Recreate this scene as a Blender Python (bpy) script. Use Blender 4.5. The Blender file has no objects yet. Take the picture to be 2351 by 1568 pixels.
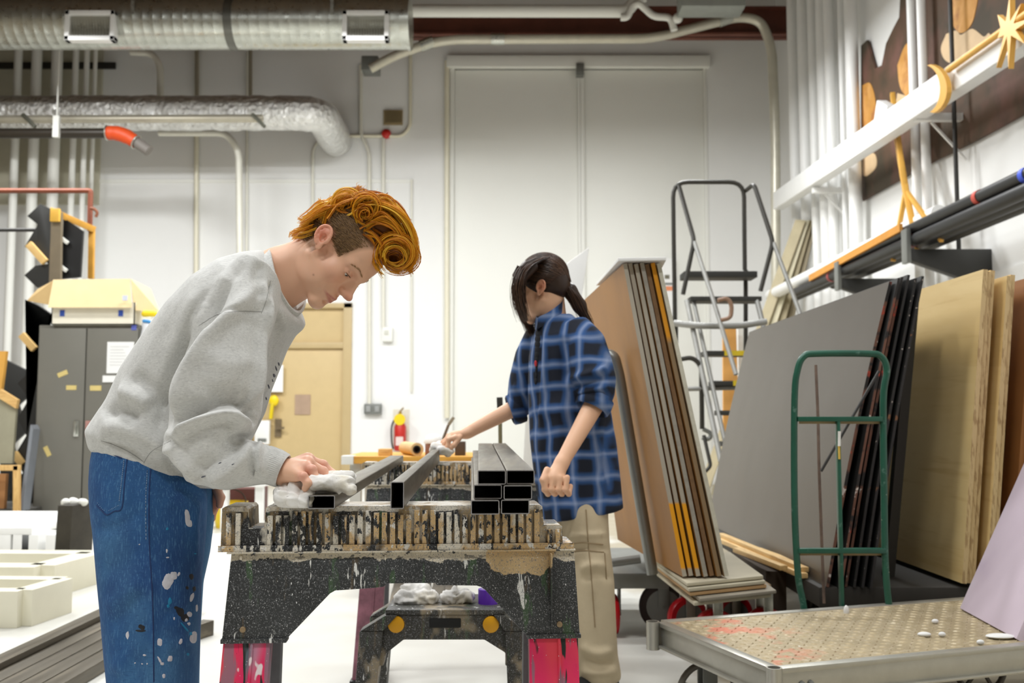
import bpy, bmesh, math, random
import numpy as np
from mathutils import Vector, Matrix, Euler, noise as mnoise

SC = bpy.context.scene
COL = SC.collection
PI = math.pi
random.seed(7)
RNG = np.random.default_rng(7)

# ------------------------------------------------------------------ camera
FPX, CX, CY, HOR, EYE = 2286.0, 1175.5, 784.0, 960.0, 1.0
PITCH = math.atan((HOR - CY) / FPX)


def at(px, py, Y):
    """world point seen at photo pixel (px, py) at depth Y"""
    u, v = (px - CX) / FPX, (CY - py) / FPX
    d = (u, math.cos(PITCH) - v * math.sin(PITCH), math.sin(PITCH) + v * math.cos(PITCH))
    s = Y / d[1]
    return Vector((d[0] * s, Y, EYE + d[2] * s))


def onx(px, py, X):
    """world point seen at photo pixel on the plane x = X"""
    p = at(px, py, 1.0)
    s = X / p.x
    return Vector((X, s, EYE + (p.z - EYE) * s))


def onz(px, py, Z):
    p = at(px, py, 1.0)
    s = (Z - EYE) / (p.z - EYE)
    return Vector((p.x * s, s, Z))


# ------------------------------------------------------------------ materials
def lin(c):
    c = c / 255.0
    return c / 12.92 if c <= 0.04045 else ((c + 0.055) / 1.055) ** 2.4


def rgb(c):
    if isinstance(c, str):
        c = c.lstrip('#')
        c = [int(c[i:i + 2], 16) for i in (0, 2, 4)]
    return (lin(c[0]), lin(c[1]), lin(c[2]), 1.0)


class Mat:
    """small node builder around one Principled BSDF"""

    def __init__(s, name, col, rough=0.5, metal=0.0, spec=0.5):
        s.m = bpy.data.materials.new(name)
        s.m.use_nodes = True
        s.nt = s.m.node_tree
        s.N, s.L = s.nt.nodes, s.nt.links
        s.b = s.N['Principled BSDF']
        s.b.inputs['Roughness'].default_value = rough
        s.b.inputs['Metallic'].default_value = metal
        s.b.inputs['Specular IOR Level'].default_value = spec
        s.b.inputs['Base Color'].default_value = rgb(col)
        s.c = None
        s.base = rgb(col)
        s.h = None
        s.tc = s.N.new('ShaderNodeTexCoord')

    def coord(s, scale=(1, 1, 1), loc=(0, 0, 0), rot=(0, 0, 0), src='Object'):
        mp = s.N.new('ShaderNodeMapping')
        mp.inputs['Scale'].default_value = scale
        mp.inputs['Location'].default_value = loc
        mp.inputs['Rotation'].default_value = rot
        s.L.new(s.tc.outputs[src], mp.inputs['Vector'])
        return mp.outputs[0]

    def noise(s, scale=5, detail=4, rough=0.55, stretch=(1, 1, 1), loc=(0, 0, 0), dist=0.0, rot=(0, 0, 0)):
        n = s.N.new('ShaderNodeTexNoise')
        n.inputs['Scale'].default_value = scale
        n.inputs['Detail'].default_value = detail
        n.inputs['Roughness'].default_value = rough
        n.inputs['Distortion'].default_value = dist
        s.L.new(s.coord(stretch, loc, rot), n.inputs['Vector'])
        return n.outputs['Fac']

    def voro(s, scale=20, stretch=(1, 1, 1), loc=(0, 0, 0), rand=1.0):
        n = s.N.new('ShaderNodeTexVoronoi')
        n.inputs['Scale'].default_value = scale
        n.inputs['Randomness'].default_value = rand
        s.L.new(s.coord(stretch, loc), n.inputs['Vector'])
        return n.outputs['Distance']

    def axis(s, ax, lo, hi):
        """0..1 ramp along an object axis"""
        sp = s.N.new('ShaderNodeSeparateXYZ')
        s.L.new(s.tc.outputs['Object'], sp.inputs[0])
        return s.rng(sp.outputs['XYZ'.index(ax)], lo, hi)

    def rng(s, v, lo, hi, a=0.0, b=1.0):
        r = s.N.new('ShaderNodeMapRange')
        r.inputs['From Min'].default_value = lo
        r.inputs['From Max'].default_value = hi
        r.inputs['To Min'].default_value = a
        r.inputs['To Max'].default_value = b
        s.L.new(v, r.inputs['Value'])
        return r.outputs[0]

    def math(s, op, a, b=None):
        m = s.N.new('ShaderNodeMath')
        m.operation = op
        for i, x in enumerate((a, b)):
            if x is None:
                continue
            if isinstance(x, (int, float)):
                m.inputs[i].default_value = x
            else:
                s.L.new(x, m.inputs[i])
        return m.outputs[0]

    def mix(s, fac, col, blend='MIX'):
        """lay col over the colour so far where fac is 1"""
        m = s.N.new('ShaderNodeMix')
        m.data_type = 'RGBA'
        m.blend_type = blend
        if isinstance(fac, (int, float)):
            m.inputs[0].default_value = fac
        else:
            s.L.new(fac, m.inputs[0])
        if s.c is None:
            m.inputs[6].default_value = s.base
        else:
            s.L.new(s.c, m.inputs[6])
        if isinstance(col, (str, tuple, list)):
            m.inputs[7].default_value = rgb(col)
        else:
            s.L.new(col, m.inputs[7])
        s.c = m.outputs[2]
        return s

    def spots(s, col, scale, lo, hi, stretch=(1, 1, 1), loc=(0, 0, 0), mask=None, detail=3, dist=0.0, amt=1.0):
        f = s.rng(s.noise(scale, detail, 0.6, stretch, loc, dist), lo, hi)
        if mask is not None:
            f = s.math('MULTIPLY', f, mask)
        if amt != 1.0:
            f = s.math('MULTIPLY', f, amt)
        return s.mix(f, col)

    def drops(s, col, scale, r, stretch=(1, 1, 1), loc=(0, 0, 0), mask=None, keep=0.5):
        """round droplets: voronoi cells, only some of them filled"""
        d = s.voro(scale, stretch, loc)
        n = s.noise(scale * 0.7, 1, 0.5, stretch, tuple(x + 3.1 for x in loc))
        rr = s.rng(n, keep, keep + 0.25, 0.0, r)
        f = s.math('LESS_THAN', d, rr)
        if mask is not None:
            f = s.math('MULTIPLY', f, mask)
        return s.mix(f, col)

    def vary(s, amt=0.1, scale=6, stretch=(1, 1, 1), detail=5):
        f = s.rng(s.noise(scale, detail, 0.6, stretch), 0.3, 0.7)
        b = [x for x in s.base[:3]]
        m = s.N.new('ShaderNodeMix')
        m.data_type = 'RGBA'
        s.L.new(f, m.inputs[0])
        if s.c is None:
            m.inputs[6].default_value = tuple(max(0, x * (1 - amt)) for x in b) + (1,)
            m.inputs[7].default_value = tuple(min(1, x * (1 + amt)) for x in b) + (1,)
            s.c = m.outputs[2]
        return s

    def attr(s, name='Col'):
        a = s.N.new('ShaderNodeAttribute')
        a.attribute_name = name
        s.c = a.outputs['Color']
        return s

    def bump(s, v, strength=0.3, dist=0.01):
        b = s.N.new('ShaderNodeBump')
        b.inputs['Strength'].default_value = strength
        b.inputs['Distance'].default_value = dist
        s.L.new(v, b.inputs['Height'])
        if s.h is not None:
            s.L.new(s.h, b.inputs['Normal'])
        s.h = b.outputs[0]
        return s

    def rough(s, v):
        s.L.new(v, s.b.inputs['Roughness'])
        return s

    def done(s):
        if s.c is not None:
            s.L.new(s.c, s.b.inputs['Base Color'])
        if s.h is not None:
            s.L.new(s.h, s.b.inputs['Normal'])
        return s.m


def M(name, col, rough=0.5, metal=0.0, var=0.08, vs=6, bump=0.0, bs=40, spec=0.5):
    m = Mat(name, col, rough, metal, spec)
    if var:
        m.vary(var, vs)
    if bump:
        m.bump(m.noise(bs, 4), bump, 0.004)
    return m.done()


def M_wood(name, col, dark, axis='X', scale=6, rough=0.6):
    m = Mat(name, col, rough)
    st = {'X': (0.12, 1, 1), 'Y': (1, 0.12, 1), 'Z': (1, 1, 0.12)}[axis]
    f = m.noise(scale * 5, 5, 0.65, st, dist=1.2)
    m.mix(m.rng(f, 0.42, 0.68), dark)
    m.bump(f, 0.15, 0.003)
    return m.done()


# ------------------------------------------------------------------ object bookkeeping
WM = {}          # world matrix of every object built here


def props(o, label=None, cat=None, group=None, kind=None):
    if label:
        o['label'] = label
    if cat:
        o['category'] = cat
    if group:
        o['group'] = group
    if kind:
        o['kind'] = kind
    return o


def thing(name, label, cat, loc=(0, 0, 0), rotz=0.0, group=None):
    o = bpy.data.objects.new(name, None)
    o.empty_display_size = 0.05
    COL.objects.link(o)
    o.location = loc
    o.rotation_euler = (0, 0, rotz)
    WM[o] = Matrix.Translation(Vector(loc)) @ Matrix.Rotation(rotz, 4, 'Z')
    return props(o, label, cat, group)


def link_mesh(name, me, mat, parent=None, W=None):
    """me holds coordinates in the frame W (default: world)"""
    o = bpy.data.objects.new(name, me)
    COL.objects.link(o)
    if mat is not None:
        for mm in (mat if isinstance(mat, (list, tuple)) else [mat]):
            me.materials.append(mm)
    if parent is not None:
        o.parent = parent
        me.transform(WM[parent].inverted())
        WM[o] = WM[parent]
    else:
        n = len(me.vertices)
        co = np.empty(n * 3, np.float32)
        me.vertices.foreach_get('co', co)
        co = co.reshape(-1, 3)
        lo, hi = co.min(0), co.max(0)
        c = Vector(((lo[0] + hi[0]) / 2, (lo[1] + hi[1]) / 2, lo[2]))
        me.transform(Matrix.Translation(-c))
        o.location = c
        WM[o] = Matrix.Translation(c)
    return o


def dup(root, loc=None, rotz=None, label=None, group=None, mats=None):
    r = root.copy()
    COL.objects.link(r)
    if loc is not None:
        r.location = loc
    if rotz is not None:
        r.rotation_euler = (0, 0, rotz)
    if label:
        r['label'] = label
    if group:
        r['group'] = group

    def rec(a, b):
        for ch in list(a.children):
            c = ch.copy()
            COL.objects.link(c)
            c.parent = b
            rec(ch, c)
    rec(root, r)
    return r


# ------------------------------------------------------------------ mesh builder
def frame_of(d):
    d = Vector(d).normalized()
    up = Vector((0, 0, 1)) if abs(d.z) < 0.95 else Vector((1, 0, 0))
    a = up.cross(d).normalized()
    b = d.cross(a).normalized()
    return a, b


class MB:
    def __init__(s):
        s.v, s.f, s.mi = [], [], []
        s.cur = 0

    def add(s, vs, fs):
        n = len(s.v)
        s.v.extend([tuple(v) for v in vs])
        for f in fs:
            s.f.append([n + i for i in f])
            s.mi.append(s.cur)
        return s

    def box(s, lo, hi, R=None, c=None):
        x0, y0, z0 = lo
        x1, y1, z1 = hi
        vs = [Vector(p) for p in ((x0, y0, z0), (x1, y0, z0), (x1, y1, z0), (x0, y1, z0),
                                  (x0, y0, z1), (x1, y0, z1), (x1, y1, z1), (x0, y1, z1))]
        if R is not None:
            c = Vector(c) if c is not None else Vector((0, 0, 0))
            vs = [c + R @ (v - c) for v in vs]
        return s.add(vs, [(0, 3, 2, 1), (4, 5, 6, 7), (0, 1, 5, 4), (1, 2, 6, 5), (2, 3, 7, 6), (3, 0, 4, 7)])

    def cbox(s, c, size, R=None):
        c = Vector(c)
        h = Vector(size) / 2
        return s.box(c - h, c + h, R, c)

    def bar(s, p, q, w, h, side=None):
        """square bar from p to q, w along 'side' (horizontal by default), h across"""
        p, q = Vector(p), Vector(q)
        d = (q - p).normalized()
        if side is None:
            a, b = frame_of(d)
        else:
            a = Vector(side)
            a = (a - d * a.dot(d)).normalized()
            b = d.cross(a)
        vs = []
        for e in (p, q):
            for i, j in ((-1, -1), (1, -1), (1, 1), (-1, 1)):
                vs.append(e + a * (i * w / 2) + b * (j * h / 2))
        return s.add(vs, [(3, 2, 1, 0), (4, 5, 6, 7), (0, 1, 5, 4), (1, 2, 6, 5), (2, 3, 7, 6), (3, 0, 4, 7)])

    def hexa(s, p8):
        return s.add(p8, [(0, 3, 2, 1), (4, 5, 6, 7), (0, 1, 5, 4), (1, 2, 6, 5), (2, 3, 7, 6), (3, 0, 4, 7)])

    def slab(s, quad, t):
        """quad of 4 points, thickened by vector t"""
        q = [Vector(p) for p in quad]
        t = Vector(t)
        return s.hexa(q + [p + t for p in q])

    def prism(s, pts, t):
        """planar polygon (3-D points) extruded by vector t"""
        n = len(pts)
        t = Vector(t)
        p = [Vector(a) for a in pts]
        vs = p + [a + t for a in p]
        fs = [list(range(n))[::-1], list(range(n, 2 * n))]
        fs += [(i, (i + 1) % n, n + (i + 1) % n, n + i) for i in range(n)]
        return s.add(vs, fs)

    def tube(s, pts, r, seg=12, caps=True, closed=False):
        pts = [Vector(p) for p in pts]
        n = len(pts)
        rs = r if isinstance(r, (list, tuple)) else [r] * n
        vs, fs = [], []
        a = None
        for i, p in enumerate(pts):
            if closed:
                d = (pts[(i + 1) % n] - pts[i - 1]).normalized()
            else:
                d = (pts[min(i + 1, n - 1)] - pts[max(i - 1, 0)]).normalized()
            if a is None:
                a, b = frame_of(d)
            else:
                a = (a - d * a.dot(d)).normalized()
                b = d.cross(a)
            for k in range(seg):
                t = 2 * PI * k / seg
                vs.append(p + (a * math.cos(t) + b * math.sin(t)) * rs[i])
        m = n if closed else n - 1
        for i in range(m):
            j = (i + 1) % n
            for k in range(seg):
                k2 = (k + 1) % seg
                fs.append((i * seg + k, i * seg + k2, j * seg + k2, j * seg + k))
        if caps and not closed:
            fs.append(list(range(seg))[::-1])
            fs.append([(n - 1) * seg + k for k in range(seg)])
        return s.add(vs, fs)

    def ring(s, c, axis, r, rt, seg=28, sub=8):
        a, b = frame_of(axis)
        c = Vector(c)
        return s.tube([c + (a * math.cos(2 * PI * i / seg) + b * math.sin(2 * PI * i / seg)) * r for i in range(seg)],
                      rt, sub, closed=True)

    def cyl(s, p, q, r, seg=20):
        return s.tube([p, q], r, seg)

    def pipe(s, p, q, ro, ri, seg=24):
        """hollow tube with annular ends"""
        p, q = Vector(p), Vector(q)
        a, b = frame_of(q - p)
        vs, fs = [], []
        for e in (p, q):
            for r in (ro, ri):
                for k in range(seg):
                    t = 2 * PI * k / seg
                    vs.append(e + (a * math.cos(t) + b * math.sin(t)) * r)
        S = seg
        for k in range(S):
            k2 = (k + 1) % S
            fs += [(k, k2, 2 * S + k2, 2 * S + k), (S + k2, S + k, 3 * S + k, 3 * S + k2),
                   (k2, k, S + k, S + k2), (2 * S + k, 2 * S + k2, 3 * S + k2, 3 * S + k)]
        return s.add(vs, fs)

    def lathe(s, c, axis, prof, seg=24):
        """prof: list of (distance along axis, radius)"""
        a, b = frame_of(axis)
        ax = Vector(axis).normalized()
        c = Vector(c)
        vs, fs = [], []
        for (h, r) in prof:
            for k in range(seg):
                t = 2 * PI * k / seg
                vs.append(c + ax * h + (a * math.cos(t) + b * math.sin(t)) * max(r, 1e-4))
        n = len(prof)
        for i in range(n - 1):
            for k in range(seg):
                k2 = (k + 1) % seg
                fs.append((i * seg + k, i * seg + k2, (i + 1) * seg + k2, (i + 1) * seg + k))
        fs.append(list(range(seg))[::-1])
        fs.append([(n - 1) * seg + k for k in range(seg)])
        return s.add(vs, fs)

    def ball(s, c, r, seg=16, rings=10):
        rr = r if isinstance(r, (list, tuple)) else (r, r, r)
        c = Vector(c)
        vs = [c + Vector((0, 0, rr[2]))]
        fs = []
        for i in range(1, rings):
            ph = PI * i / rings
            for k in range(seg):
                t = 2 * PI * k / seg
                vs.append(c + Vector((rr[0] * math.sin(ph) * math.cos(t), rr[1] * math.sin(ph) * math.sin(t), rr[2] * math.cos(ph))))
        vs.append(c - Vector((0, 0, rr[2])))
        for k in range(seg):
            fs.append((0, 1 + k, 1 + (k + 1) % seg))
            fs.append((len(vs) - 1, 1 + (rings - 2) * seg + (k + 1) % seg, 1 + (rings - 2) * seg + k))
        for i in range(rings - 2):
            for k in range(seg):
                k2 = (k + 1) % seg
                fs.append((1 + i * seg + k, 1 + (i + 1) * seg + k, 1 + (i + 1) * seg + k2, 1 + i * seg + k2))
        return s.add(vs, fs)

    def loft(s, rings, caps=True):
        """rings: list of equal-length closed point loops"""
        n = len(rings[0])
        vs = [p for r in rings for p in r]
        fs = []
        for i in range(len(rings) - 1):
            for k in range(n):
                k2 = (k + 1) % n
                fs.append((i * n + k, i * n + k2, (i + 1) * n + k2, (i + 1) * n + k))
        if caps:
            fs.append(list(range(n))[::-1])
            fs.append([(len(rings) - 1) * n + k for k in range(n)])
        return s.add(vs, fs)

    def mesh(s, name='mesh', smooth=False, bevel=0.0, bseg=2, angle=40):
        me = bpy.data.meshes.new(name)
        me.from_pydata(s.v, [], s.f)
        if any(s.mi):
            me.polygons.foreach_set('material_index', s.mi)
        bm = bmesh.new()
        bm.from_mesh(me)
        bmesh.ops.recalc_face_normals(bm, faces=bm.faces)
        if bevel:
            es = [e for e in bm.edges if len(e.link_faces) == 2 and e.calc_face_angle(0) > math.radians(30)]
            bmesh.ops.bevel(bm, geom=es, offset=bevel, segments=bseg, affect='EDGES', profile=0.6, clamp_overlap=True)
        bm.to_mesh(me)
        bm.free()
        if smooth or bevel:
            me.polygons.foreach_set('use_smooth', [True] * len(me.polygons))
            me.set_sharp_from_angle(angle=math.radians(angle))
        me.update()
        return me

    def build(s, name, mat, parent=None, smooth=False, bevel=0.0, bseg=2, angle=40):
        return link_mesh(name, s.mesh(name, smooth, bevel, bseg, angle), mat, parent)


def solo(name, mb, mat, label, cat, group=None, **kw):
    return props(mb.build(name, mat, None, **kw), label, cat, group)


def struct(name, mb, mat, parent=None, **kw):
    o = mb.build(name, mat, parent, **kw)
    if parent is None:
        o['kind'] = 'structure'
    return o


def curve_pts(pts, n=8):
    """Catmull-Rom through pts"""
    P = [Vector(p) for p in pts]
    P = [P[0] * 2 - P[1]] + P + [P[-1] * 2 - P[-2]]
    out = []
    for i in range(1, len(P) - 2):
        for k in range(n):
            t = k / n
            a, b, c, d = P[i - 1], P[i], P[i + 1], P[i + 2]
            out.append(0.5 * ((2 * b) + (c - a) * t + (2 * a - 5 * b + 4 * c - d) * t * t + (3 * b - a - 3 * c + d) * t ** 3))
    out.append(P[-2])
    return out


def fillet(pts, r, n=6):
    """polyline with its inner corners rounded"""
    P = [Vector(p) for p in pts]
    out = [P[0]]
    for i in range(1, len(P) - 1):
        a, b, c = P[i - 1], P[i], P[i + 1]
        u, w = (a - b), (c - b)
        rr = min(r, u.length * 0.49, w.length * 0.49)
        p, q = b + u.normalized() * rr, b + w.normalized() * rr
        for k in range(n + 1):
            t = k / n
            out.append(p * (1 - t) ** 2 + b * 2 * t * (1 - t) + q * t * t)
    out.append(P[-1])
    return out


# ------------------------------------------------------------------ implicit bodies (signed distance + surface nets)
class Prim:
    pass


def ell(c, r, k=0.01, R=None, op='u'):
    p = Prim()
    p.t, p.c, p.r, p.k, p.op = 'e', np.array(c, float), np.array(r, float), k, op
    p.R = None if R is None else np.array(R, float)
    m = max(r)
    p.lo, p.hi = p.c - m, p.c + m
    return p


def cap(a, b, ra, rb=None, k=0.01, op='u', flat=None, fax=None):
    """tapered capsule; flat<1 squeezes it along the unit vector fax"""
    p = Prim()
    p.t, p.a, p.b, p.ra, p.rb, p.k, p.op = 'c', np.array(a, float), np.array(b, float), ra, ra if rb is None else rb, k, op
    p.flat = flat
    p.fax = None if fax is None else np.array(fax, float)
    m = max(p.ra, p.rb) * (1 if flat is None else max(1, flat))
    p.lo, p.hi = np.minimum(p.a, p.b) - m, np.maximum(p.a, p.b) + m
    return p


def xf(prims, Mx):
    """move primitives by a rigid+scale matrix"""
    A = np.array(Mx.to_3x3(), float)
    t = np.array(Mx.translation, float)
    sc = abs(np.linalg.det(A)) ** (1 / 3)
    Rm = A / sc
    for p in prims:
        if p.t == 'e':
            p.c = A @ p.c + t
            p.r = p.r * sc
            p.R = Rm if p.R is None else Rm @ p.R
            m = max(p.r)
            p.lo, p.hi = p.c - m, p.c + m
        else:
            p.a, p.b = A @ p.a + t, A @ p.b + t
            p.ra *= sc
            p.rb *= sc
            if p.fax is not None:
                p.fax = Rm @ p.fax
            m = max(p.ra, p.rb) * (1 if p.flat is None else max(1, p.flat))
            p.lo, p.hi = np.minimum(p.a, p.b) - m, np.maximum(p.a, p.b) + m
        p.k *= sc
    return prims


def eval_prim(p, X, Y, Z):
    if p.t == 'e':
        x, y, z = X - p.c[0], Y - p.c[1], Z - p.c[2]
        if p.R is not None:
            R = p.R
            x, y, z = (R[0, 0] * x + R[1, 0] * y + R[2, 0] * z,
                       R[0, 1] * x + R[1, 1] * y + R[2, 1] * z,
                       R[0, 2] * x + R[1, 2] * y + R[2, 2] * z)
        r = p.r
        k0 = np.sqrt((x / r[0]) ** 2 + (y / r[1]) ** 2 + (z / r[2]) ** 2)
        k1 = np.sqrt((x / r[0] ** 2) ** 2 + (y / r[1] ** 2) ** 2 + (z / r[2] ** 2) ** 2) + 1e-9
        return k0 * (k0 - 1.0) / k1
    a, b = p.a, p.b
    d = b - a
    L2 = max(float(d @ d), 1e-12)
    x, y, z = X - a[0], Y - a[1], Z - a[2]
    h = np.clip((x * d[0] + y * d[1] + z * d[2]) / L2, 0, 1)
    x, y, z = x - h * d[0], y - h * d[1], z - h * d[2]
    q = x * x + y * y + z * z
    if p.flat is not None:
        f = p.fax
        e = x * f[0] + y * f[1] + z * f[2]
        q = q + e * e * (1 / p.flat ** 2 - 1)
        return (np.sqrt(q) - (p.ra + (p.rb - p.ra) * h)) * min(1.0, p.flat)
    return np.sqrt(q) - (p.ra + (p.rb - p.ra) * h)


def sdf_grid(prims, lo, hi, h):
    lo = np.array(lo, float)
    n = [int(math.ceil((hi[i] - lo[i]) / h)) + 1 for i in range(3)]
    ax = [np.float32(lo[i]) + np.arange(n[i], dtype=np.float32) * np.float32(h) for i in range(3)]
    D = np.full(n, 1.0, np.float32)
    for p in prims:
        m = p.k * 1.5 + 4 * h
        i0 = [max(0, int(math.floor((p.lo[i] - m - lo[i]) / h))) for i in range(3)]
        i1 = [min(n[i], int(math.ceil((p.hi[i] + m - lo[i]) / h)) + 1) for i in range(3)]
        if any(i1[i] <= i0[i] for i in range(3)):
            continue
        sl = tuple(slice(i0[i], i1[i]) for i in range(3))
        d = eval_prim(p, ax[0][sl[0]][:, None, None], ax[1][sl[1]][None, :, None], ax[2][sl[2]][None, None, :]).astype(np.float32)
        A = D[sl]
        if p.op == 'u':
            hh = np.clip(0.5 + 0.5 * (A - d) / p.k, 0, 1)
            D[sl] = A + (d - A) * hh - p.k * hh * (1 - hh)
        else:
            hh = np.clip(0.5 - 0.5 * (A + d) / p.k, 0, 1)
            D[sl] = A + (-d - A) * hh + p.k * hh * (1 - hh)
    return D, lo, h


def surface_nets(D, lo, h):
    """-> verts (n,3), quads (m,4)"""
    S = D < 0
    nx, ny, nz = D.shape
    cnt = np.zeros((nx - 1, ny - 1, nz - 1), np.int8)
    for dx in (0, 1):
        for dy in (0, 1):
            for dz in (0, 1):
                cnt += S[dx:nx - 1 + dx, dy:ny - 1 + dy, dz:nz - 1 + dz]
    act = (cnt > 0) & (cnt < 8)
    I = np.argwhere(act)
    idx = np.full(act.shape, -1, np.int32)
    idx[act] = np.arange(len(I), dtype=np.int32)
    acc = np.zeros((len(I), 3))
    num = np.zeros(len(I))
    cs = [(a, b, c) for a in (0, 1) for b in (0, 1) for c in (0, 1)]
    val = {c: D[I[:, 0] + c[0], I[:, 1] + c[1], I[:, 2] + c[2]].astype(float) for c in cs}
    for c in cs:
        for ax in range(3):
            if c[ax] == 0:
                e = list(c)
                e[ax] = 1
                e = tuple(e)
                a, b = val[c], val[e]
                x = (a < 0) != (b < 0)
                t = np.where(x, a / np.where(x, a - b, 1), 0)
                for j in range(3):
                    acc[:, j] += np.where(x, c[j] + (t if j == ax else 0), 0)
                num += x
    V = (I + acc / np.maximum(num, 1)[:, None]) * h + lo
    Q = []
    for ax in range(3):
        sl0 = [slice(None)] * 3
        sl1 = [slice(None)] * 3
        sl0[ax] = slice(0, -1)
        sl1[ax] = slice(1, None)
        a, b = S[tuple(sl0)], S[tuple(sl1)]
        E = np.argwhere(a != b)
        o1, o2 = [(1, 2), (2, 0), (0, 1)][ax]
        ok = (E[:, o1] > 0) & (E[:, o2] > 0) & (E[:, o1] < D.shape[o1] - 1) & (E[:, o2] < D.shape[o2] - 1)
        E = E[ok]
        flip = a[E[:, 0], E[:, 1], E[:, 2]]

        def g(d1, d2):
            c = E.copy()
            c[:, o1] += d1
            c[:, o2] += d2
            return idx[c[:, 0], c[:, 1], c[:, 2]]
        q = np.stack([g(-1, -1), g(0, -1), g(0, 0), g(-1, 0)], 1)
        q[~flip] = q[~flip][:, ::-1]
        Q.append(q)
    Q = np.concatenate(Q)
    Q = Q[(Q >= 0).all(1)]
    return V, Q


def np_mesh(name, V, Q, smooth=True, cols=None):
    me = bpy.data.meshes.new(name)
    V = np.asarray(V, np.float32)
    Q = np.asarray(Q, np.int32)
    k = Q.shape[1]
    me.vertices.add(len(V))
    me.vertices.foreach_set('co', V.ravel())
    me.loops.add(Q.size)
    me.loops.foreach_set('vertex_index', Q.ravel())
    me.polygons.add(len(Q))
    me.polygons.foreach_set('loop_start', np.arange(0, Q.size, k, dtype=np.int32))
    if smooth:
        me.polygons.foreach_set('use_smooth', np.ones(len(Q), bool))
    me.update(calc_edges=True)
    me.validate()
    if cols is not None:
        ca = me.color_attributes.new('Col', 'FLOAT_COLOR', 'POINT')
        c4 = np.ones((len(V), 4), np.float32)
        c4[:, :3] = cols
        ca.data.foreach_set('color', c4.ravel())
    return me


def edges_of(Q):
    E = np.concatenate([Q[:, [i, (i + 1) % Q.shape[1]]] for i in range(Q.shape[1])])
    return np.concatenate([E, E[:, ::-1]])


def relax(V, Q, it=3, lam=0.5):
    E = edges_of(Q)
    n = len(V)
    deg = np.bincount(E[:, 0], minlength=n).astype(float)
    deg[deg == 0] = 1
    for _ in range(it):
        A = np.stack([np.bincount(E[:, 0], V[E[:, 1], j], n) for j in range(3)], 1) / deg[:, None]
        V = V + lam * (A - V)
    return V


def normals_of(V, Q):
    a, b, c = V[Q[:, 0]], V[Q[:, 1]], V[Q[:, 2]]
    d = V[Q[:, -1]]
    fn = np.cross(c - a, d - b)
    N = np.zeros_like(V)
    for i in range(Q.shape[1]):
        for j in range(3):
            N[:, j] += np.bincount(Q[:, i], fn[:, j], len(V))
    return N / (np.linalg.norm(N, axis=1)[:, None] + 1e-12)


def skin_of(prims, lo, hi, h, it=1):
    V, Q = surface_nets(*sdf_grid(prims, lo, hi, h))
    return relax(V, Q, it), Q


def voxel_fuse(mb, voxel, it=4, lam=0.5):
    """union of closed shells -> one skin (V, Q)"""
    me = mb.mesh('tmp')
    o = bpy.data.objects.new('tmp', me)
    COL.objects.link(o)
    md = o.modifiers.new('r', 'REMESH')
    md.mode = 'VOXEL'
    md.voxel_size = voxel
    md.adaptivity = 0
    dg = bpy.context.evaluated_depsgraph_get()
    ev = o.evaluated_get(dg)
    m2 = ev.to_mesh()
    V = np.empty(len(m2.vertices) * 3, np.float32)
    m2.vertices.foreach_get('co', V)
    V = V.reshape(-1, 3).astype(float)
    n = len(m2.polygons)
    Q = np.empty(n * 4, np.int32)
    m2.loops.foreach_get('vertex_index', Q)
    Q = Q.reshape(-1, 4)
    ev.to_mesh_clear()
    bpy.data.objects.remove(o)
    bpy.data.meshes.remove(me)
    return relax(V, Q, it, lam), Q


def poly_dist(P, line):
    """distance of 2-D points to a polyline, signed side, and parameter 0..1"""
    L = np.array(line, float)
    best = np.full(len(P), 1e9)
    side = np.zeros(len(P))
    par = np.zeros(len(P))
    seg = np.linalg.norm(np.diff(L, axis=0), axis=1)
    cum = np.concatenate([[0], np.cumsum(seg)])
    for i in range(len(L) - 1):
        a, d = L[i], L[i + 1] - L[i]
        t = np.clip(((P - a) @ d) / (d @ d), 0, 1)
        q = a + t[:, None] * d
        e = P - q
        r = np.hypot(e[:, 0], e[:, 1])
        m = r < best
        best[m] = r[m]
        side[m] = (d[0] * e[m, 1] - d[1] * e[m, 0])
        par[m] = (cum[i] + t[m] * seg[i]) / cum[-1]
    return best, np.sign(side), par


def project(V):
    """world points -> photo pixels"""
    V = np.asarray(V, float)
    c, s = math.cos(PITCH), math.sin(PITCH)
    y, z = V[:, 1], V[:, 2] - EYE
    dep = y * c + z * s
    up = -y * s + z * c
    return np.stack([CX + V[:, 0] / dep * FPX, CY - up / dep * FPX], 1)
# ------------------------------------------------------------------ the room
YB, XR, XL, YF, ZC = 15.2, 4.15, -8.6, -6.0, 9.0
LIGHT = 1.2
m = Mat('white_block_wall', (234, 234, 232), 0.7)
m.vary(0.02, 0.8)
M_wall = m.done()
m = Mat('white_painted_floor', (204, 203, 196), 0.42)
m.vary(0.03, 0.7)
m.spots((206, 198, 182), 0.8, 0.55, 0.80, (1, 1, 1), (3, 1, 0), amt=0.5)
m.spots((178, 168, 150), 2.6, 0.66, 0.78, (1, 0.35, 1), (1, 7, 0), amt=0.45)
m.spots((120, 112, 100), 30, 0.70, 0.76, (1, 1, 1), (2, 2, 0), amt=0.25)
tan_right = m.math('ADD', m.axis('X', 2.3, 3.3), m.math('MULTIPLY', m.noise(1.6, 5, .6, (1, 1, 1), (4, 4, 0)), .9))
m.mix(m.rng(tan_right, 1.02, 1.22, 0, .85), (160, 148, 122))  # floor turns browner towards the right side, with a noisy edge
m.rough(m.rng(m.noise(3, 4), 0.3, 0.7, 0.32, 0.55))
M_floor = m.done()
M_ceil = M('ceiling_deck', (84, 58, 28), 0.9, var=0.1, vs=1)
M_cream = M('cream_paint', (234, 234, 228), 0.5, var=0.008, vs=1)
M_white = M('white_paint', (236, 236, 234), 0.45, var=0.02)
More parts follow.
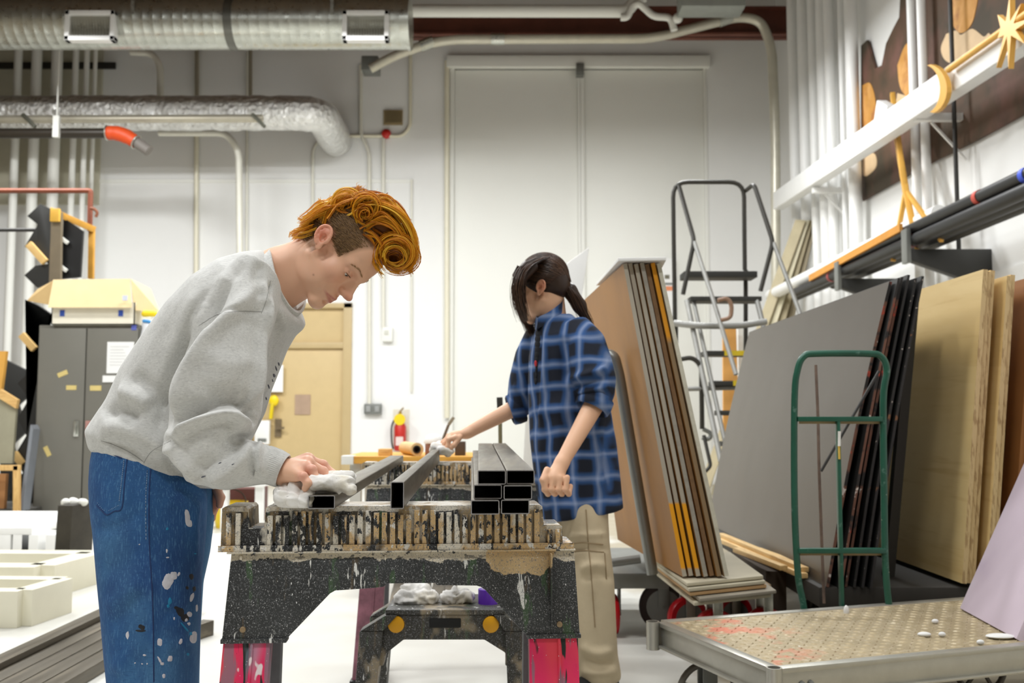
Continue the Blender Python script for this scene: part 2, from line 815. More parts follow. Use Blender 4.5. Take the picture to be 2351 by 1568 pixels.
M_beige = M('beige_door_paint', (202, 178, 130), 0.45, var=0.03)
M_beige2 = M('beige_frame_paint', (190, 168, 124), 0.45, var=0.03)
M_galv = Mat('galvanised_steel', (196, 198, 190), 0.30, 0.9)
M_galv.vary(0.10, 5)
M_galv.rough(M_galv.rng(M_galv.noise(14, 3), 0.3, 0.7, 0.24, 0.40))
M_galv = M_galv.done()
M_alu = M('brushed_aluminium', (190, 188, 178), 0.38, 0.75, var=0.08, vs=12, bump=0.05, bs=120)
M_dark = M('dark_iron', (40, 38, 34), 0.5, var=0.1)
M_black = M('black_plastic', (24, 24, 25), 0.45, var=0.1)
M_gm = M('grey_metal_paint', (124, 126, 122), 0.4, 0.3)
M_pine = M_wood('pine_wood', (226, 186, 120), (196, 150, 88), 'Z')
M_pineX = M_wood('pine_wood_x', (226, 186, 120), (196, 150, 88), 'X')
M_pineY = M_wood('pine_wood_y', (228, 194, 134), (204, 164, 104), 'Y')

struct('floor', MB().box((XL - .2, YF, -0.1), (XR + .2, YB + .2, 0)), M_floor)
struct('ceiling', MB().box((XL, YF, ZC), (XR, YB, ZC + .1)), M_ceil)
struct('wall_right', MB().box((XR, YF, 0), (XR + .2, YB + .2, ZC)), M_wall)
M_wall2 = M('tan_rear_wall', (112, 100, 82), .8)
struct('wall_left', MB().box((XL - .2, YF, 0), (XL, YB + .2, ZC)), M_wall2)
struct('wall_front', MB().box((XL, YF - .2, 0), (XR, YF, ZC)), M_wall2)


def wx(px, Y=YB):
    return at(px, HOR, Y).x


def wz(py, Y=YB, px=CX):
    return at(px, py, Y).z


# back wall with the openings of the tall doors as recesses
w = MB()
xa, xb, xc = wx(1030), wx(1334), wx(1632)
zt = wz(150)
xd0, xd1, zd = wx(560), wx(806), wz(696)
w.box((XL, YB, 0), (xd0, YB + .2, ZC)).box((xd0, YB, zd), (xd1, YB + .2, ZC)).box((xd1, YB, 0), (xa, YB + .2, ZC))
w.box((xa, YB, zt), (xc, YB + .2, ZC)).box((xc, YB, 0), (XR, YB + .2, ZC)).box((XL, YB + .2, 0), (XR, YB + .3, ZC))
struct('wall_back', w, M_wall)
# horizontal trim rail on the back wall
struct('trim_1', MB().box((wx(0), YB - .015, wz(420)), (wx(945), YB, wz(412))), M_cream)
# beige door with frame and transom
d = thing('door_1', None, None, ((xd0 + xd1) / 2, YB, 0))
d['kind'] = 'structure'
fr = MB()
t = 0.13
fr.box((xd1 - t, YB - .04, 0), (xd1, YB + .15, zd)).box((xd0, YB - .04, 0), (xd0 + t, YB + .15, zd)).box((xd0, YB - .04, zd - .08), (xd1, YB + .15, zd))
fr.box((xd0, YB - .03, wz(800)), (xd1, YB + .15, wz(786)))
fr.build('door_frame', M_beige2, d, bevel=.008)
MB().box((xd0 + t, YB + .03, wz(786)), (xd1 - t, YB + .08, zd - .08)).build('transom_panel', M_beige, d)
MB().box((xd0 + t, YB + .02, 0), (xd1 - t, YB + .07, wz(800))).build('door_leaf', M_beige, d, bevel=.004)
MB().box((wx(632), YB - .01, wz(1003)), (wx(646), YB + .02, wz(962))).box((wx(636), YB - .07, wz(985)), (wx(655), YB - .05, wz(980))).build('door_handle', M('bronze_handle', (128, 112, 88), .4, .5), d)
MB().box((wx(676), YB + .008, wz(952)), (wx(712), YB + .02, wz(906))).build('door_plate', M('mauve_plate', (172, 146, 124), .5), d)
# two tall sliding doors
for i, (a, b) in enumerate(((1040, 1330), (1345, 1626))):
    dd = thing('door_%d' % (i + 2), None, None, ((wx(a) + wx(b)) / 2, YB, 0))
    dd['kind'] = 'structure'
    MB().box((wx(a), YB + .04, 0.02), (wx(b), YB + .12, wz(158))).build('door_leaf', M_cream, dd, bevel=.01)
    e = MB()
    e.box((wx(a) - .07, YB - .02, 0), (wx(a), YB + .18, wz(152))).box((wx(b), YB - .02, 0), (wx(b) + .05, YB + .18, wz(152)))
    e.build('door_jamb', M_cream, dd, bevel=.008)
MB().box((wx(1022), YB - .10, wz(158)), (wx(1640), YB + .02, wz(132))).build('door_track', M_cream, dd, bevel=.01)
MB().box((wx(1326), YB - .14, wz(180)), (wx(1344), YB - .02, wz(152))).build('guide_bracket', M_gm, dd, bevel=.006)
# roof steel above
bm_ = MB()
y0, y1 = wz(84, 14.3), wz(52, 14.3)
x0, x1 = wx(935, 14.3), wx(1600, 14.3)
bm_.box((x0 - 6, 14.2, y0), (XR, 14.45, y0 + .03)).box((x0 - 6, 14.2, y1 + .18), (XR, 14.45, y1 + .21)).box((x0 - 6, 14.31, y0), (XR, 14.34, y1 + .2))
struct('ceiling_beam', bm_, M('red_oxide_steel', (104, 58, 44), .6, var=.25, vs=2))
bm_ = MB()
for y in (3, 7, 11):
    bm_.box((XL, y, 8.2), (XR, y + .2, 8.9))
struct('ceiling_joist', bm_, M('brown_steel', (96, 80, 60), .7))

# ---- ceiling lamps (the room's light)
for x, y, z, en in [(-5.6, -1.5, 6.8, 90), (-1.8, -1.0, 6.8, 150), (1.6, -1.5, 6.8, 90), (-5.6, 2.8, 6.8, 130), (-1.8, 2.8, 6.8, 170), (1.7, 2.8, 6.8, 75),
                    (-5.6, 6.9, 5.8, 130), (-1.8, 6.9, 5.8, 130), (1.7, 6.9, 5.8, 60), (-6.0, 10.5, 5.6, 240), (-2.2, 10.5, 5.6, 240), (1.5, 10.5, 5.6, 210)]:
    ld = bpy.data.lights.new('ceiling_lamp', 'AREA')
    ld.shape = 'RECTANGLE'
    ld.size, ld.size_y = 1.5, 0.6
    ld.energy = en * LIGHT
    ld.color = (0.985, 1.0, 1.0)
    lo_ = bpy.data.objects.new('ceiling_lamp', ld)
    COL.objects.link(lo_)
    lo_.location = (x, y, z)
w_ = bpy.data.worlds.new('world')
SC.world = w_
w_.use_nodes = True
w_.node_tree.nodes['Background'].inputs[0].default_value = (0.9, 0.95, 1.0, 1)
w_.node_tree.nodes['Background'].inputs[1].default_value = 0.02
# ------------------------------------------------------------------ services and fittings on the back wall and overhead
YW = YB - 0.03


def wpipe(name, label, cat, pts, r, mat, Y=None, group=None, fil=0.15, seg=10):
    yy = (YB - r - 0.01) if Y is None else Y
    P = fillet([at(p[0], p[1], (p[2] if len(p) > 2 else yy)) for p in pts], fil)
    return solo(name, MB().tube(P, r, seg), mat, label, cat, group, smooth=True, angle=50)


# big spiral duct
Yd = 11.9
zc, R = wz(54, Yd), 0.315
duct = thing('spiral_duct', 'long galvanised spiral duct hung across the top left, with two white grilles', 'duct', (wx(470, Yd), Yd, zc - R))
xs0, xs1, xj = -8.5, wx(933, Yd), wx(517, Yd)


def ribbed_pipe(x0, x1, step, name):
    mb = MB()
    prof = []
    x = x0
    while x < x1:
        prof += [(x - x0, R), (min(x + step - .012, x1) - x0, R), (min(x + step - .008, x1) - x0, R + .0007), (min(x + step - .004, x1) - x0, R + .0007)]
        x += step
    prof.append((x1 - x0, R))
    mb.lathe((x0, Yd, zc), (1, 0, 0), prof, 40)
    return mb.build(name, M_galv, duct, smooth=True, angle=60)


ribbed_pipe(xs0, xj - .03, 0.12, 'duct_section')
ribbed_pipe(xj + .03, xs1, 0.12, 'duct_section')
MB().lathe((xj - .05, Yd, zc), (1, 0, 0), [(0, R + .008), (.1, R + .008)], 40).build('joint_band', M('dark_band', (110, 110, 104), .4, .7), duct, smooth=True, angle=40)
MB().lathe((xs1 - .02, Yd, zc), (1, 0, 0), [(0, R + .012), (.035, R + .012)], 40).build('end_cap', M_galv, duct, smooth=True, angle=40)
for gx0, gx1 in ((120, 238), (775, 885)):
    x0, x1 = wx(gx0, Yd - R), wx(gx1, Yd - R)
    z0, z1 = wz(95, Yd - R), wz(27, Yd - R)
    yq = Yd - R - 0.05
    f = MB()
    b = .055
    f.box((x0, yq, z0), (x0 + b, yq + .12, z1)).box((x1 - b, yq, z0), (x1, yq + .12, z1)).box((x0, yq, z0), (x1, yq + .12, z0 + b)).box((x0, yq, z1 - b), (x1, yq + .12, z1))
    g = f.build('grille', M_white, duct, bevel=.006)
    WM[g] = WM[duct]
    lv = MB()
    n = 11
    for k in range(n):
        z = z0 + b + (z1 - z0 - 2 * b) * (k + .5) / n
        lv.bar((x0 + b, yq + .05, z), (x1 - b, yq + .05, z), .035, .006, (0, 1, .5))
    for k in range(1, 14):
        x = x0 + b + (x1 - x0 - 2 * b) * k / 14
        lv.box((x - .003, yq + .06, z0 + b), (x + .003, yq + .10, z1 - b))
    MB().box((x0 + b, yq + .10, z0 + b), (x1 - b, yq + .105, z1 - b)).build('back_plate', M('grille_back', (96, 92, 80), .7), g)
    lv.build('louvres', M('louvre_grey', (176, 174, 160), .5), g)
for px in (300, 760):
    x = wx(px, Yd)
    MB().box((x - .02, Yd - R - .01, zc - .02), (x + .02, Yd - R, ZC)).build('hanger_strap', M_galv, duct)

# foil-wrapped duct with elbow to the wall
Yf = 13.9
R2 = 0.245
zf = wz(260, Yf)
foil = Mat('crumpled_foil', (238, 238, 236), 0.24, 0.7)
nn = foil.noise(9, 5, 0.65, dist=0.6)
foil.bump(nn, 0.9, 0.05)
foil.bump(foil.voro(16), 0.5, 0.03)
foil = foil.done()
xe = wx(700, Yf)
P = fillet([(-8.5, Yf, zf), (xe + .15, Yf, zf), (xe + .15, YB - .03, zf - .05)], 0.35, 10)
fd = MB()
PP = []
for a, b in zip(P, P[1:]):
    n = max(1, int((b - a).length / .07))
    PP += [a.lerp(b, k / n) for k in range(n)]
PP.append(P[-1])
fd.tube(PP, [R2 * (1 + .03 * mnoise.noise(Vector((i * .31, 0, 0))) + (.03 if i % 16 == 0 else 0)) for i in range(len(PP))], 36)
me = fd.mesh('foil_duct', True, 0, 2, 60)
for v in me.vertices:
    k = mnoise.noise(v.co * 6) * .012 + mnoise.noise(v.co * 14) * .010
    c = Vector((v.co.x, Yf, zf)) if v.co.x < xe - .2 else v.co
    d = (v.co - c)
    if d.length > .01:
        v.co += d.normalized() * k
props(link_mesh('foil_duct', me, foil), 'shiny crumpled foil-wrapped duct with a rounded elbow, under the big spiral duct', 'duct')

# pipe just under the foil duct with its clips
pp = thing('steel_pipe', 'pale grey pipe with two dark clips running close under the foil duct', 'pipe', (wx(330, 13.5), 13.5, wz(275, 13.5) - .05))
MB().cyl((-8.5, 13.5, wz(275, 13.5)), (wx(590, 13.5), 13.5, wz(272, 13.5)), .055).build('pipe', M('dull_pipe', (190, 184, 166), .4, .4), pp, smooth=True, angle=50)
for px in (65, 592):
    p = at(px, 272, 13.42)
    MB().bar(p + Vector((-.08, 0, .06)), p + Vector((.10, 0, -.12)), .06, .05).build('clip', M('clip_grey', (92, 92, 80), .5, .4), pp, bevel=.01)
# black pipe with orange elbow
bp = thing('exhaust_pipe', 'black pipe ending in an orange elbow and grey nozzle, under the foil duct', 'pipe', (wx(170, 13.2), 13.2, wz(318, 13.2)))
zb = wz(306, 13.2)
MB().cyl((-8.5, 13.2, zb), (wx(252, 13.2), 13.2, zb), .068).build('pipe', M('dark_pipe', (52, 46, 38), .4, .2), bp, smooth=True, angle=50)
e = [at(x, y, 13.2) for x, y in ((246, 305), (268, 306), (290, 313), (312, 326))]
MB().tube(curve_pts(e, 5), [.082] + [.095] * 4 + [.10] * 7 + [.092] * 3 + [.085], 20).build('elbow', M('orange_rubber', (214, 78, 32), .5), bp, smooth=True, angle=60)
for q, dr in ((e[0], (1, 0, 0)), (e[-1], (1, 0, -.6))):
    MB().ring(q, dr, .094, .010).build('clamp', M_galv, bp, smooth=True)
MB().tube([at(310, 324, 13.2), at(342, 347, 13.2)], [.075, .072], 20).build('nozzle', M('grey_rubber', (120, 114, 108), .6), bp, smooth=True, angle=50)
MB().box((wx(98, 13.1), 13.08, wz(315, 13.1)), (wx(112, 13.1), 13.14, wz(266, 13.1))).box((wx(104, 13.1), 13.1, wz(268, 13.1)), (wx(107, 13.1), 13.12, ZC)).build('hanger', M_cream, bp)

# thin conduits on the back wall
CN = M('conduit_white', (226, 224, 212), .45, .1, var=.03)
CND = M('conduit_ivory', (228, 223, 202), .45, .1, var=.03)
CNG = M('conduit_grey', (150, 142, 124), .5, .2, var=.05)
gq = 'thin conduits on the back wall'
wpipe('conduit', 'ivory conduit down the wall left of the orange-haired head, ending near the box cupboard', 'conduit', [(452, 120), (450, 640)], .035, CND, group=gq)
wpipe('conduit', 'white conduit bending down from a horizontal run under the foil duct', 'conduit', [(365, 305, 14.4), (520, 305, 14.4), (548, 345, 14.4), (552, 690, 14.4)], .05, CN, 14.4, gq, .3)
wpipe('conduit', 'thin white conduit behind the orange-haired head, nearest the foil elbow', 'conduit', [(568, 120), (566, 640)], .02, CN, group=gq)
wpipe('conduit', 'white conduit dropping from the end of the foil duct with a small offset', 'conduit', [(742, 312), (718, 340), (717, 700)], .022, CN, group=gq)
wpipe('conduit', 'white conduit with an S-bend ending at the grey socket box', 'conduit', [(828, 150), (828, 310), (848, 345), (848, 930)], .03, CN, group=gq)
wpipe('conduit', 'white conduit from the red alarm bell straight down to the thermostat', 'conduit', [(880, 318), (880, 752)], .03, CN, group=gq)
wpipe('conduit', 'ivory conduit curving from the red alarm bell up past the brown vent', 'conduit', [(770, 312), (925, 312), (942, 290), (942, 110)], .028, CND, group=gq)
wpipe('conduit', 'ivory conduit beside the left edge of the tall white doors', 'conduit', [(1026, 140), (1026, 960)], .04, CND, group=gq)
wpipe('conduit', 'faint white conduit left of the tall doors at head height', 'conduit', [(945, 412), (945, 900)], .016, CN, group=gq)
wpipe('conduit', 'grey bent conduit under the big duct, left of the middle', 'conduit', [(300, 120, 14.6), (350, 122, 14.6), (368, 150, 14.6), (368, 240, 14.6)], .05, CN, 14.6, gq, .2)
wpipe('conduit', 'short grey conduit between the two ducts, right of the bent one', 'conduit', [(452, 112, 15.0), (452, 225, 15.0)], .03, CNG, 15.0, gq)
wpipe('conduit', 'grey conduit pair between the two ducts near the foil elbow', 'conduit', [(575, 112, 15.0), (575, 225, 15.0)], .03, CNG, 15.0, gq)
# tall white stand pipes at the far left
gq2 = 'white stand pipes at the far left'
for px, r, lab in ((10, .06, 'leftmost white stand pipe at the edge of the photo'), (54, .075, 'white stand pipe second from the left, above the black stair piece'), (102, .08, 'thickest white stand pipe above the top of the black stair piece'),
                   (146, .045, 'thin white stand pipe right of the thickest one'), (172, .04, 'thin white stand pipe behind the rust-red handle pipe'), (192, .03, 'thinnest white stand pipe, nearest the bare wall')):
    x = wx(px, 14.7)
    solo('stand_pipe', MB().cyl((x, 14.7, 0), (x, 14.7, ZC), r, 16), M_cream, lab, 'pipe', gq2, smooth=True, angle=50)
# dark louvred backing behind those pipes
struct('trim_2', MB().box((wx(0) - .8, YB - .06, wz(470)), (wx(212), YB, wz(118))), M('grey_panelling', (196, 192, 172), .6, var=.06))
struct('trim_3', MB().box((wx(0) - .8, YB - .10, wz(162)), (wx(245), YB - .06, wz(148))), M_dark)
# rust red pipe
wpipe('rusty_pipe', 'rust-red square-cornered pipe above the black stair piece', 'pipe', [(-60, 438, 11), (208, 438, 11), (206, 530, 11)], .028, M('rust_red', (126, 66, 42), .6, var=.2), 11, None, .02)
p = at(208, 478, 10.95)
solo('valve_handle', MB().tube(curve_pts([p, p + Vector((.04, 0, -.01)), p + Vector((.075, 0, -.05)), p + Vector((.06, 0, -.10))], 5), .017, 8), M('rust_red_2', (120, 70, 44), .6), 'small rust-red hook handle on the vertical rusty pipe', 'handle', smooth=True)
wpipe('dark_rod', 'thin dark rod left of the black stair piece', 'rod', [(-60, 528, 10.6), (82, 528, 10.6)], .02, M_dark, 10.6)

# wall boxes
def wbox(name, label, cat, x0, y0, x1, y1, dep, mat, bev=.012, **kw):
    return solo(name, MB().box((wx(x0), YB - dep, wz(y1)), (wx(x1), YB, wz(y0))), mat, label, cat, bevel=bev, **kw)


vt = thing('wall_vent', 'small brown louvred vent on the wall above the red alarm bell', 'vent', (wx(896), YB - .03, wz(288)))
MB().box((wx(874), YB - .04, wz(288)), (wx(919), YB, wz(254))).build('frame', M('vent_brown', (150, 132, 96), .6), vt, bevel=.008)
lv = MB()
for k in range(9):
    x = wx(879 + 4.4 * k)
    lv.box((x, YB - .055, wz(284)), (x + .012, YB - .035, wz(258)))
lv.build('louvres', M('vent_dark', (112, 98, 70), .6), vt)
al = thing('alarm_bell', 'round red fire alarm bell on the white wall', 'alarm', (wx(881), YB - .05, wz(320)))
MB().lathe((wx(881), YB, wz(309)), (0, -1, 0), [(0, .065), (.03, .075), (.07, .07), (.09, .03), (.092, .001)], 24).build('bell', M('alarm_red', (196, 40, 34), .35), al, smooth=True, angle=60)
MB().box((wx(873), YB - .03, wz(318)), (wx(889), YB, wz(299))).build('back_box', M('alarm_red_2', (170, 40, 36), .5), al, bevel=.006)
th_ = thing('thermostat', 'small ivory thermostat box at the foot of the alarm conduit', 'thermostat', (wx(888), YB - .05, wz(786)))
MB().box((wx(877), YB - .09, wz(785)), (wx(901), YB, wz(752))).build('housing', M_cream, th_, bevel=.02)
MB().box((wx(882), YB - .10, wz(770)), (wx(892), YB - .085, wz(759))).build('dial_window', M('dial_grey', (206, 206, 196), .3), th_, bevel=.004)
so = thing('socket_box', 'grey double socket box low on the wall beside the beige door', 'socket', (wx(857), YB - .05, wz(951)))
MB().box((wx(837), YB - .08, wz(951)), (wx(877), YB, wz(927))).build('plate', M_gm, so, bevel=.012)
for px in (847, 867):
    MB().cbox((wx(px), YB - .085, wz(939)), (.07, .02, .09)).build('outlet', M('outlet_grey', (150, 152, 150), .5), so, bevel=.006)
# fire extinguisher
fx, fy = wx(921), YB - .12
fe = thing('fire_extinguisher', 'red fire extinguisher with a yellow tag hung on the back wall by the bench', 'fire extinguisher', (fx, fy, wz(1034)))
MB().lathe((fx, fy, wz(1034)), (0, 0, 1), [(0, .08), (.02, .09), (.36, .09), (.42, .06), (.46, .03), (.50, .03)], 22).build('cylinder', M('extinguisher_red', (190, 42, 34), .35), fe, smooth=True, angle=60)
MB().cbox((fx, fy - .088, wz(1012)), (.11, .01, .13)).build('label', M('label_white', (226, 206, 200), .5), fe)
MB().box((fx - .02, fy - .03, wz(962)), (fx + .02, fy + .03, wz(945))).bar((fx - .02, fy, wz(948)), (fx + .05, fy - .03, wz(936)), .03, .015).build('valve', M('brass_valve', (150, 120, 60), .4, .6), fe, bevel=.005)
MB().lathe((fx, fy - .07, wz(963)), (0, -1, 0), [(0, .085), (.02, .085)], 20).build('tag', M('yellow_tag', (238, 204, 22), .5), fe)
hose = [Vector((fx - .02, fy, wz(950))), Vector((fx - .12, fy - .02, wz(975))), Vector((fx - .125, fy - .03, wz(1010))), Vector((fx - .10, fy - .03, wz(1030)))]
MB().tube(curve_pts(hose, 6), .013, 8).build('hose', M_black, fe, smooth=True)
solo('backboard', MB().box((wx(903), YB - .02, wz(1040)), (wx(940), YB - .001, wz(940))), M('pale_board', (222, 216, 200), .6), 'narrow pale board on the wall behind the fire extinguisher', 'board')

# overhead conduit sweeping to the right-hand corner
big = thing('large_conduit', 'large grey conduit sweeping along under the roof steel and down the right corner', 'conduit', (wx(1780, 14.6), 14.6, 0))
P = fillet([at(x, y, 14.0) for x, y in ((850, 158), (905, 128), (1010, 91), (1500, 89), (1600, 62), (1700, 38), (1748, 48), (1772, 110), (1780, 300), (1783, 1100))], .5, 8)
MB().tube(P, .068, 14).build('pipe', M('conduit_pale', (206, 202, 186), .35, .35, var=.06), big, smooth=True, angle=60)
for x, y, dx, dy in ((965, 107, 30, -12), (1128, 90, 30, 0), (1650, 50, 28, -10)):
    p, q = at(x, y, 14.0), at(x + dx, y + dy, 14.0)
    MB().cyl(p, q, .085, 16).build('coupling', M_galv, big, smooth=True, angle=50)
solo('junction_box', MB().cbox(at(852, 152, 14.35), (.25, .3, .22)), M_gm, 'grey junction box where the large conduit starts, under the duct end', 'box', bevel=.02)
# white pipes along the ceiling
sp = thing('sprinkler_pipe', 'thick cream sprinkler pipe along the top edge with a jogged end', 'pipe', (wx(1200, 13.6), 13.6, wz(40, 13.6)))
P = fillet([at(x, y, 13.6) for x, y in ((936, 25), (1440, 26), (1462, -4), (1480, -10))], .08, 4)
MB().tube(P, .088, 14).build('pipe', M_cream, sp, smooth=True, angle=60)
P = fillet([at(x, y, 13.5) for x, y in ((1425, 40), (1440, 40), (1452, 12), (1468, 8), (1500, 38), (1540, 40), (1548, 70))], .08, 4)
MB().tube(P, .05, 12).build('branch', M_cream, sp, smooth=True, angle=60)
MB().ball(at(1556, 42, 13.4), .07).build('sprinkler_head', M_cream, sp, smooth=True)
solo('ceiling_light_box', MB().box((wx(1572, 13), 12.8, wz(28, 13)), (wx(1722, 13), 13.2, wz(-12, 13))), M('grey_blue_metal', (150, 154, 148), .5, .2), 'grey metal box hung at the top edge, left of the right corner', 'box', bevel=.02)
# ------------------------------------------------------------------ trestles, steel tubes, stool
def paint_mat(name, base, seed, top=False, leg=False, band_on=True):
    m = Mat(name, base, 0.5)
    L = (seed, seed * 1.7, seed * .6)
    if leg:
        m.base = rgb((166, 160, 178))
        up = m.axis('Z', 0.0, 0.03)
        m.spots((228, 40, 98), 7, 0.35, 0.46, (1, 1, 0.35), L)
        m.spots((236, 74, 84), 10, 0.50, 0.62, (1, 1, 0.3), (L[0] + 2, 1, 2), amt=.8)
        m.spots((34, 44, 40), 34, 0.56, 0.58, (1, 1, 0.05), (L[0] + 4, 4, 2))
        m.spots((110, 120, 132), 26, 0.58, 0.62, (1, 1, 0.08), (L[0] + 7, 4, 2), amt=.7)
        m.drops((236, 226, 230), 170, 0.22, (1, 1, 1), L, None, 0.5)
        m.drops((40, 40, 44), 120, 0.18, (1, 1, 1), (L[0] + 3, 2, 1), None, 0.56)
        m.spots((238, 224, 226), 16, 0.64, 0.66, (1, 1, 0.6), (L[0] + 9, 1, 5))
    else:
        m.vary(0.25, 14)
        if top:
            hi = m.axis('Z', -0.085, -0.02)
            m.spots((200, 168, 120), 10, 0.38, 0.43, (1, 1, 0.6), L)
            m.spots((214, 206, 190), 9, 0.51, 0.55, (1, 1, 0.9), (L[0] + 2, 2, 8))
            m.spots((30, 31, 33), 30, 0.57, 0.60, (1, 1, 0.30), (L[0] + 5, 2, 8))
            m.spots((222, 218, 210), 60, 0.60, 0.62, (1, 1, 0.6), (L[0] + 8, 2, 8))
            m.spots((34, 36, 40), 75, 0.58, 0.60, (1, 1, 0.7), (L[0] + 18, 2, 8))
            m.spots((168, 96, 50), 20, 0.68, 0.71, (1, 1, 0.15), (L[0] + 11, 2, 8))
        else:
            m.spots((70, 104, 62), 40, 0.61, 0.66, (1, 1, 0.07), (L[0] + 5, 1, 1), amt=.5)
            m.spots((104, 88, 64), 44, 0.61, 0.66, (1, 1, 0.04), (L[0] + 8, 1, 1), amt=.5)
            m.spots((226, 226, 222), 44, 0.655, 0.67, (1, 1, 0.12), (L[0] + 12, 1, 1))
            if band_on:
                edge = m.math('ADD', m.axis('Z', -0.144, -0.084), m.math('MULTIPLY', m.noise(14, 5, .65, (1, 1, 1.6), (L[0], 3, 1)), 1.1))
                m.mix(m.rng(edge, 1.26, 1.28), (206, 196, 176))
                m.spots((60, 60, 60), 50, .58, .60, (1, 1, 1.5), (L[0], 8, 1), m.axis('Z', -.11, -.09))
                patch = m.math('MULTIPLY', m.math('MULTIPLY', m.axis('Z', -0.150, -0.100), m.axis('X', 0.15, 0.20)), m.axis('X', 0.32, 0.27))
                patch = m.math('ADD', patch, m.math('MULTIPLY', m.noise(22, 4, .6, (1, 1, 1), (L[0] + 6, 3, 1)), .8))
                m.mix(m.rng(patch, .76, .79), (204, 176, 132))
            else:
                m.mix(m.rng(m.math('ADD', m.axis('Z', -.020, -.004), m.noise(24, 4, .6, (1, 1, 1), L)), 1.16, 1.22), (212, 206, 194)) if name == 'caked_dark_plastic' else None
                (m.spots((150, 128, 92), 16, .47, .53, (1, 1, .5), (3, 1, 4)), m.spots((196, 190, 176), 24, .56, .60, (1, 1, .5), (8, 1, 4))) if name == 'caked_dark_plastic' else None
                m.spots((168, 152, 124), 9, 0.56, 0.62, (1, 1, .6), (L[0] + 6, 3, 1), amt=.7)
        m.spots((120, 122, 124), 420, 0.55, 0.63, (1, 1, .8), (L[0] + 4, 4, 4), amt=.8)
        m.drops((226, 226, 226), 420, 0.30, (1, 1, 0.75), L, None, 0.46)
        m.drops((232, 232, 232), 90, 0.16, (1, 1, 0.4), (L[0] + 3, 6, 1), None, 0.55)
    m.bump(m.noise(150, 3), 0.25, 0.002)
    return m.done()


M_saw = paint_mat('splattered_black_plastic', (50, 52, 53), 1.3)
M_stool = paint_mat('dusty_black_plastic', (58, 56, 50), 5.3, band_on=False)
M_sawtop = paint_mat('paint_caked_plastic', (40, 40, 41), 2.2, top=True)
M_sawleg = paint_mat('pink_sprayed_leg', (160, 156, 172), 3.1, leg=True)
M_sawbase = paint_mat('caked_dark_plastic', (34, 34, 35), 7.7, band_on=False)
M_sawleg_far = M('dusty_mauve_leg', (130, 84, 96), .6, var=.45, vs=16)
M_sawleg2 = M('grey_leg', (96, 98, 102), .5, var=.2, vs=20)


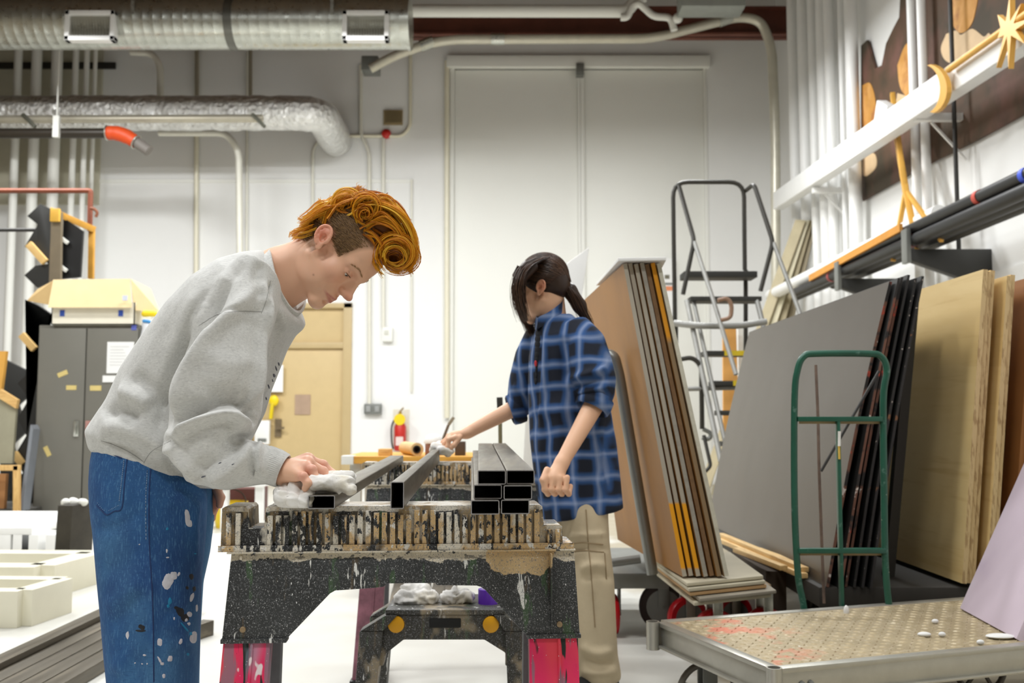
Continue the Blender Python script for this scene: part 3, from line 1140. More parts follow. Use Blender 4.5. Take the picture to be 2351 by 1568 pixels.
def sawhorse_local(T, place=None):
    """build a plastic trestle under T in its own frame: x along the beam, y away from the viewer, z from the beam top"""
    def X(px):
        return (px - 921) * 0.000848

    def Z(py):
        return -(py - 1155) * 0.000848
    D = 0.115                     # depth of the beam

    def B(mb, name, mat, par=T, **kw):
        me = mb.mesh(name, **kw)
        o = bpy.data.objects.new(name, me)
        COL.objects.link(o)
        o.parent = par
        WM[o] = WM[T]
        for q in (mat if isinstance(mat, list) else [mat]):
            me.materials.append(q)
        return o
    # top beam: stepped silhouette with ribs
    sil = [(515, 1250), (517, 1158), (523, 1154), (570, 1154), (576, 1160), (578, 1203), (612, 1203), (614, 1157), (618, 1154), (1240, 1154), (1247, 1158), (1250, 1200), (1288, 1200), (1293, 1204), (1294, 1243), (1318, 1244), (1319, 1254), (512, 1254), (512, 1244)]
    b = MB()
    b.cur = 1
    b.prism([Vector((X(x), 0.004, Z(y))) for x, y in sil], (0, D - .008, 0))
    b.cur = 0
    x = 620
    while x < 1240:
        hgt = 1164 + 5 * ((int(x) * 7) % 3)
        b.box((X(x), -0.003, Z(1240)), (X(x + 12.0), 0.006, Z(hgt)))
        b.box((X(x), D - .006, Z(1240)), (X(x + 12.0), D + 0.003, Z(hgt)))
        x += 18.4
    for x in (528, 549, 1258, 1276):
        b.box((X(x), -0.003, Z(1240)), (X(x + 11), 0.006, Z(1168 if x < 700 else 1210)))
    b.box((X(512), -0.006, Z(1254)), (X(1319), D + .006, Z(1243)))
    b.box((X(512), -.006, Z(1243)), (X(1319), -.004, Z(1240)))
    beam = B(b, 'top_beam', [M_sawtop, M_sawbase], bevel=.0018)
    # lower body, front and back, flaring a little outwards
    body = [(541, 1254), (1320, 1254), (1328, 1448), (1211, 1448), (1112, 1342), (1104, 1337), (1094, 1334), (1004, 1332), (1000, 1327), (890, 1327), (884, 1334), (866, 1336), (775, 1341), (764, 1347), (668, 1446), (530, 1448)]
    for s in (-1, 1):
        fl = lambda y: (y - 1254) / 194 * 0.028
        m2 = MB()
        vs = []
        for dy in (0.0, 0.030):
            for x, y in body:
                yy = (-fl(y) + dy) if s < 0 else (D + fl(y) - dy)
                vs.append(Vector((X(x), yy, Z(y))))
        n = len(body)
        m2.add(vs, [list(range(n)), list(range(n, 2 * n))] + [(i, (i + 1) % n, n + (i + 1) % n, n + i) for i in range(n)])
        yy0 = (-fl(1448) - .004) if s < 0 else (D + fl(1448) - .030)
        for a, c in ((528, 672), (1208, 1330)):
            m2.box((X(a), yy0, Z(1450)), (X(c), yy0 + .034, Z(1440)))
        if s < 0:
            # shallow ledges, corner ridges and the recessed hand-hold panel
            m2.box((X(560), -.006, Z(1440)), (X(566), .004, Z(1262)))
            m2.box((X(1262), -.028, Z(1440)), (X(1266), .004, Z(1262)))
            m2.box((X(888), -.0035, Z(1296)), (X(1000), .006, Z(1291)))
            m2.box((X(884), -.0045, Z(1326)), (X(889), .006, Z(1262)))
            m2.box((X(532), -.010, Z(1258)), (X(1322), .004, Z(1254)))
        fr = B(m2, 'leg_housing', M_saw, bevel=.002)
        if s < 0:
            for px, py in ((575, 1421), (1282, 1420)):
                sc = MB()
                yq = -(py - 1254) / 194 * .028
                sc.lathe((X(px), yq + .003, Z(py)), (0, -1, 0), [(0, .0060), (.006, .0055), (.0075, .003)], 14)
                B(sc, 'screw', M('paint_filled_screw', (150, 128, 98), .5, .3), fr, smooth=True)
    # telescopic legs
    for s in (-1, 1):
        for (a, c, a2, c2) in ((533, 636, 526, 632), (1213, 1324, 1213, 1326)):
            y0 = -.026 if s < 0 else D + .026
            zt, zb = Z(1446), -0.829
            k = (zt - zb)
            fl = -0.055 if s < 0 else 0.055
            e = (X(a2) - X(a)) / (118 * .000848) * k
            e2 = (X(c2) - X(c)) / (118 * .000848) * k
            e = max(-.05, min(.05, e))
            e2 = max(-.05, min(.05, e2))
            t = .034 if s < 0 else -.034
            P8 = [(X(a) + e, y0 + fl, zb), (X(c) + e2, y0 + fl, zb), (X(c) + e2, y0 + fl + t, zb), (X(a) + e, y0 + fl + t, zb),
                  (X(a), y0, zt), (X(c), y0, zt), (X(c), y0 + t, zt), (X(a), y0 + t, zt)]
            m2 = MB()
            m2.hexa([Vector(p) for p in P8])
            if s < 0:
                xm = (X(a) + X(c)) / 2 + .01
                m2.bar((xm, y0 - .001, zt), (xm + (e + e2) / 2, y0 + fl - .001, zb), .006, .006)
            lg = B(m2, 'leg', M_sawleg if s < 0 else M_sawleg2, bevel=.003)
            f = MB()
            f.box((X(a) + e - .006, y0 + fl - .012, zb), (X(c) + e2 + .006, y0 + fl + .045 if s < 0 else y0 + fl + .012, zb + .03))
            B(f, 'foot', M_black, lg, bevel=.005)


zs = 0.829
yawS = math.atan2(0.050, 0.69)
S1 = thing('sawhorse', 'near paint-caked black plastic sawhorse with pink sprayed legs, in the middle foreground', 'sawhorse', (0, 0, 0), 0.0, 'plastic sawhorses')
sawhorse_local(S1)
pc = at(921, 1160, 1.955)
S2 = dup(S1, (at(1038, 1090, 3.93).x, 3.87, zs), 0.02, 'far paint-caked sawhorse in front of the workbench, holding up the far tube ends')
for o in S2.children:
    if o.name.startswith('leg') and 'housing' not in o.name and o.data.materials[0] == M_sawleg:
        o.material_slots[0].link = 'OBJECT'
        o.material_slots[0].material = M_sawleg_far
S1.location = (pc.x, 1.955, zs)
S1.rotation_euler = (0, 0, yawS)

# --- steel tubes
m = Mat('raw_steel_tube', (96, 90, 79), 0.38, 0.75)
m.vary(0.18, 4, (1, 0.15, 1))
m.spots((140, 130, 112), 30, 0.5, 0.7, (1, 0.06, 1), amt=.6)
m.rough(m.rng(m.noise(20, 3, 0.5, (1, .1, 1)), .3, .7, .30, .50))
M_steel = m.done()
M_cut = M('bright_cut_steel', (176, 176, 180), .35, .8, var=.1, vs=200)


def rect_tube(name, p, q, w, h, wall, label, group, roll=None, cat='steel tube'):
    p, q = Vector(p), Vector(q)
    d = (q - p).normalized()
    a = d.cross(Vector((0, 0, 1))).normalized()
    b = a.cross(d)
    if roll:
        a, b = a * math.cos(roll) + b * math.sin(roll), b * math.cos(roll) - a * math.sin(roll)
    vs = []
    r = .003

    def loop(c, ww, hh, rr):
        out = []
        for sx, sy, a0 in ((1, 1, 0), (-1, 1, 90), (-1, -1, 180), (1, -1, 270)):
            for k in range(4):
                t = math.radians(a0 + 30 * k)
                out.append(c + a * (sx * (ww / 2 - rr) + rr * math.cos(t)) + b * (sy * (hh / 2 - rr) + rr * math.sin(t)))
        return out
    vs = loop(p, w, h, r) + loop(p, w - 2 * wall, h - 2 * wall, .0012) + loop(q, w, h, r) + loop(q, w - 2 * wall, h - 2 * wall, .0012)
    N = 16
    mb = MB()
    fs = []
    for k in range(N):
        k2 = (k + 1) % N
        fs += [(k, k2, 2 * N + k2, 2 * N + k), (N + k2, N + k, 3 * N + k, 3 * N + k2)]
    mb.add(vs, fs)
    mb.cur = 1
    mb.f += [(k2 if False else (k + 1) % N, k, N + k, N + (k + 1) % N) for k in range(N)] + [(2 * N + k, 2 * N + (k + 1) % N, 3 * N + (k + 1) % N, 3 * N + k) for k in range(N)]
    mb.mi += [1] * (2 * N)
    return props(mb.build(name, [M_steel, M_cut], None, smooth=True, angle=35), label, cat, group)


g = 'steel tubes lying across the sawhorses'
tz = zs
rect_tube('steel_tube', (at(738, 1150, 1.90).x, 1.90, tz + .0127), (at(911, 1058, 3.92).x, 3.92, tz + .0127), .0508, .0254, .0018, 'steel tube lying flat under the wiping hand and rag', g)
rect_tube('steel_tube', (at(912, 1139, 1.90).x, 1.90, tz + .0254), (at(1002, 1045, 3.92).x, 3.92, tz + .0254), .0508, .0254, .0018, 'steel tube standing on its narrow edge between the wiped tube and the stack', g, PI / 2)
for j, (row, a, b) in enumerate(((0, (1114, 1183), (1098, 1129)), (1, (1120, 1189), (1101, 1132)), (2, (1129, 1195), (1114, 1146)))):
    for k in range(2):
        nm = ('bottom', 'middle', 'top')[row]
        sd = 'left' if k == 0 else 'right'
        y0 = 1.79 + .008 * ((j * 2 + k) % 3)
        rect_tube('steel_tube', (at(a[k], 1110, y0).x, y0, tz + .0127 + row * .0262), (at(b[k], 1030, 3.72).x, 3.72 + .02 * k, tz + .0127 + row * .0262), .0508, .0254, .0018,
                  '%s-row tube on the %s side of the stacked steel tubes' % (nm, sd), g)

# --- rag under the hand
m = Mat('white_rag', (232, 230, 226), .95)
m.spots((214, 206, 186), 14, .5, .7)
m.spots((140, 136, 128), 70, .66, .72, amt=.6)
m.bump(m.noise(160, 3), .35, .002)
M_rag = m.done()
rp = []
for a, b, r0, r1 in (((722, 1108, 1.93), (796, 1110, 1.945), .016, .017), ((730, 1098, 1.97), (800, 1100, 1.98), .014, .016), ((775, 1095, 1.96), (803, 1092, 1.965), .012, .009), ((720, 1118, 1.95), (770, 1118, 1.96), .016, .016),
                     ((790, 1112, 1.94), (803, 1124, 1.935), .015, .013), ((728, 1112, 1.99), (775, 1098, 2.0), .014, .012)):
    rp.append(cap(at(*a), at(*b), r0 * .9, r1 * .9, .003))
rp.append(ell(at(806, 1108, 1.925), (.011, .012, .008), .002, op='s'))
cols = [(640, 1128), (655, 1118), (672, 1114), (690, 1116), (708, 1120)]
for i, (x, y) in enumerate(cols):
    rp.append(cap(at(x + 3, y + 2, 1.94 + .012 * (i % 2)), at(648 + 13 * i, 1152 - (i == 0) * 8, 1.915 + .01 * (i % 2)), .010, .0145, .0015))
    rp.append(cap(at(x + 6, y + 4, 1.985), at(650 + 13 * i, 1148, 1.985), .014, .014, .008))
V, Q = skin_of(rp, at(610, 1175, 1.95) - Vector((0, .12, .01)), at(830, 1070, 1.95) + Vector((0, .12, .01)), .002)
N = normals_of(V, Q)
def ridge(v, f, a):
    return (1 - abs(mnoise.noise(Vector((v[0] * f, v[1] * f, v[2] * f * 1.6)))) * 2.4) * a


V = V + N * np.array([ridge(np.array((v[0] * .5 + v[2] * .3, v[1], v[2])), 46, .0026) + ridge(v + 3, 90, .0005) + mnoise.noise(Vector(v) * 300) * .0004 for v in V])[:, None]
V[:, 2] = np.maximum(V[:, 2], zs + .001)
props(link_mesh('rag', np_mesh('rag', V, Q), M_rag), 'crumpled white rag held on the tube under the fingers', 'rag')

# --- low step stool between the sawhorses
Ys = 2.90
k_ = Ys / FPX


def sx(px):
    return at(px, 1450, Ys).x


def sz(py):
    return at(1015, py, Ys).z


ST = thing('step_stool', 'low paint-spattered black plastic step stool with yellow caps, seen under the near sawhorse', 'stool', (sx(1015), Ys + .12, 0))
b = MB()
b.box((sx(884), Ys, sz(1412)), (sx(1160), Ys + .26, sz(1400)))
b.box((sx(892), Ys + .01, sz(1470)), (sx(1152), Ys + .03, sz(1412)))
b.prism([Vector((sx(x), Ys + .005, sz(y))) for x, y in ((886, 1412), (1158, 1412), (1176, 1530), (1160, 1530), (1160, 1500), (1112, 1470), (926, 1470), (886, 1502), (880, 1530), (868, 1530))], (0, .03, 0))
b.box((sx(892), Ys + .23, sz(1470)), (sx(1152), Ys + .25, sz(1412)))
b.build('top_platform', M_stool, ST, bevel=.004)
for (a, c) in (((826, 880), (820, 868)), ((1160, 1206), (1166, 1216))):
    for s in (0, 1):
        y0 = Ys - .01 if s == 0 else Ys + .20
        fl = -.06 if s == 0 else .06
        zt, zb = sz(1412), 0
        k = (zt - zb) / (sz(1412) - sz(1568))
        e0, e1 = (c[0] - a[0]) * k_ * k, (c[1] - a[1]) * k_ * k
        top0, top1 = (sx(884), sx(912)) if a[0] < 1000 else (sx(1134), sx(1160))
        zm = sz(1448)
        m2 = MB()
        m2.hexa([Vector(p) for p in ((sx(a[0]), y0 - .0, zm), (sx(a[1]), y0, zm), (sx(a[1]), y0 + .06, zm), (sx(a[0]), y0 + .06, zm), (top0, y0, zt), (top1, y0, zt), (top1, y0 + .06, zt), (top0, y0 + .06, zt))])
        m2.hexa([Vector(p) for p in ((sx(a[0]) + e0, y0 + fl, zb), (sx(a[1]) + e1, y0 + fl, zb), (sx(a[1]) + e1, y0 + fl + .06, zb), (sx(a[0]) + e0, y0 + fl + .06, zb),
                                     (sx(a[0]), y0, zm), (sx(a[1]), y0, zm), (sx(a[1]), y0 + .06, zm), (sx(a[0]), y0 + .06, zm))])
        m2.build('leg', M_stool, ST, bevel=.004)
h = MB()
h.box((sx(985), Ys + .0, sz(1442)), (sx(1058), Ys + .012, sz(1420)))
h.build('hand_slot', M('slot_dark', (22, 22, 20), .7), ST, bevel=.004)
for px in (909, 1127):
    y = MB()
    y.lathe((sx(px), Ys + .008, sz(1434)), (0, -1, 0), [(0, .024), (.010, .023), (.014, .012)], 20)
    y.build('cap', M('yellow_cap', (226, 162, 16), .45), ST, smooth=True, angle=50)
zt = sz(1400)
# things lying on the stool
def lump(name, pts, h, label, cat, mat, amp=.012, fr=30, base=None, vox=.004):
    pr = [cap(a, b, r0, r1, .01) for a, b, r0, r1 in pts]
    lo = np.min([p.lo for p in pr], 0) - .03
    hi = np.max([p.hi for p in pr], 0) + .03
    V, Q = skin_of(pr, lo, hi, vox)
    N = normals_of(V, Q)
    V = V + N * np.array([ridge(v, fr, amp) + ridge(v + 2, fr * 2.3, amp * .4) for v in V])[:, None]
    if base is not None:
        V[:, 2] = np.maximum(V[:, 2], base)
    return props(link_mesh(name, np_mesh(name, V, Q), mat), label, cat)


def q(px, dy=0.10, dz=0.015):
    return (sx(px), Ys + dy, zt + dz)


lump('rag', [(q(915), q(975), .018, .02), (q(925, .14, .03), q(965, .12, .03), .02, .018), (q(950, .15, .04), q(985, .12, .012), .014, .012)], 0, 'white folded rag on the left of the step stool', 'rag', M_rag, .008, 34, zt)
lump('paper_scrap', [(q(1022), q(1035, .1, .035), .014, .008), (q(1040), q(1068), .013, .014), (q(1055, .14, .02), q(1072, .12, .012), .010, .010)], 0, 'crumpled white paper in the middle of the step stool', 'paper', M_rag, .010, 46, zt)
tp = thing('tape_roll', 'purple roll of tape on the right of the step stool', 'tape', (sx(1119), Ys + .10, zt))
MB().pipe((sx(1119), Ys + .10, zt), (sx(1119), Ys + .10, zt + .042), .030, .020, 28).build('tape', M('purple_tape', (98, 44, 178), .35), tp, smooth=True, angle=40)
MB().pipe((sx(1119), Ys + .10, zt - .0), (sx(1119), Ys + .10, zt + .043), .0198, .0175, 28).build('core', M('card_core', (190, 180, 200), .8), tp, smooth=True, angle=40)
# ------------------------------------------------------------------ left-hand side
# grey cabinet
Yc = 9.7
cab = thing('steel_cabinet', 'tall grey two-door steel cabinet behind the bending person', 'cabinet', (wx(198, Yc), Yc + .25, 0))
M_cab = M('grey_cabinet_paint', (118, 116, 108), .45, .1, var=.05, vs=2)
x0, x1, zt = wx(80, Yc), wx(317, Yc), wz(746, Yc)
MB().box((x0, Yc + .02, 0.0), (x1, Yc + .5, zt)).build('body', M_cab, cab, bevel=.008)
xm = wx(193, Yc)
for i, (a, b) in enumerate(((x0 + .02, xm - .006), (xm + .006, x1 - .02))):
    dr = MB().box((a, Yc - .005, .06), (b, Yc + .02, zt - .03)).build('door', M_cab, cab, bevel=.005)
    hx = wx(177 if i == 0 else 204, Yc)
    hd = MB()
    hd.box((hx - .025, Yc - .02, wz(1002, Yc)), (hx + .025, Yc - .004, wz(966, Yc)))
    hd.bar((hx, Yc - .035, wz(998, Yc)), (hx, Yc - .035, wz(974, Yc)), .018, .02)
    hd.build('handle', M_galv if i == 0 else M('pink_handle', (176, 132, 124), .4), dr, bevel=.004)
    tpm = M('masking_tape_%d' % i, (206, 186, 120), .7, var=.1)
    if i == 0:
        for (px, py, r) in ((141, 858, -.4), (162, 890, 0), (112, 1036, 1.1)):
            R = Matrix.Rotation(r, 3, 'Y')
            MB().cbox((wx(px, Yc), Yc - .007, wz(py, Yc)), (.10, .003, .045), R).build('tape_strip', tpm, dr)
    else:
        MB().cbox((wx(218, Yc), Yc - .007, wz(891, Yc)), (.11, .003, .05)).build('tape_strip', tpm, dr)
        MB().cbox((wx(302, Yc), Yc - .007, wz(752, Yc)), (.05, .003, .05)).build('sticker', M('blue_sticker', (90, 100, 180), .6), dr)
M_paper = M('paper', (238, 238, 236), .8, var=.02)
nt = thing('notice', 'white paper notice taped to the right door of the grey cabinet', 'notice', (wx(272, Yc), Yc - .01, wz(858, Yc)))
MB().box((wx(242, Yc), Yc - .010, wz(857, Yc)), (wx(304, Yc), Yc - .0075, wz(785, Yc))).build('sheet', M_paper, nt)
ln = MB()
for k in range(7):
    z = wz(797 + 7 * k, Yc)
    ln.box((wx(249, Yc), Yc - .0108, z), (wx(249 + 44 - (k * 13) % 17, Yc), Yc - .0102, z + .006))
ln.build('printed_line', M('print_grey', (196, 196, 196), .8), nt)
solo('paper_slip', MB().cbox((wx(266, Yc), Yc - .012, wz(870, Yc)), (.27, .008, .065)), M_paper, 'white paper slip below the notice on the grey cabinet', 'paper')

# open cardboard box on the cabinet
m = Mat('cardboard', (212, 190, 144), .8)
m.vary(.05, 5)
M_card = m.done()
M_card2 = M('cardboard_inner', (186, 156, 104), .8, var=.06)
bx = thing('cardboard_box', 'open cardboard box with drooping flaps on top of the grey cabinet', 'box', (wx(210, Yc), Yc + .2, zt))
bz0, bz1 = zt, wz(695, Yc)
a, b = wx(113, Yc), wx(305, Yc)
w = MB()
w.box((a, Yc - .03, bz0), (b, Yc - .02, bz1)).box((a, Yc + .42, bz0), (b, Yc + .43, bz1)).box((a, Yc - .03, bz0), (a + .01, Yc + .43, bz1)).box((b - .01, Yc - .03, bz0), (b, Yc + .43, bz1)).box((a, Yc - .03, bz0), (b, Yc + .43, bz0 + .01))
w.build('carton', M('white_carton', (232, 226, 208), .8, var=.03), bx)
def flap(p0, p1, p2, p3, t=(0, .008, 0), mat=M_card):
    MB().slab([p0, p1, p2, p3], t).build('flap', mat, bx)
flap(at(110, 706, Yc - .10), at(302, 706, Yc - .10), at(298, 640, Yc + .06), at(122, 642, Yc + .06))
flap(at(300, 640, Yc + .05), at(306, 712, Yc - .03), at(366, 716, Yc + .05), at(345, 662, Yc + .25))
flap(at(122, 644, Yc + .06), at(112, 700, Yc - .02), at(62, 690, Yc + .12), at(86, 664, Yc + .25), mat=M_card2)
for px in (138, 273):
    MB().cbox((wx(px, Yc), Yc - .033, wz(720, Yc)), (.045, .005, .06)).build('tape_tab', M('blue_tape', (52, 84, 176), .6), bx)
MB().cbox(at(287, 684, Yc - .07), (.05, .005, .05)).build('sticker', M('pale_sticker', (206, 212, 226), .6), bx)
# bag with yellow top beside the cabinet
bg = thing('plastic_sack', 'tall white plastic sack with a yellow and blue top beside the grey cabinet', 'sack', (wx(342, 9.72), 9.72, 0))
def blob(name, pts, mat, par, amp=.01, fr=9, vox=.012):
    pr = [cap(a, b, r0, r1, .02) for a, b, r0, r1 in pts]
    lo = np.min([p.lo for p in pr], 0) - .05
    hi = np.max([p.hi for p in pr], 0) + .05
    V, Q = skin_of(pr, lo, hi, vox)
    N = normals_of(V, Q)
    V = V + N * np.array([mnoise.noise(Vector(v) * fr) * amp for v in V])[:, None]
    return link_mesh(name, np_mesh(name, V, Q), mat, par)
blob('sack', [(at(342, 748, 9.72), at(343, 1150, 9.72), .075, .08)], M('sack_white', (232, 234, 238), .5, var=.03), bg, .02)
blob('yellow_top', [(at(332, 720, 9.70), at(354, 721, 9.70), .03, .03)], M('yellow_plastic', (238, 206, 20), .5), bg, .012)
blob('blue_band', [(at(330, 737, 9.66), at(342, 738, 9.65), .02, .02), (at(352, 744, 9.66), at(357, 752, 9.66), .02, .018)], M('blue_plastic', (60, 140, 200), .5), bg, .008)

# black stair pieces standing on end
M_stair = M('black_stair_paint', (44, 44, 42), .6, var=.15, vs=3)
def stair(name, label, px_pts, Y, dep, treads, rail=None):
    T = thing(name, label, 'stair', (at(px_pts[0][0], 900, Y).x, Y, 0))
    MB().prism([at(x, y, Y) for x, y in px_pts], (0, dep, 0)).build('stringer', M_stair, T, bevel=.006)
    for (x0, y0, x1, y1, w) in treads:
        MB().bar(at(x0, y0, Y - .03), at(x1, y1, Y - .03), .05, w * Y / FPX, (0, 1, 0)).build('tread_end', M('ply_end', (224, 186, 120), .6, var=.1), T, bevel=.006)
    return T
T = stair('stair_unit', 'black sawtooth stair unit standing on end above the cardboard box', [(92, 468), (62, 496), (86, 515), (84, 520), (56, 566), (84, 585), (110, 605), (80, 610), (55, 632), (84, 660), (112, 648), (118, 590), (118, 480)], 10.5, .06, [(66, 560, 104, 602, 17)])
MB().prism([at(x, y, 10.48) for x, y in ((118, 480), (140, 486), (138, 640), (112, 648))], (0, .05, 0)).build('front_edge', M('worn_wood_edge', (122, 110, 90), .7), T)
MB().prism([at(x, y, 10.6) for x, y in ((146, 500), (190, 530), (184, 636), (140, 640))], (0, .04, 0)).build('back_panel', M_black, T)
fr = MB()
fr.bar(at(118, 484, 10.5), at(214, 526, 10.9), .10, .07, (0, 1, 0)).bar(at(211, 522, 10.9), at(209, 640, 10.9), .05, .06)
fr.build('frame', M('ochre_wood', (206, 152, 60), .6, var=.12), T, bevel=.005)
MB().cbox(at(127, 494, 10.44), (.10, .04, .14)).build('wood_patch', M('ochre_patch', (226, 176, 70), .6), T, bevel=.01)
for px, py in ((148, 552), (145, 616)):
    MB().bar(at(px - 8, py - 6, 10.55), at(px + 8, py + 6, 10.55), .03, .04).build('bracket', M_cream, T, bevel=.004)
T = stair('stair_unit', 'black sawtooth stair unit leaning at the left edge below the cardboard box', [(60, 690), (90, 705), (112, 720), (78, 735), (52, 775), (78, 805), (75, 845), (40, 880), (66, 915), (40, 960), (60, 1000), (30, 1050), (52, 1085), (20, 1140), (40, 1170), (78, 1176), (84, 745)], 10.1, .06, [(50, 768, 80, 802, 16), (32, 1040, 52, 1066, 16)])
T = stair('stair_unit', 'dark stair stringer behind the leaning frames at the far left edge', [(0, 820), (60, 850), (74, 900), (40, 930), (60, 990), (28, 1020), (44, 1090), (30, 1180), (0, 1180)], 10.6, .06, [])
# frames and boards stored by the stairs
lf = thing('stretcher_frame', 'pale wooden frame standing low at the left edge before the stair units', 'frame', (wx(24, 9.3), 9.3, 0))
fm = MB()
fm.bar(at(-40, 1074, 9.3), at(46, 1074, 9.3), .06, .05, (0, 1, 0)).bar(at(39, 1068, 9.3), at(39, 1188, 9.3), .06, .05)
fm.build('rail', M_pine, lf, bevel=.005)
solo('plank', MB().slab([at(-40, 905, 9.6), at(38, 918, 9.6), at(28, 1064, 9.5), at(-40, 1064, 9.5)], (0, .04, 0)), M('greenish_board', (150, 146, 124), .7), 'grey-green board leaning at the left edge above the wooden frame', 'board')
solo('plank', MB().slab([at(0, 893, 9.55), at(40, 918, 9.55), at(36, 938, 9.55), at(-6, 912, 9.55)], (0, .05, 0)), M_pineX, 'short pine offcut across the top of the grey-green board', 'board')
solo('plank', MB().slab([at(70, 975, 9.55), at(76, 985, 9.55), at(52, 1172, 9.35), at(44, 1170, 9.35)], (.02, .10, 0)), M('grey_blue_plank', (120, 124, 130), .6), 'thin grey plank leaning beside the cabinet', 'plank')
solo('plank', MB().slab([at(-20, 806, 9.9), at(14, 806, 9.9), at(2, 900, 9.8), at(-20, 900, 9.8)], (0, .05, 0)), M('ochre_plank', (206, 152, 64), .6), 'ochre plank at the left edge level with the cabinet doors', 'plank')
solo('plank', MB().slab([at(-20, 1088, 9.5), at(14, 1088, 9.5), at(8, 1184, 9.45), at(-20, 1184, 9.45)], (0, .05, 0)), M('brown_plank', (160, 112, 66), .6), 'brown plank behind the pale wooden frame', 'plank')
solo('plinth', MB().box((-8.2, 9.45, 0), (wx(76, 9.45), 10.3, wz(1168, 9.45))), M('dark_plinth', (72, 70, 66), .7), 'dark low plinth under the stored stair units', 'plinth', bevel=.01)

# white painted low frames on the floor
M_riser = M('riser_paint', (224, 220, 200), .5, var=.03)


def box_frame(label, P, h, t=.04):
    """open box of boards; P = four floor corners"""
    T = thing('low_riser', label, 'riser', sum((Vector(p) for p in P), Vector()) / 4, 0, 'white low risers on the floor')
    mb = MB()
    for i in range(4):
        a, b = Vector(P[i]), Vector(P[(i + 1) % 4])
        d = (b - a).normalized()
        n = Vector((-d.y, d.x, 0)) * t / 2
        mb = MB().hexa([a - n, b - n, b + n, a + n, a - n + Vector((0, 0, h)), b - n + Vector((0, 0, h)), b + n + Vector((0, 0, h)), a + n + Vector((0, 0, h))])
        mb.build('side_board', M_riser, T, bevel=.004)
    return T
p = onz(92, 1372, 0)
box_frame('white box frame on the floor at the left edge, between two others', [(p.x, p.y, 0), (p.x + .06, p.y + .55, 0), (p.x - 1.3, p.y + .6, 0), (p.x - 1.4, p.y + .05, 0)], .18, .16)
p = onz(50, 1438, 0)
box_frame('nearest white box frame on the floor, cut by the left edge', [(p.x, p.y, 0), (p.x + .04, p.y + .35, 0), (p.x - .9, p.y + .4, 0), (p.x - .95, p.y, 0)], .175, .10)
p = onz(205, 1240, 0)
pl = thing('low_platform', 'long white low platform on short legs across the floor at the left', 'platform', (p.x - 1.2, p.y, 0))
py = p.y
MB().box((-7.6, py - 1.0, .16), (p.x, py + .3, .21)).build('top_board', M_white, pl, bevel=.004)
for px in (12, 55, 75, 130):
    x = at(px, 1260, py - .95).x
    MB().box((x - .06, py - 1.0, 0), (x + .06, py - .7, .16)).build('leg', M_white, pl, bevel=.004)
MB().box((-7.6, py - .1, 0), (p.x, py - .02, .16)).build('skirt', M_cream, pl)
# dark post
p = onz(142, 1322, 0)
ps = thing('wooden_post', 'dark stubby wooden post standing on the white floor, plaster crumbs on its top', 'post', (p.x, p.y, 0))
h = at(142, 1160, p.y).z
k = p.y / FPX
MB().hexa([Vector(v) for v in ((p.x - 21 * k, p.y, 0), (p.x + 16 * k, p.y - .02, 0), (p.x + 36 * k, p.y + .20, 0), (p.x - 8 * k, p.y + .22, 0),
                               (p.x - 15 * k, p.y, h), (p.x + 22 * k, p.y - .02, h), (p.x + 44 * k, p.y + .18, h + .01), (p.x + 4 * k, p.y + .20, h + .01))]).build('shaft', M('charred_wood', (56, 52, 44), .75, var=.3, vs=8, bump=.3, bs=30), ps, bevel=.006)
rr = random.Random(5)
for i in range(5):
    c = Vector((p.x - 10 * k + i * 10 * k, p.y + .08 + .04 * (i % 2), h + .012))
    MB().ball(c, (rr.uniform(.02, .035), .03, rr.uniform(.015, .03)), 10, 7).build('plaster_crumb', M_cream, ps, smooth=True)
p = onz(200, 1230, 0)
solo('crate', MB().box((p.x - .09, p.y, 0), (p.x + .12, p.y + .3, .23)), M('brown_crate', (92, 72, 54), .7), 'small brown crate beside the grey cabinet, behind the jeans', 'crate', bevel=.006)
p = onz(512, 1216, 0)
yb = thing('bucket', 'yellow bucket on the floor between the person and the near sawhorse', 'bucket', (p.x, p.y + .2, 0))
MB().lathe((p.x, p.y + .2, 0), (0, 0, 1), [(0, .10), (.0, .12), (.20, .155), (.225, .165), (.235, .165), (.235, .15), (.02, .11)], 24).build('pail', M('yellow_pail', (238, 206, 14), .4), yb, smooth=True, angle=40)
MB().tube([Vector((p.x + .16 * math.cos(a), p.y + .2 + .05 * math.sin(a) - .05, .22 + .13 * math.sin(a))) for a in [PI * i / 14 for i in range(15)]], .006, 6).build('handle', M_dark, yb, smooth=True)
solo('crate', MB().box((at(500, 1140, 9.6).x, 9.6, 0.0), (at(592, 1140, 9.6).x, 10.0, wz(1122, 9.6))), M('dark_red_crate', (86, 44, 38), .6), 'dark red-brown crate behind the yellow bucket', 'crate', bevel=.01)
tb = thing('small_table', 'white table with a slim leg, half hidden behind the sweatshirt cuff', 'table', (at(590, 1200, 9.2).x, 9.2, 0))
MB().box((at(500, 1108, 9.0).x, 8.9, wz(1116, 9.0)), (at(612, 1108, 9.0).x, 9.5, wz(1106, 9.0))).build('table_top', M_white, tb, bevel=.006)
MB().box((at(588, 1150, 9.0).x, 8.95, 0), (at(606, 1150, 9.0).x, 9.02, wz(1116, 9.0))).build('leg', M_white, tb, bevel=.004)
MB().box((at(510, 1150, 9.0).x, 8.95, 0), (at(526, 1150, 9.0).x, 9.02, wz(1116, 9.0))).build('leg', M_white, tb, bevel=.004)
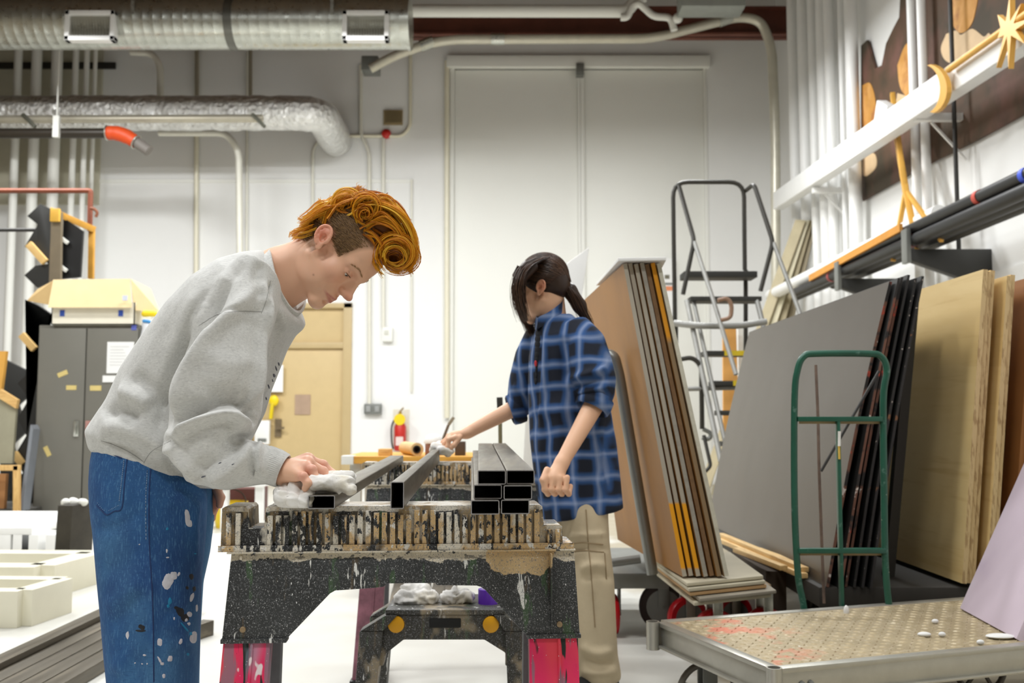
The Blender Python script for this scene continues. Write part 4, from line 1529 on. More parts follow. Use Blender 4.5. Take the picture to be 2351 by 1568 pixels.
# notices and yellow tag by the beige door
solo('poster', MB().box((wx(606), YB - .05, wz(900)), (wx(650), YB - .042, wz(838))), M_paper, 'white poster on the beige door frame beside the chest of the bending person', 'poster')
ys = thing('yellow_hanger', 'yellow hand tool hanging on the beige door beside the sweatshirt', 'tool', (wx(628), YB - .08, wz(962)))
MB().ball((wx(631), YB - .08, wz(920)), (.075, .04, .085)).build('head', M('yellow_tool', (240, 210, 10), .45), ys, smooth=True)
MB().bar((wx(628), YB - .08, wz(925)), (wx(625), YB - .08, wz(962)), .08, .05).build('grip', M('yellow_tool_2', (222, 196, 14), .45), ys, bevel=.015)
wd = thing('wall_dispenser', 'white dispenser on the wall low behind the sweatshirt cuff', 'dispenser', (wx(605), YB - .1, wz(1022)))
MB().box((wx(590), YB - .14, wz(1020)), (wx(624), YB - .045, wz(965))).build('housing', M_white, wd, bevel=.02)
MB().box((wx(598), YB - .15, wz(1014)), (wx(618), YB - .14, wz(1006))).build('nozzle', M_gm, wd, bevel=.005)

# steel tubes on the floor
g = 'steel tubes stacked on the floor at the left'
xl = -1.98
lab = ['outermost tube on the floor at the far left of the stack', 'floor tube second from the left in the stack by the jeans', 'floor tube third from the left in the stack by the jeans', 'floor tube fourth from the left in the stack by the jeans', 'innermost tube on the floor, closest to the jeans']
for i in range(5):
    rect_tube('floor_tube', (xl + .082 * i, 2.4 + .05 * i, .0381 if i == 0 else .026), (xl + .082 * i + .01, 5.35 - .03 * i, .0381 if i == 0 else .026), .076, .076 if i == 0 else .051, .003, lab[i], g)
p, q2 = onz(330, 1490, .03), onz(478, 1442, .03)
d = (q2 - p).normalized()
rect_tube('floor_tube', q2 - d * 0.42, q2, .06, .076, .003, 'single tube lying askew with its end showing right of the jeans', g)
g = 'steel tubes on the floor behind the stool'
for i, px in enumerate((905, 935, 963, 1000, 1026)):
    a, b = onz(px, 1420, .03), onz(px + (px - 1175) * -.06, 1338, .03)
    rect_tube('floor_tube', a, b, .076, .05, .003, ('leftmost', 'second from the left', 'middle', 'fourth from the left', 'rightmost')[i] + ' of the tubes on the floor seen above the step stool', g)

# workbench behind the far sawhorse
Yb = 6.3
wb = thing('workbench', 'wood-topped workbench behind the far sawhorse', 'workbench', (at(930, 1100, Yb).x, Yb + .4, 0))
zb = wz(1048, Yb)
MB().box((at(785, 1050, Yb).x, Yb, zb - .045), (at(1090, 1050, Yb).x, Yb + .8, zb)).build('bench_top', M_wood('bench_maple', (222, 164, 66), (196, 136, 48), 'X', 4), wb, bevel=.004)
MB().box((at(784, 1050, Yb).x, Yb - .01, zb - .05), (at(812, 1050, Yb).x, Yb + .1, zb + .005)).build('corner_plate', M_cream, wb, bevel=.004)
for px in (812, 1075):
    for dy in (.05, .7):
        x = at(px, 1150, Yb).x
        MB().box((x - .035, Yb + dy, 0), (x + .035, Yb + dy + .07, zb - .045)).build('leg', M('bench_leg', (200, 198, 190), .5), wb, bevel=.004)
MB().box((at(815, 1150, Yb).x, Yb + .06, .25), (at(1075, 1150, Yb).x, Yb + .74, .28)).build('shelf', M('bench_shelf', (120, 110, 96), .6), wb)
cr = thing('cardboard_roll', 'thick cardboard tube lying end-on on the workbench', 'tube', (at(945, 1030, Yb + .1).x, Yb + .2, zb))
c = at(958, 1026, Yb + .06)
rr_ = .042
MB().pipe((c.x, Yb + .06, zb + rr_), (c.x - .12, Yb + .45, zb + rr_), rr_, .024, 24).build('tube', M('kraft_tube', (214, 180, 128), .7), cr, smooth=True, angle=40)
MB().pipe((c.x - .002, Yb + .055, zb + rr_), (c.x - .02, Yb + .12, zb + rr_), .0255, .019, 24).build('liner', M('dark_liner', (40, 34, 30), .7), cr, smooth=True, angle=40)
solo('wood_block', MB().box((at(868, 1040, Yb + .1).x, Yb + .1, zb), (at(897, 1040, Yb + .1).x, Yb + .2, zb + .045)), M_pineX, 'small pale wood block on the workbench left of the cardboard tube', 'block', bevel=.004)
solo('small_box', MB().box((at(976, 1030, Yb + .2).x, Yb + .2, zb), (at(1012, 1030, Yb + .2).x, Yb + .3, zb + .075)), M('red_brown_box', (150, 108, 92), .7), 'small red-brown box on the workbench right of the cardboard tube', 'box', bevel=.004)
cup = thing('plastic_bowl', 'white plastic bowl upside down on the red-brown box on the workbench', 'bowl', (at(995, 1010, Yb + .25).x, Yb + .25, zb + .075))
MB().lathe((at(995, 1010, Yb + .25).x, Yb + .25, zb + .075), (0, 0, 1), [(0, .062), (.012, .064), (.05, .045), (.062, .02), (.064, .001)], 24).build('shell', M_white, cup, smooth=True, angle=60)
solo('dark_box', MB().box((at(1044, 1030, Yb + .15).x, Yb + .15, zb), (at(1068, 1030, Yb + .15).x, Yb + .25, zb + .09)), M('dark_tin', (84, 68, 56), .5), 'small dark tin at the right end of the workbench', 'tin', bevel=.006)
br = thing('paint_brush', 'paint brush standing slanted in the workbench clutter behind the reaching hand', 'brush', (at(1012, 1000, Yb + .3).x, Yb + .3, zb))
MB().bar(at(1005, 1040, Yb + .3), at(1030, 975, Yb + .3), .03, .018).build('handle', M('brush_handle', (110, 92, 74), .5), br, bevel=.006)
MB().bar(at(1030, 975, Yb + .3), at(1042, 958, Yb + .3), .04, .02).build('bristle', M('brush_bristle', (150, 140, 120), .8), br, bevel=.004)
# ------------------------------------------------------------------ right-hand side
# --- aluminium platform cart
zd_ = 0.32
BLc, FLc = onz(1565, 1426, zd_), onz(1782, 1532, zd_)
u = (onz(2351, 1477, zd_) - FLc).normalized()
v = (BLc - FLc)
Lc, Wc = 1.35, v.length
v.normalize()
v = (v - u * v.dot(u)).normalized()
FL, FR, BL, BR = FLc, FLc + u * Lc, FLc + v * Wc, FLc + u * Lc + v * Wc
ct = thing('platform_cart', 'aluminium platform cart with a tread-plate deck in the right foreground', 'cart', ((FL + BR) / 2).to_tuple()[:2] + (0,))
up = Vector((0, 0, 1))
m = Mat('tread_plate', (176, 160, 128), 0.5, 0.35)
m.vary(.12, 6)
m.spots((214, 202, 176), 60, .55, .64, amt=.6)
sp = m.rng(m.axis('X', -.58, -.28), 0.0, 1.0, 1.0, 0.0)
m.spots((214, 112, 88), 7, .54, .60, (1, 1, 1), (4, 2, 0), sp, amt=.75)
m.drops((238, 234, 224), 26, .20, (1, 1, 1), (1, 5, 0), None, .58)
m.drops((190, 140, 60), 30, .16, (1, 1, 1), (6, 5, 0), None, .60)
M_tread = m.done()
dk = MB()
t = .008
dk.slab([FL - up * t, FR - up * t, BR - up * t, BL - up * t], up * t)
pitch = .034
for i in range(int(Lc / pitch)):
    for j in range(int(Wc / pitch)):
        c = FL + u * (.03 + i * pitch) + v * (.03 + j * pitch)
        if (c - FL).dot(u) > Lc - .03 or (c - FL).dot(v) > Wc - .03:
            continue
        d = (u + v if (i + j) % 2 else u - v).normalized()
        e = Vector((-d.y, d.x, 0))
        dk.add([c - d * .013, c + e * .004, c + d * .013, c - e * .004, c + up * .0032 - d * .005, c + up * .0032 + d * .005],
               [(0, 3, 4), (3, 2, 5, 4), (2, 1, 5), (1, 0, 4, 5)])
dk.build('deck', M_tread, ct)
rl = MB()
for (p, q, n) in ((FL, FR, -v), (BL, BR, v), (FL, BL, -u), (FR, BR, u)):
    o = n * .018
    rl = MB()
    rl.bar(p + o * .6 - up * .004, q + o * .6 - up * .004, .036, .014)
    rl.bar(p + o - up * .042, q + o - up * .042, .008, .066)
    rl.bar(p + o - up * .074, q + o - up * .074, .036, .008)
    rl.build('side_rail', M_alu, ct, bevel=.002)
for c, dx in ((FL, -u * .02 - v * .02), (BL, -u * .045 + v * .0), (FR, u * .02 - v * .02), (BR, u * .04)):
    k = c + dx
    s_ = MB()
    s_.pipe(k - up * .085, k + up * .006, .022, .017, 20)
    s_.build('corner_socket', M_alu, ct, smooth=True, angle=40)
for px in (1846, 1868):
    p = FL + u * (.065 + (px - 1846) * .0013) - v * .024 - up * .045
    MB().lathe(p, -v, [(0, .009), (.005, .008), (.007, .003)], 14).build('bolt', M_gm, ct, smooth=True)
def caster(par, c, R, wdt, ax, wheel, hub, fork, spokes=0, drop=.03):
    """wheel centred at c, axle along ax"""
    ax = Vector(ax).normalized()
    w_o = MB()
    if spokes:
        w_o.ring(c, ax, R - .010, .011, 32, 8)
        w_o.cyl(c - ax * wdt * .6, c + ax * wdt * .6, .020, 14)
        a, b = frame_of(ax)
        for k in range(spokes):
            t = 2 * PI * k / spokes + .4
            d = a * math.cos(t) + b * math.sin(t)
            w_o.bar(c + d * .015, c + d * (R - .012), .012, .010, ax)
        o = w_o.build('wheel', wheel, par, smooth=True, angle=50)
    else:
        w_o.lathe(c - ax * wdt / 2, ax, [(0, R * .72), (.0, R * .93), (wdt * .2, R), (wdt * .8, R), (wdt, R * .93), (wdt, R * .72)], 32)
        o = w_o.build('wheel', wheel, par, smooth=True, angle=40)
        MB().lathe(c - ax * wdt * .53, ax, [(0, .02), (0, R * .70), (wdt * .3, R * .66), (wdt * .76, R * .66), (wdt * 1.06, R * .70), (wdt * 1.06, .02)], 28).build('hub', hub, o, smooth=True, angle=40)
    f = MB()
    for s in (-1, 1):
        f.bar(c + ax * s * wdt * .8, c + ax * s * wdt * .8 + up * (R + drop), .010, R * .45, ax)
    f.bar(c - ax * wdt * .9 + up * (R + drop), c + ax * wdt * .9 + up * (R + drop), R * .8, .012)
    f.cyl(c - ax * wdt, c + ax * wdt, .008, 10)
    f.build('fork', fork, par, bevel=.002)
M_redw = M('red_urethane', (196, 22, 34), .35)
M_hub = M('hub_grey', (132, 134, 132), .4, .4)
M_blackw = M('black_rubber', (34, 32, 30), .6)
M_greyw = M('grey_rim', (112, 108, 100), .5, .3)
for c, dx in ((FL, u * .06 + v * .12), (BL, u * .10 - v * .10), (FR, -u * .14 + v * .12), (BR, -u * .14 - v * .12)):
    k = c + dx
    caster(ct, Vector((k.x, k.y, .105)), .105, .036, v + u * .2, M_greyw, M_hub, M_gm, 5)
    MB().bar(Vector((k.x, k.y, .20)), Vector((k.x, k.y, zd_ - .08)), .06, .05).build('caster_post', M('post_green_grey', (120, 126, 108), .5), ct, bevel=.004)
# scraps on the deck
for px, py, sx_, lab in ((2147, 1428, .012, 'tiny white paint chip near the middle of the cart deck'), (2122, 1458, .022, 'flat white paint flake right of the middle of the cart deck'), (2163, 1458, .012, 'small white crumb next to the flat flake on the cart deck'),
                         (2296, 1462, .045, 'largest white plaster flake on the cart deck by the lavender board'), (2251, 1476, .012, 'white crumb in front of the largest flake on the cart deck'), (1943, 1404, .01, 'white peg at the far edge of the cart deck')):
    c = onz(px, py, zd_ + .006)
    fl_ = MB()
    fl_.ball(c + up * .002, (sx_, sx_ * .55, .008 if sx_ > .011 else .02), 12, 8)
    solo('paint_flake', fl_, M_white, lab, 'flake', smooth=True)
# lavender board leaning on the cart
m = Mat('lavender_paint', (204, 188, 200), .55)
m.vary(.03, 3)
m.spots((222, 212, 220), 3, .5, .75, (1, 1, .4), amt=.6)
m.spots((178, 158, 182), 4, .58, .75, (1, .6, .5), (3, 1, 2), amt=.6)
M_lav = m.done()
b0, b1 = onz(2203, 1396, zd_ + .006), onz(2333, 1467, zd_ + .006)
tp_ = onx(2351, 1062, onz(2203, 1396, zd_).x + .32)
up2 = (tp_ - b0)
up2 = up2.normalized() * 1.25
solo('foam_board', MB().slab([b0, b1, b1 + up2, b0 + up2], (b1 - b0).cross(up2).normalized() * -.05), M_lav, 'lavender painted board standing on the cart deck at the right edge', 'board', bevel=.003)

# --- green hand truck
Yh_ = 3.70
M_green = Mat('dark_green_enamel', (30, 84, 66), .35)
M_green.vary(.2, 6)
M_green.spots((96, 130, 118), 26, .62, .70, amt=.6)
M_green.drops((206, 206, 190), 60, .2, keep=.56)
M_green = M_green.done()
ht = thing('hand_truck', 'dark green tubular hand truck standing behind the platform cart', 'hand truck', (at(1935, 1500, Yh_).x, Yh_, 0))
L0 = [at(1846, 1400, Yh_), at(1832, 1318, Yh_), at(1824, 1150, Yh_), at(1824, 920, Yh_), at(1831, 850, Yh_), at(1846, 818, Yh_), at(1876, 812, Yh_)]
R0 = [at(1990, 812, Yh_), at(2022, 818, Yh_), at(2036, 850, Yh_), at(2028, 920, Yh_), at(2030, 1150, Yh_), at(2033, 1300, Yh_), at(2042, 1400, Yh_)]
foot = lambda p, dx: Vector((p.x + dx, Yh_ - .02, .02))
MB().tube(curve_pts([foot(L0[0], .02)] + L0 + R0 + [foot(R0[-1], .02)], 6), .0125, 12).build('frame_tube', M_green, ht, smooth=True, angle=60)
for y, x0, x1 in ((962, 1830, 2024), (1264, 1830, 2032)):
    c = MB()
    c.bar(at(x0, y, Yh_), at(x1, y, Yh_), .03, .018)
    c.build('cross_bar', M_green, ht, bevel=.002)
    MB().bar(at(x0 + 4, y + 8, Yh_ + .012), at(x1 - 4, y + 8, Yh_ + .012), .004, .010).build('edge_strip', M('tan_edge', (168, 150, 112), .6), ht)
MB().bar(at(1923, 966, Yh_), at(1932, 1400, Yh_) + Vector((0, 0, -.28)), .028, .012).build('centre_bar', M_green, ht, bevel=.002)
MB().bar(at(1925, 990, Yh_ - .012), at(1925, 1024, Yh_ - .012), .032, .006).build('paper_tag', M_cream, ht)
MB().bar(at(1925, 1020, Yh_ - .012), at(1926, 1054, Yh_ - .012), .018, .006).build('yellow_tag', M('yellow_label', (222, 186, 80), .6), ht)
MB().bar(at(1842, 1400, Yh_) * 1 + Vector((0, -.06, -.2)), at(2046, 1400, Yh_) + Vector((0, -.06, -.2)), .12, .012).build('toe_plate', M_green, ht, bevel=.003)
for px in (1832, 2050):
    c = at(px, 1400, Yh_)
    caster(ht, Vector((c.x, Yh_ + .09, .11)), .11, .04, (1, 0, 0), M_blackw, M_hub, M_green)

# --- panel cart with the dark sheets and the plywood
pc_ = thing('panel_cart', 'low dark panel cart under the big grey sheet and the plywood', 'cart', (1.9, 5.2, 0))
MB().box((1.22, 4.02, .25), (2.95, 6.5, .33)).build('deck', M('dark_deck', (44, 40, 34), .7), pc_, bevel=.006)
MB().bar((1.60, 4.3, .33), (1.74, 4.3, 1.5), .04, .04).bar((1.60, 6.2, .33), (1.74, 6.2, 1.5), .04, .04).bar((1.74, 4.3, 1.48), (1.74, 6.2, 1.48), .04, .04).build('upright_frame', M_dark, pc_)
for (x, y, ma) in ((1.34, 4.45, M_blackw), (1.62, 4.30, M_redw), (2.35, 4.3, M_blackw), (1.5, 6.2, M_blackw), (2.4, 6.2, M_redw)):
    caster(pc_, Vector((x, y, .10)), .10, .045, (1, .15, 0), ma, M_hub, M_dark)
M_sheet = Mat('grey_brown_panel', (74, 66, 57), .34)
M_sheet.vary(.05, 1.5)
M_sheet.bump(M_sheet.noise(1.2, 2), .12, .05)
M_sheet = M_sheet.done()
def lean_sheet(label, xt, xb, zt_, zb_, y0, y1, th, mat, name='dark_sheet', group=None, edge=None, bow=0.0, cat='sheet', far=(0.0, 0.0)):
    """sheet on its long edge, face towards -x: leaning from (xb, zb) up to (xt, zt)"""
    mb = MB()
    n = Vector((zt_ - zb_, 0, xb - xt)).normalized() * th
    N = 8
    rows = []
    for i in range(N + 1):
        t = i / N
        x = xb + (xt - xb) * t - bow * math.sin(PI * t)
        z = zb_ + (zt_ - zb_) * t
        q = x - far[0] + (far[0] - far[1]) * t
        rows.append([Vector((x, y0, z)), Vector((q, y1, z)), Vector((q, y1, z)) + n, Vector((x, y0, z)) + n])
    mb.loft(rows)
    o = mb.mesh('panel', True, 0, 2, 30)
    if edge is not None:
        for f in o.polygons:
            if abs(f.normal.y) > .7:
                f.material_index = 1
    return props(link_mesh(name, o, [mat, edge] if edge else mat), label, cat, group)
M_blk = M('black_sheet', (30, 29, 28), .5, var=.15)
M_redge = Mat('painted_red_brown_edge', (110, 74, 58), .7)
M_redge.spots((176, 66, 46), 12, .66, .70)
M_redge.spots((210, 200, 190), 20, .62, .66)
M_redge.spots((36, 32, 30), 9, .50, .56)
M_redge = M_redge.done()
M_kedge = Mat('black_chipped_edge', (36, 34, 33), .6)
M_kedge.spots((170, 160, 150), 60, .66, .70)
M_kedge.spots((120, 80, 50), 20, .64, .68)
M_kedge = M_kedge.done()
lean_sheet('big grey-brown sheet leaning at the front of the dark sheets behind the hand truck', 1.535, 1.248, 1.555, .332, 4.02, 6.42, .012, M_sheet, 'dark_sheet', 'dark sheets on the panel cart', M_redge, .015)
dl = ['second dark sheet, just behind the big grey-brown one', 'third dark sheet from the front of the leaning pile', 'fourth dark sheet from the front of the leaning pile', 'fifth dark sheet, last but one towards the plywood', 'rearmost black sheet, nearest the plywood']
for i in range(5):
    o = .024 + .024 * i
    lean_sheet(dl[i], 1.535 + o, 1.262 + o * 1.25, 1.565 + .008 * (i % 3), .332, 3.99 + .01 * ((i * 3) % 4), 6.42, .010, M_blk, 'dark_sheet', 'dark sheets on the panel cart', M_kedge if i > 1 else M_redge, .012)
m = Mat('birch_plywood', (224, 196, 138), .55)
f_ = m.noise(2.2, 5, .6, (1, .22, 1), dist=.8)
m.mix(m.rng(f_, .40, .70), (206, 172, 108))
m.spots((196, 160, 98), 22, .56, .70, (1, .06, 1), amt=.5)
M_ply = m.done()
m = Mat('ply_edge', (204, 178, 130), .7)
m.spots((150, 118, 76), 90, .5, .6, (1, 1, .15), amt=.7)
M_plye = m.done()
M_ply2 = M('brown_ply', (148, 98, 50), .6, var=.1)
xs = [(1.905, 1.775), (1.925, 1.797), (1.945, 1.819), (2.00, 1.872), (2.02, 1.894), (2.115, 1.98), (2.145, 2.01)]
pl_ = ['front sheet of pale plywood facing the room behind the hand truck', 'second plywood sheet, pressed against the front one', 'third plywood sheet, last of the pressed front group', 'fourth plywood sheet, standing a little apart from the first three', 'fifth plywood sheet, at the back of the pair standing apart', 'brown sheet behind the plywood, next to the lavender board', 'rearmost brown sheet at the right edge behind the lavender board']
for i, (a, b) in enumerate(xs):
    lean_sheet(pl_[i], a, b, 1.60 - .006 * (i % 2) - (.02 if i > 2 else 0), .350, 3.99 + .012 * (i % 3), 6.40, .019, M_ply if i < 5 else M_ply2, 'plywood_sheet', 'plywood on the panel cart', M_plye if i != 5 else M_ply2)
# upright rod and thin dark slanting line in front of the grey sheet
solo('rod', MB().tube(curve_pts([at(1873, 838, 4.0), at(1878, 960, 3.985), at(1881, 1090, 3.97), at(1892, 1385, 3.96)], 6), .006, 8), M('chipped_rod', (110, 92, 80), .6, var=.4, vs=14), 'thin chipped rod standing upright in front of the grey-brown sheet', 'rod', smooth=True)
solo('rod', MB().cyl(at(2018, 852, 3.96), at(1885, 1082, 3.94), .006, 8), M_dark, 'thin dark line slanting across the grey-brown sheet behind the hand truck', 'rod', smooth=True)

# timber strips
for i, (px0, py0, px1, py1, lab) in enumerate(((1655, 1228, 1848, 1308, 'topmost pine strip between the hardboard stack and the hand truck'), (1655, 1240, 1846, 1322, 'second pine strip under the topmost one beside the hand truck'),
                                               (1690, 1262, 1800, 1304, 'short pine strip in front of the long ones beside the hardboard stack'), (1740, 1262, 1858, 1304, 'pine strip behind whose round end shows right of the hand truck leg'))):
    z = .365 - .02 * (i % 2)
    a, b = onz(px0, py0, z), onz(px1, py1, z)
    if i == 3:
        a, b = at(1740, 1262, 5.0), at(1851, 1304, 4.35)
    solo('timber_strip', MB().bar(a, b, .035, .022), M_pineY, lab, 'timber', 'pine strips beside the hardboard stack', bevel=.003)
solo('timber_bearer', MB().box((1.13, 4.5, .0), (1.22, 5.2, .32)), M('dark_bearer', (60, 48, 36), .8), 'dark timber bearer under the pine strips', 'timber')

# --- leaning hardboard stack on a pile of boards
m = Mat('hardboard_brown', (160, 112, 54), .5)
m.vary(.08, 2)
m.spots((136, 92, 44), 3, .5, .75, (1, 1, .5), amt=.6)
M_hard = m.done()
M_edge = [M('board_edge_pale', (200, 196, 178), .7, var=.1, vs=40), M('board_edge_grey', (156, 150, 138), .7, var=.15, vs=40), M('board_edge_brown', (128, 98, 66), .7, var=.15, vs=40)]
m = Mat('edge_orange_foot', (176, 168, 152), .7)
m.mix(m.math('MULTIPLY', m.axis('Z', .285, .275), m.axis('Z', .025, .035)), (238, 164, 20))
M_edgeo = m.done()
m = Mat('edge_orange_top', (140, 116, 84), .7)
m.mix(m.axis('Z', .90, .93), (222, 150, 24))
M_edget = m.done()
hl2 = ['front brown hardboard sheet of the leaning stack, seen face on', 'second hardboard sheet of the leaning stack', 'third hardboard sheet of the leaning stack', 'middle hardboard sheet of the leaning stack', 'fifth hardboard sheet of the leaning stack', 'sixth hardboard sheet, orange along its top edge', 'last hardboard sheet of the leaning stack, nearest the ladder']
for i in range(7):
    o = .027 * i
    ed = M_edgeo if i < 3 else (M_edget if i == 5 else M_edge[(0, 1, 2, 1, 2, 0, 0)[i]])
    lean_sheet(hl2[i], .437 + o * .82, .656 + o, 1.605 + .004 * (i % 2), .392, 3.885 + .008 * ((i * 2) % 3), 5.06, .016, M_hard if i < 6 else M('last_hardboard', (150, 124, 88), .6), 'hardboard_sheet', 'leaning hardboard sheets', ed, far=(.125, .065))
solo('white_sheet', MB().slab([(.415, 3.86, 1.612), (.60, 3.84, 1.612), (.66, 4.6, 1.628), (.40, 4.7, 1.628)], (0, 0, .014)), M_white, 'white sheet lying across the top of the leaning hardboard stack', 'sheet', bevel=.002)
z0 = .305
for i, (dx, dy, rz, col) in enumerate(((0, .0, .30, 0), (.03, -.02, .27, 1), (-.02, .03, .34, 2), (-.03, .02, .30, 0), (-.035, .05, .31, 0))):
    z = z0 + .0165 * i
    P = [Vector((x + dx * .6, y + dy * .6, z)) for x, y in ((.677, 3.76), (1.008, 3.94), (1.03, 4.64), (.640, 4.47))]
    solo('base_board', MB().slab(P, (0, 0, .0125)), M('base_board_%d' % i, ((196, 188, 164), (150, 142, 126), (186, 150, 104))[col], .6, var=.06),
         ('bottom', 'second', 'third', 'fourth', 'topmost')[i] + ' board of the flat pile under the leaning hardboard', 'board', 'flat boards under the hardboard', bevel=.002)
dl_ = thing('board_dolly', 'low dolly with red wheels under the flat board pile', 'dolly', (.9, 4.4, 0))
MB().box((.74, 4.25, .262), (1.09, 4.75, .303)).build('deck', M('dolly_wood', (150, 128, 96), .7), dl_, bevel=.004)
for x, y in ((.862, 4.32), (1.085, 4.36), (.80, 4.62), (1.02, 4.68)):
    caster(dl_, Vector((x, y, .095)), .095, .045, (.25, -1, 0), M_redw, M_hub, M_galv, drop=.07)
gc = thing('steel_trolley', 'grey steel trolley with a leaning tube handle between the plaid shirt and the hardboard', 'trolley', (.52, 4.75, 0))
Yg = 4.62
MB().box((at(1300, 1330, Yg).x, Yg, at(1400, 1352, Yg).z), (at(1536, 1330, Yg).x, Yg + .9, at(1400, 1316, Yg).z)).build('deck', M_gm, gc, bevel=.008)
hp_ = [at(1498, 1318, 4.20), at(1421, 860, 4.20), at(1410, 818, 4.20), at(1392, 812, 4.22), at(1330, 818, 4.24)]
MB().tube(fillet(hp_, .06, 5), .024, 12).build('handle', M('zinc_tube', (140, 142, 138), .35, .5), gc, smooth=True, angle=50)
MB().tube([at(1405, 1292, 4.58), at(1470, 1283, 4.58)], .02, 10).build('lower_bar', M_gm, gc, smooth=True)
for px, py in ((1525, 1368), (1330, 1368)):
    c = at(px, py, 4.75)
    caster(gc, Vector((c.x, 4.78, .115)), .115, .04, (.1, 1, 0), M('dark_wheel', (52, 36, 34), .6), M_hub, M_gm)
caster(gc, Vector((at(1404, 1425, 4.7).x, 4.7, .095)), .095, .045, (1, .1, 0), M_redw, M_hub, M_gm)
# white boards leaning behind the plaid-shirted person
solo('white_board', MB().hexa([at(1250, 1278, 5.45), at(1192, 1278, 5.4), at(1192, 1278, 5.5), at(1250, 1278, 5.55), at(1352, 568, 5.9), at(1300, 606, 5.85), at(1300, 606, 5.95), at(1352, 568, 6.0)]), M_white, 'tall white board leaning behind the plaid-shirted person', 'board', bevel=.004)
solo('white_board', MB().slab([at(1188, 1290, 5.3), at(1226, 1290, 5.3), at(1236, 690, 5.55), at(1222, 690, 5.55)], (0, .03, 0)), M_cream, 'narrow white board beside the front edge of the plaid shirt', 'board', bevel=.003)
bm2 = thing('broom', 'dark broom stick standing behind the reaching forearm', 'broom', (at(1150, 1200, 5.7).x, 5.7, 0))
MB().cyl((at(1152, 1200, 5.7).x, 5.7, 0), at(1148, 935, 5.7), .012, 10).build('stick', M('olive_stick', (110, 102, 74), .6), bm2, smooth=True)
MB().cyl(at(1148, 938, 5.7), at(1147, 912, 5.7), .018, 12).build('grip', M_dark, bm2, smooth=True, bevel=.004)

# --- warehouse ladder
Yl = 8.3
ld_ = thing('rolling_ladder', 'black and grey warehouse ladder with handrails behind the hardboard stack', 'ladder', (at(1650, 1100, Yl).x, Yl, 0))
M_bt = M('black_tube', (52, 50, 44), .45, .2)
M_gt = M('grey_tube', (150, 150, 146), .4, .3)
def tb_(pts, r, mat, name='rail', f=.1):
    return MB().tube(fillet([at(*p) for p in pts], f, 5), r, 10).build(name, mat, ld_, smooth=True, angle=60)
tb_([(1550, 760, 8.9), (1547, 560, 8.9), (1545, 418, 8.9), (1708, 418, 8.9), (1710, 620, 8.9)], .020, M_bt, 'guard_rail', .14)
tb_([(1558, 424, 8.9), (1594, 552, 8.5), (1568, 676, 8.5)], .020, M_bt, 'side_rail', .06)
tb_([(1712, 438, 8.9), (1731, 422, 8.7), (1775, 556, 8.5), (1746, 668, 8.5)], .020, M_bt, 'side_rail', .06)
tb_([(1594, 556, 8.5), (1638, 690, 8.2), (1690, 860, 7.9)], .018, M_gt, 'hand_rail', .05)
tb_([(1776, 558, 8.5), (1832, 706, 8.2), (1880, 850, 7.9)], .018, M_gt, 'hand_rail', .05)
tb_([(1577, 690, 8.5), (1655, 1060, 7.8)], .022, M_gt, 'stringer')
tb_([(1592, 690, 8.55), (1668, 1030, 7.85)], .018, M_gt, 'stringer')
tb_([(1738, 690, 8.5), (1830, 1060, 7.8)], .022, M_gt, 'stringer')
tb_([(1552, 745, 8.9), (1552, 1160, 8.9)], .020, M_bt, 'rear_leg')
tb_([(1712, 620, 8.9), (1712, 1160, 8.9)], .020, M_bt, 'rear_leg')
for (x0, x1, y, yy, yel) in ((1570, 1738, 630, 8.7, 0), (1585, 1748, 686, 8.5, 0), (1618, 1768, 811, 8.3, 1), (1638, 1790, 880, 8.15, 1), (1652, 1800, 948, 8.0, 1), (1662, 1815, 1020, 7.9, 1)):
    h_ = .055 if y < 640 else .04
    t_ = MB()
    t_.box((at(x0, y, yy).x, yy - .02, at(x0, y, yy).z - h_ / 2), (at(x1, y, yy).x, yy + .22, at(x0, y, yy).z + h_ / 2))
    o = t_.build('tread', M('tread_black', (44, 44, 40), .6), ld_, bevel=.005)
    if yel:
        xx = at(x0 + 44, y, yy).x
        MB().box((xx, yy - .024, at(x0, y, yy).z - .021), (at(x1, y, yy).x - .01, yy - .018, at(x0, y, yy).z + .021)).build('yellow_nosing', M('yellow_nosing', (206, 180, 30), .5), o)
tb_([(1548, 742, 8.4), (1600, 748, 8.3), (1650, 748, 8.3), (1700, 748, 8.3), (1760, 738, 8.3)], .028, M_gt, 'brace')
tb_([(1556, 826, 8.2), (1590, 820, 8.2), (1610, 840, 8.2), (1612, 985, 8.2)], .020, M_bt, 'lock_lever', .1)
tb_([(1578, 893, 8.2), (1690, 890, 8.2)], .020, M_gt, 'brace')
tb_([(1648, 690, 8.1), (1670, 684, 8.1), (1680, 700, 8.1), (1678, 730, 8.1), (1655, 735, 8.1)], .018, M('brown_hook', (140, 110, 88), .5), 'hook', .04)
tb_([(1614, 985, 8.2), (1634, 995, 8.2), (1628, 1010, 8.2), (1612, 1005, 8.2)], .018, M_gm, 'hook', .03)
tb_([(1616, 1000, 8.2), (1632, 1070, 8.1), (1612, 1090, 8.1)], .015, M_bt, 'chain', .03)
for px, yy in ((1553, 8.85), (1712, 8.85), (1668, 7.8), (1838, 7.8)):
    x = at(px, 1100, yy).x
    caster(ld_, Vector((x, yy, .05)), .05, .03, (1, 0, 0), M_blackw, M_hub, M_gm)
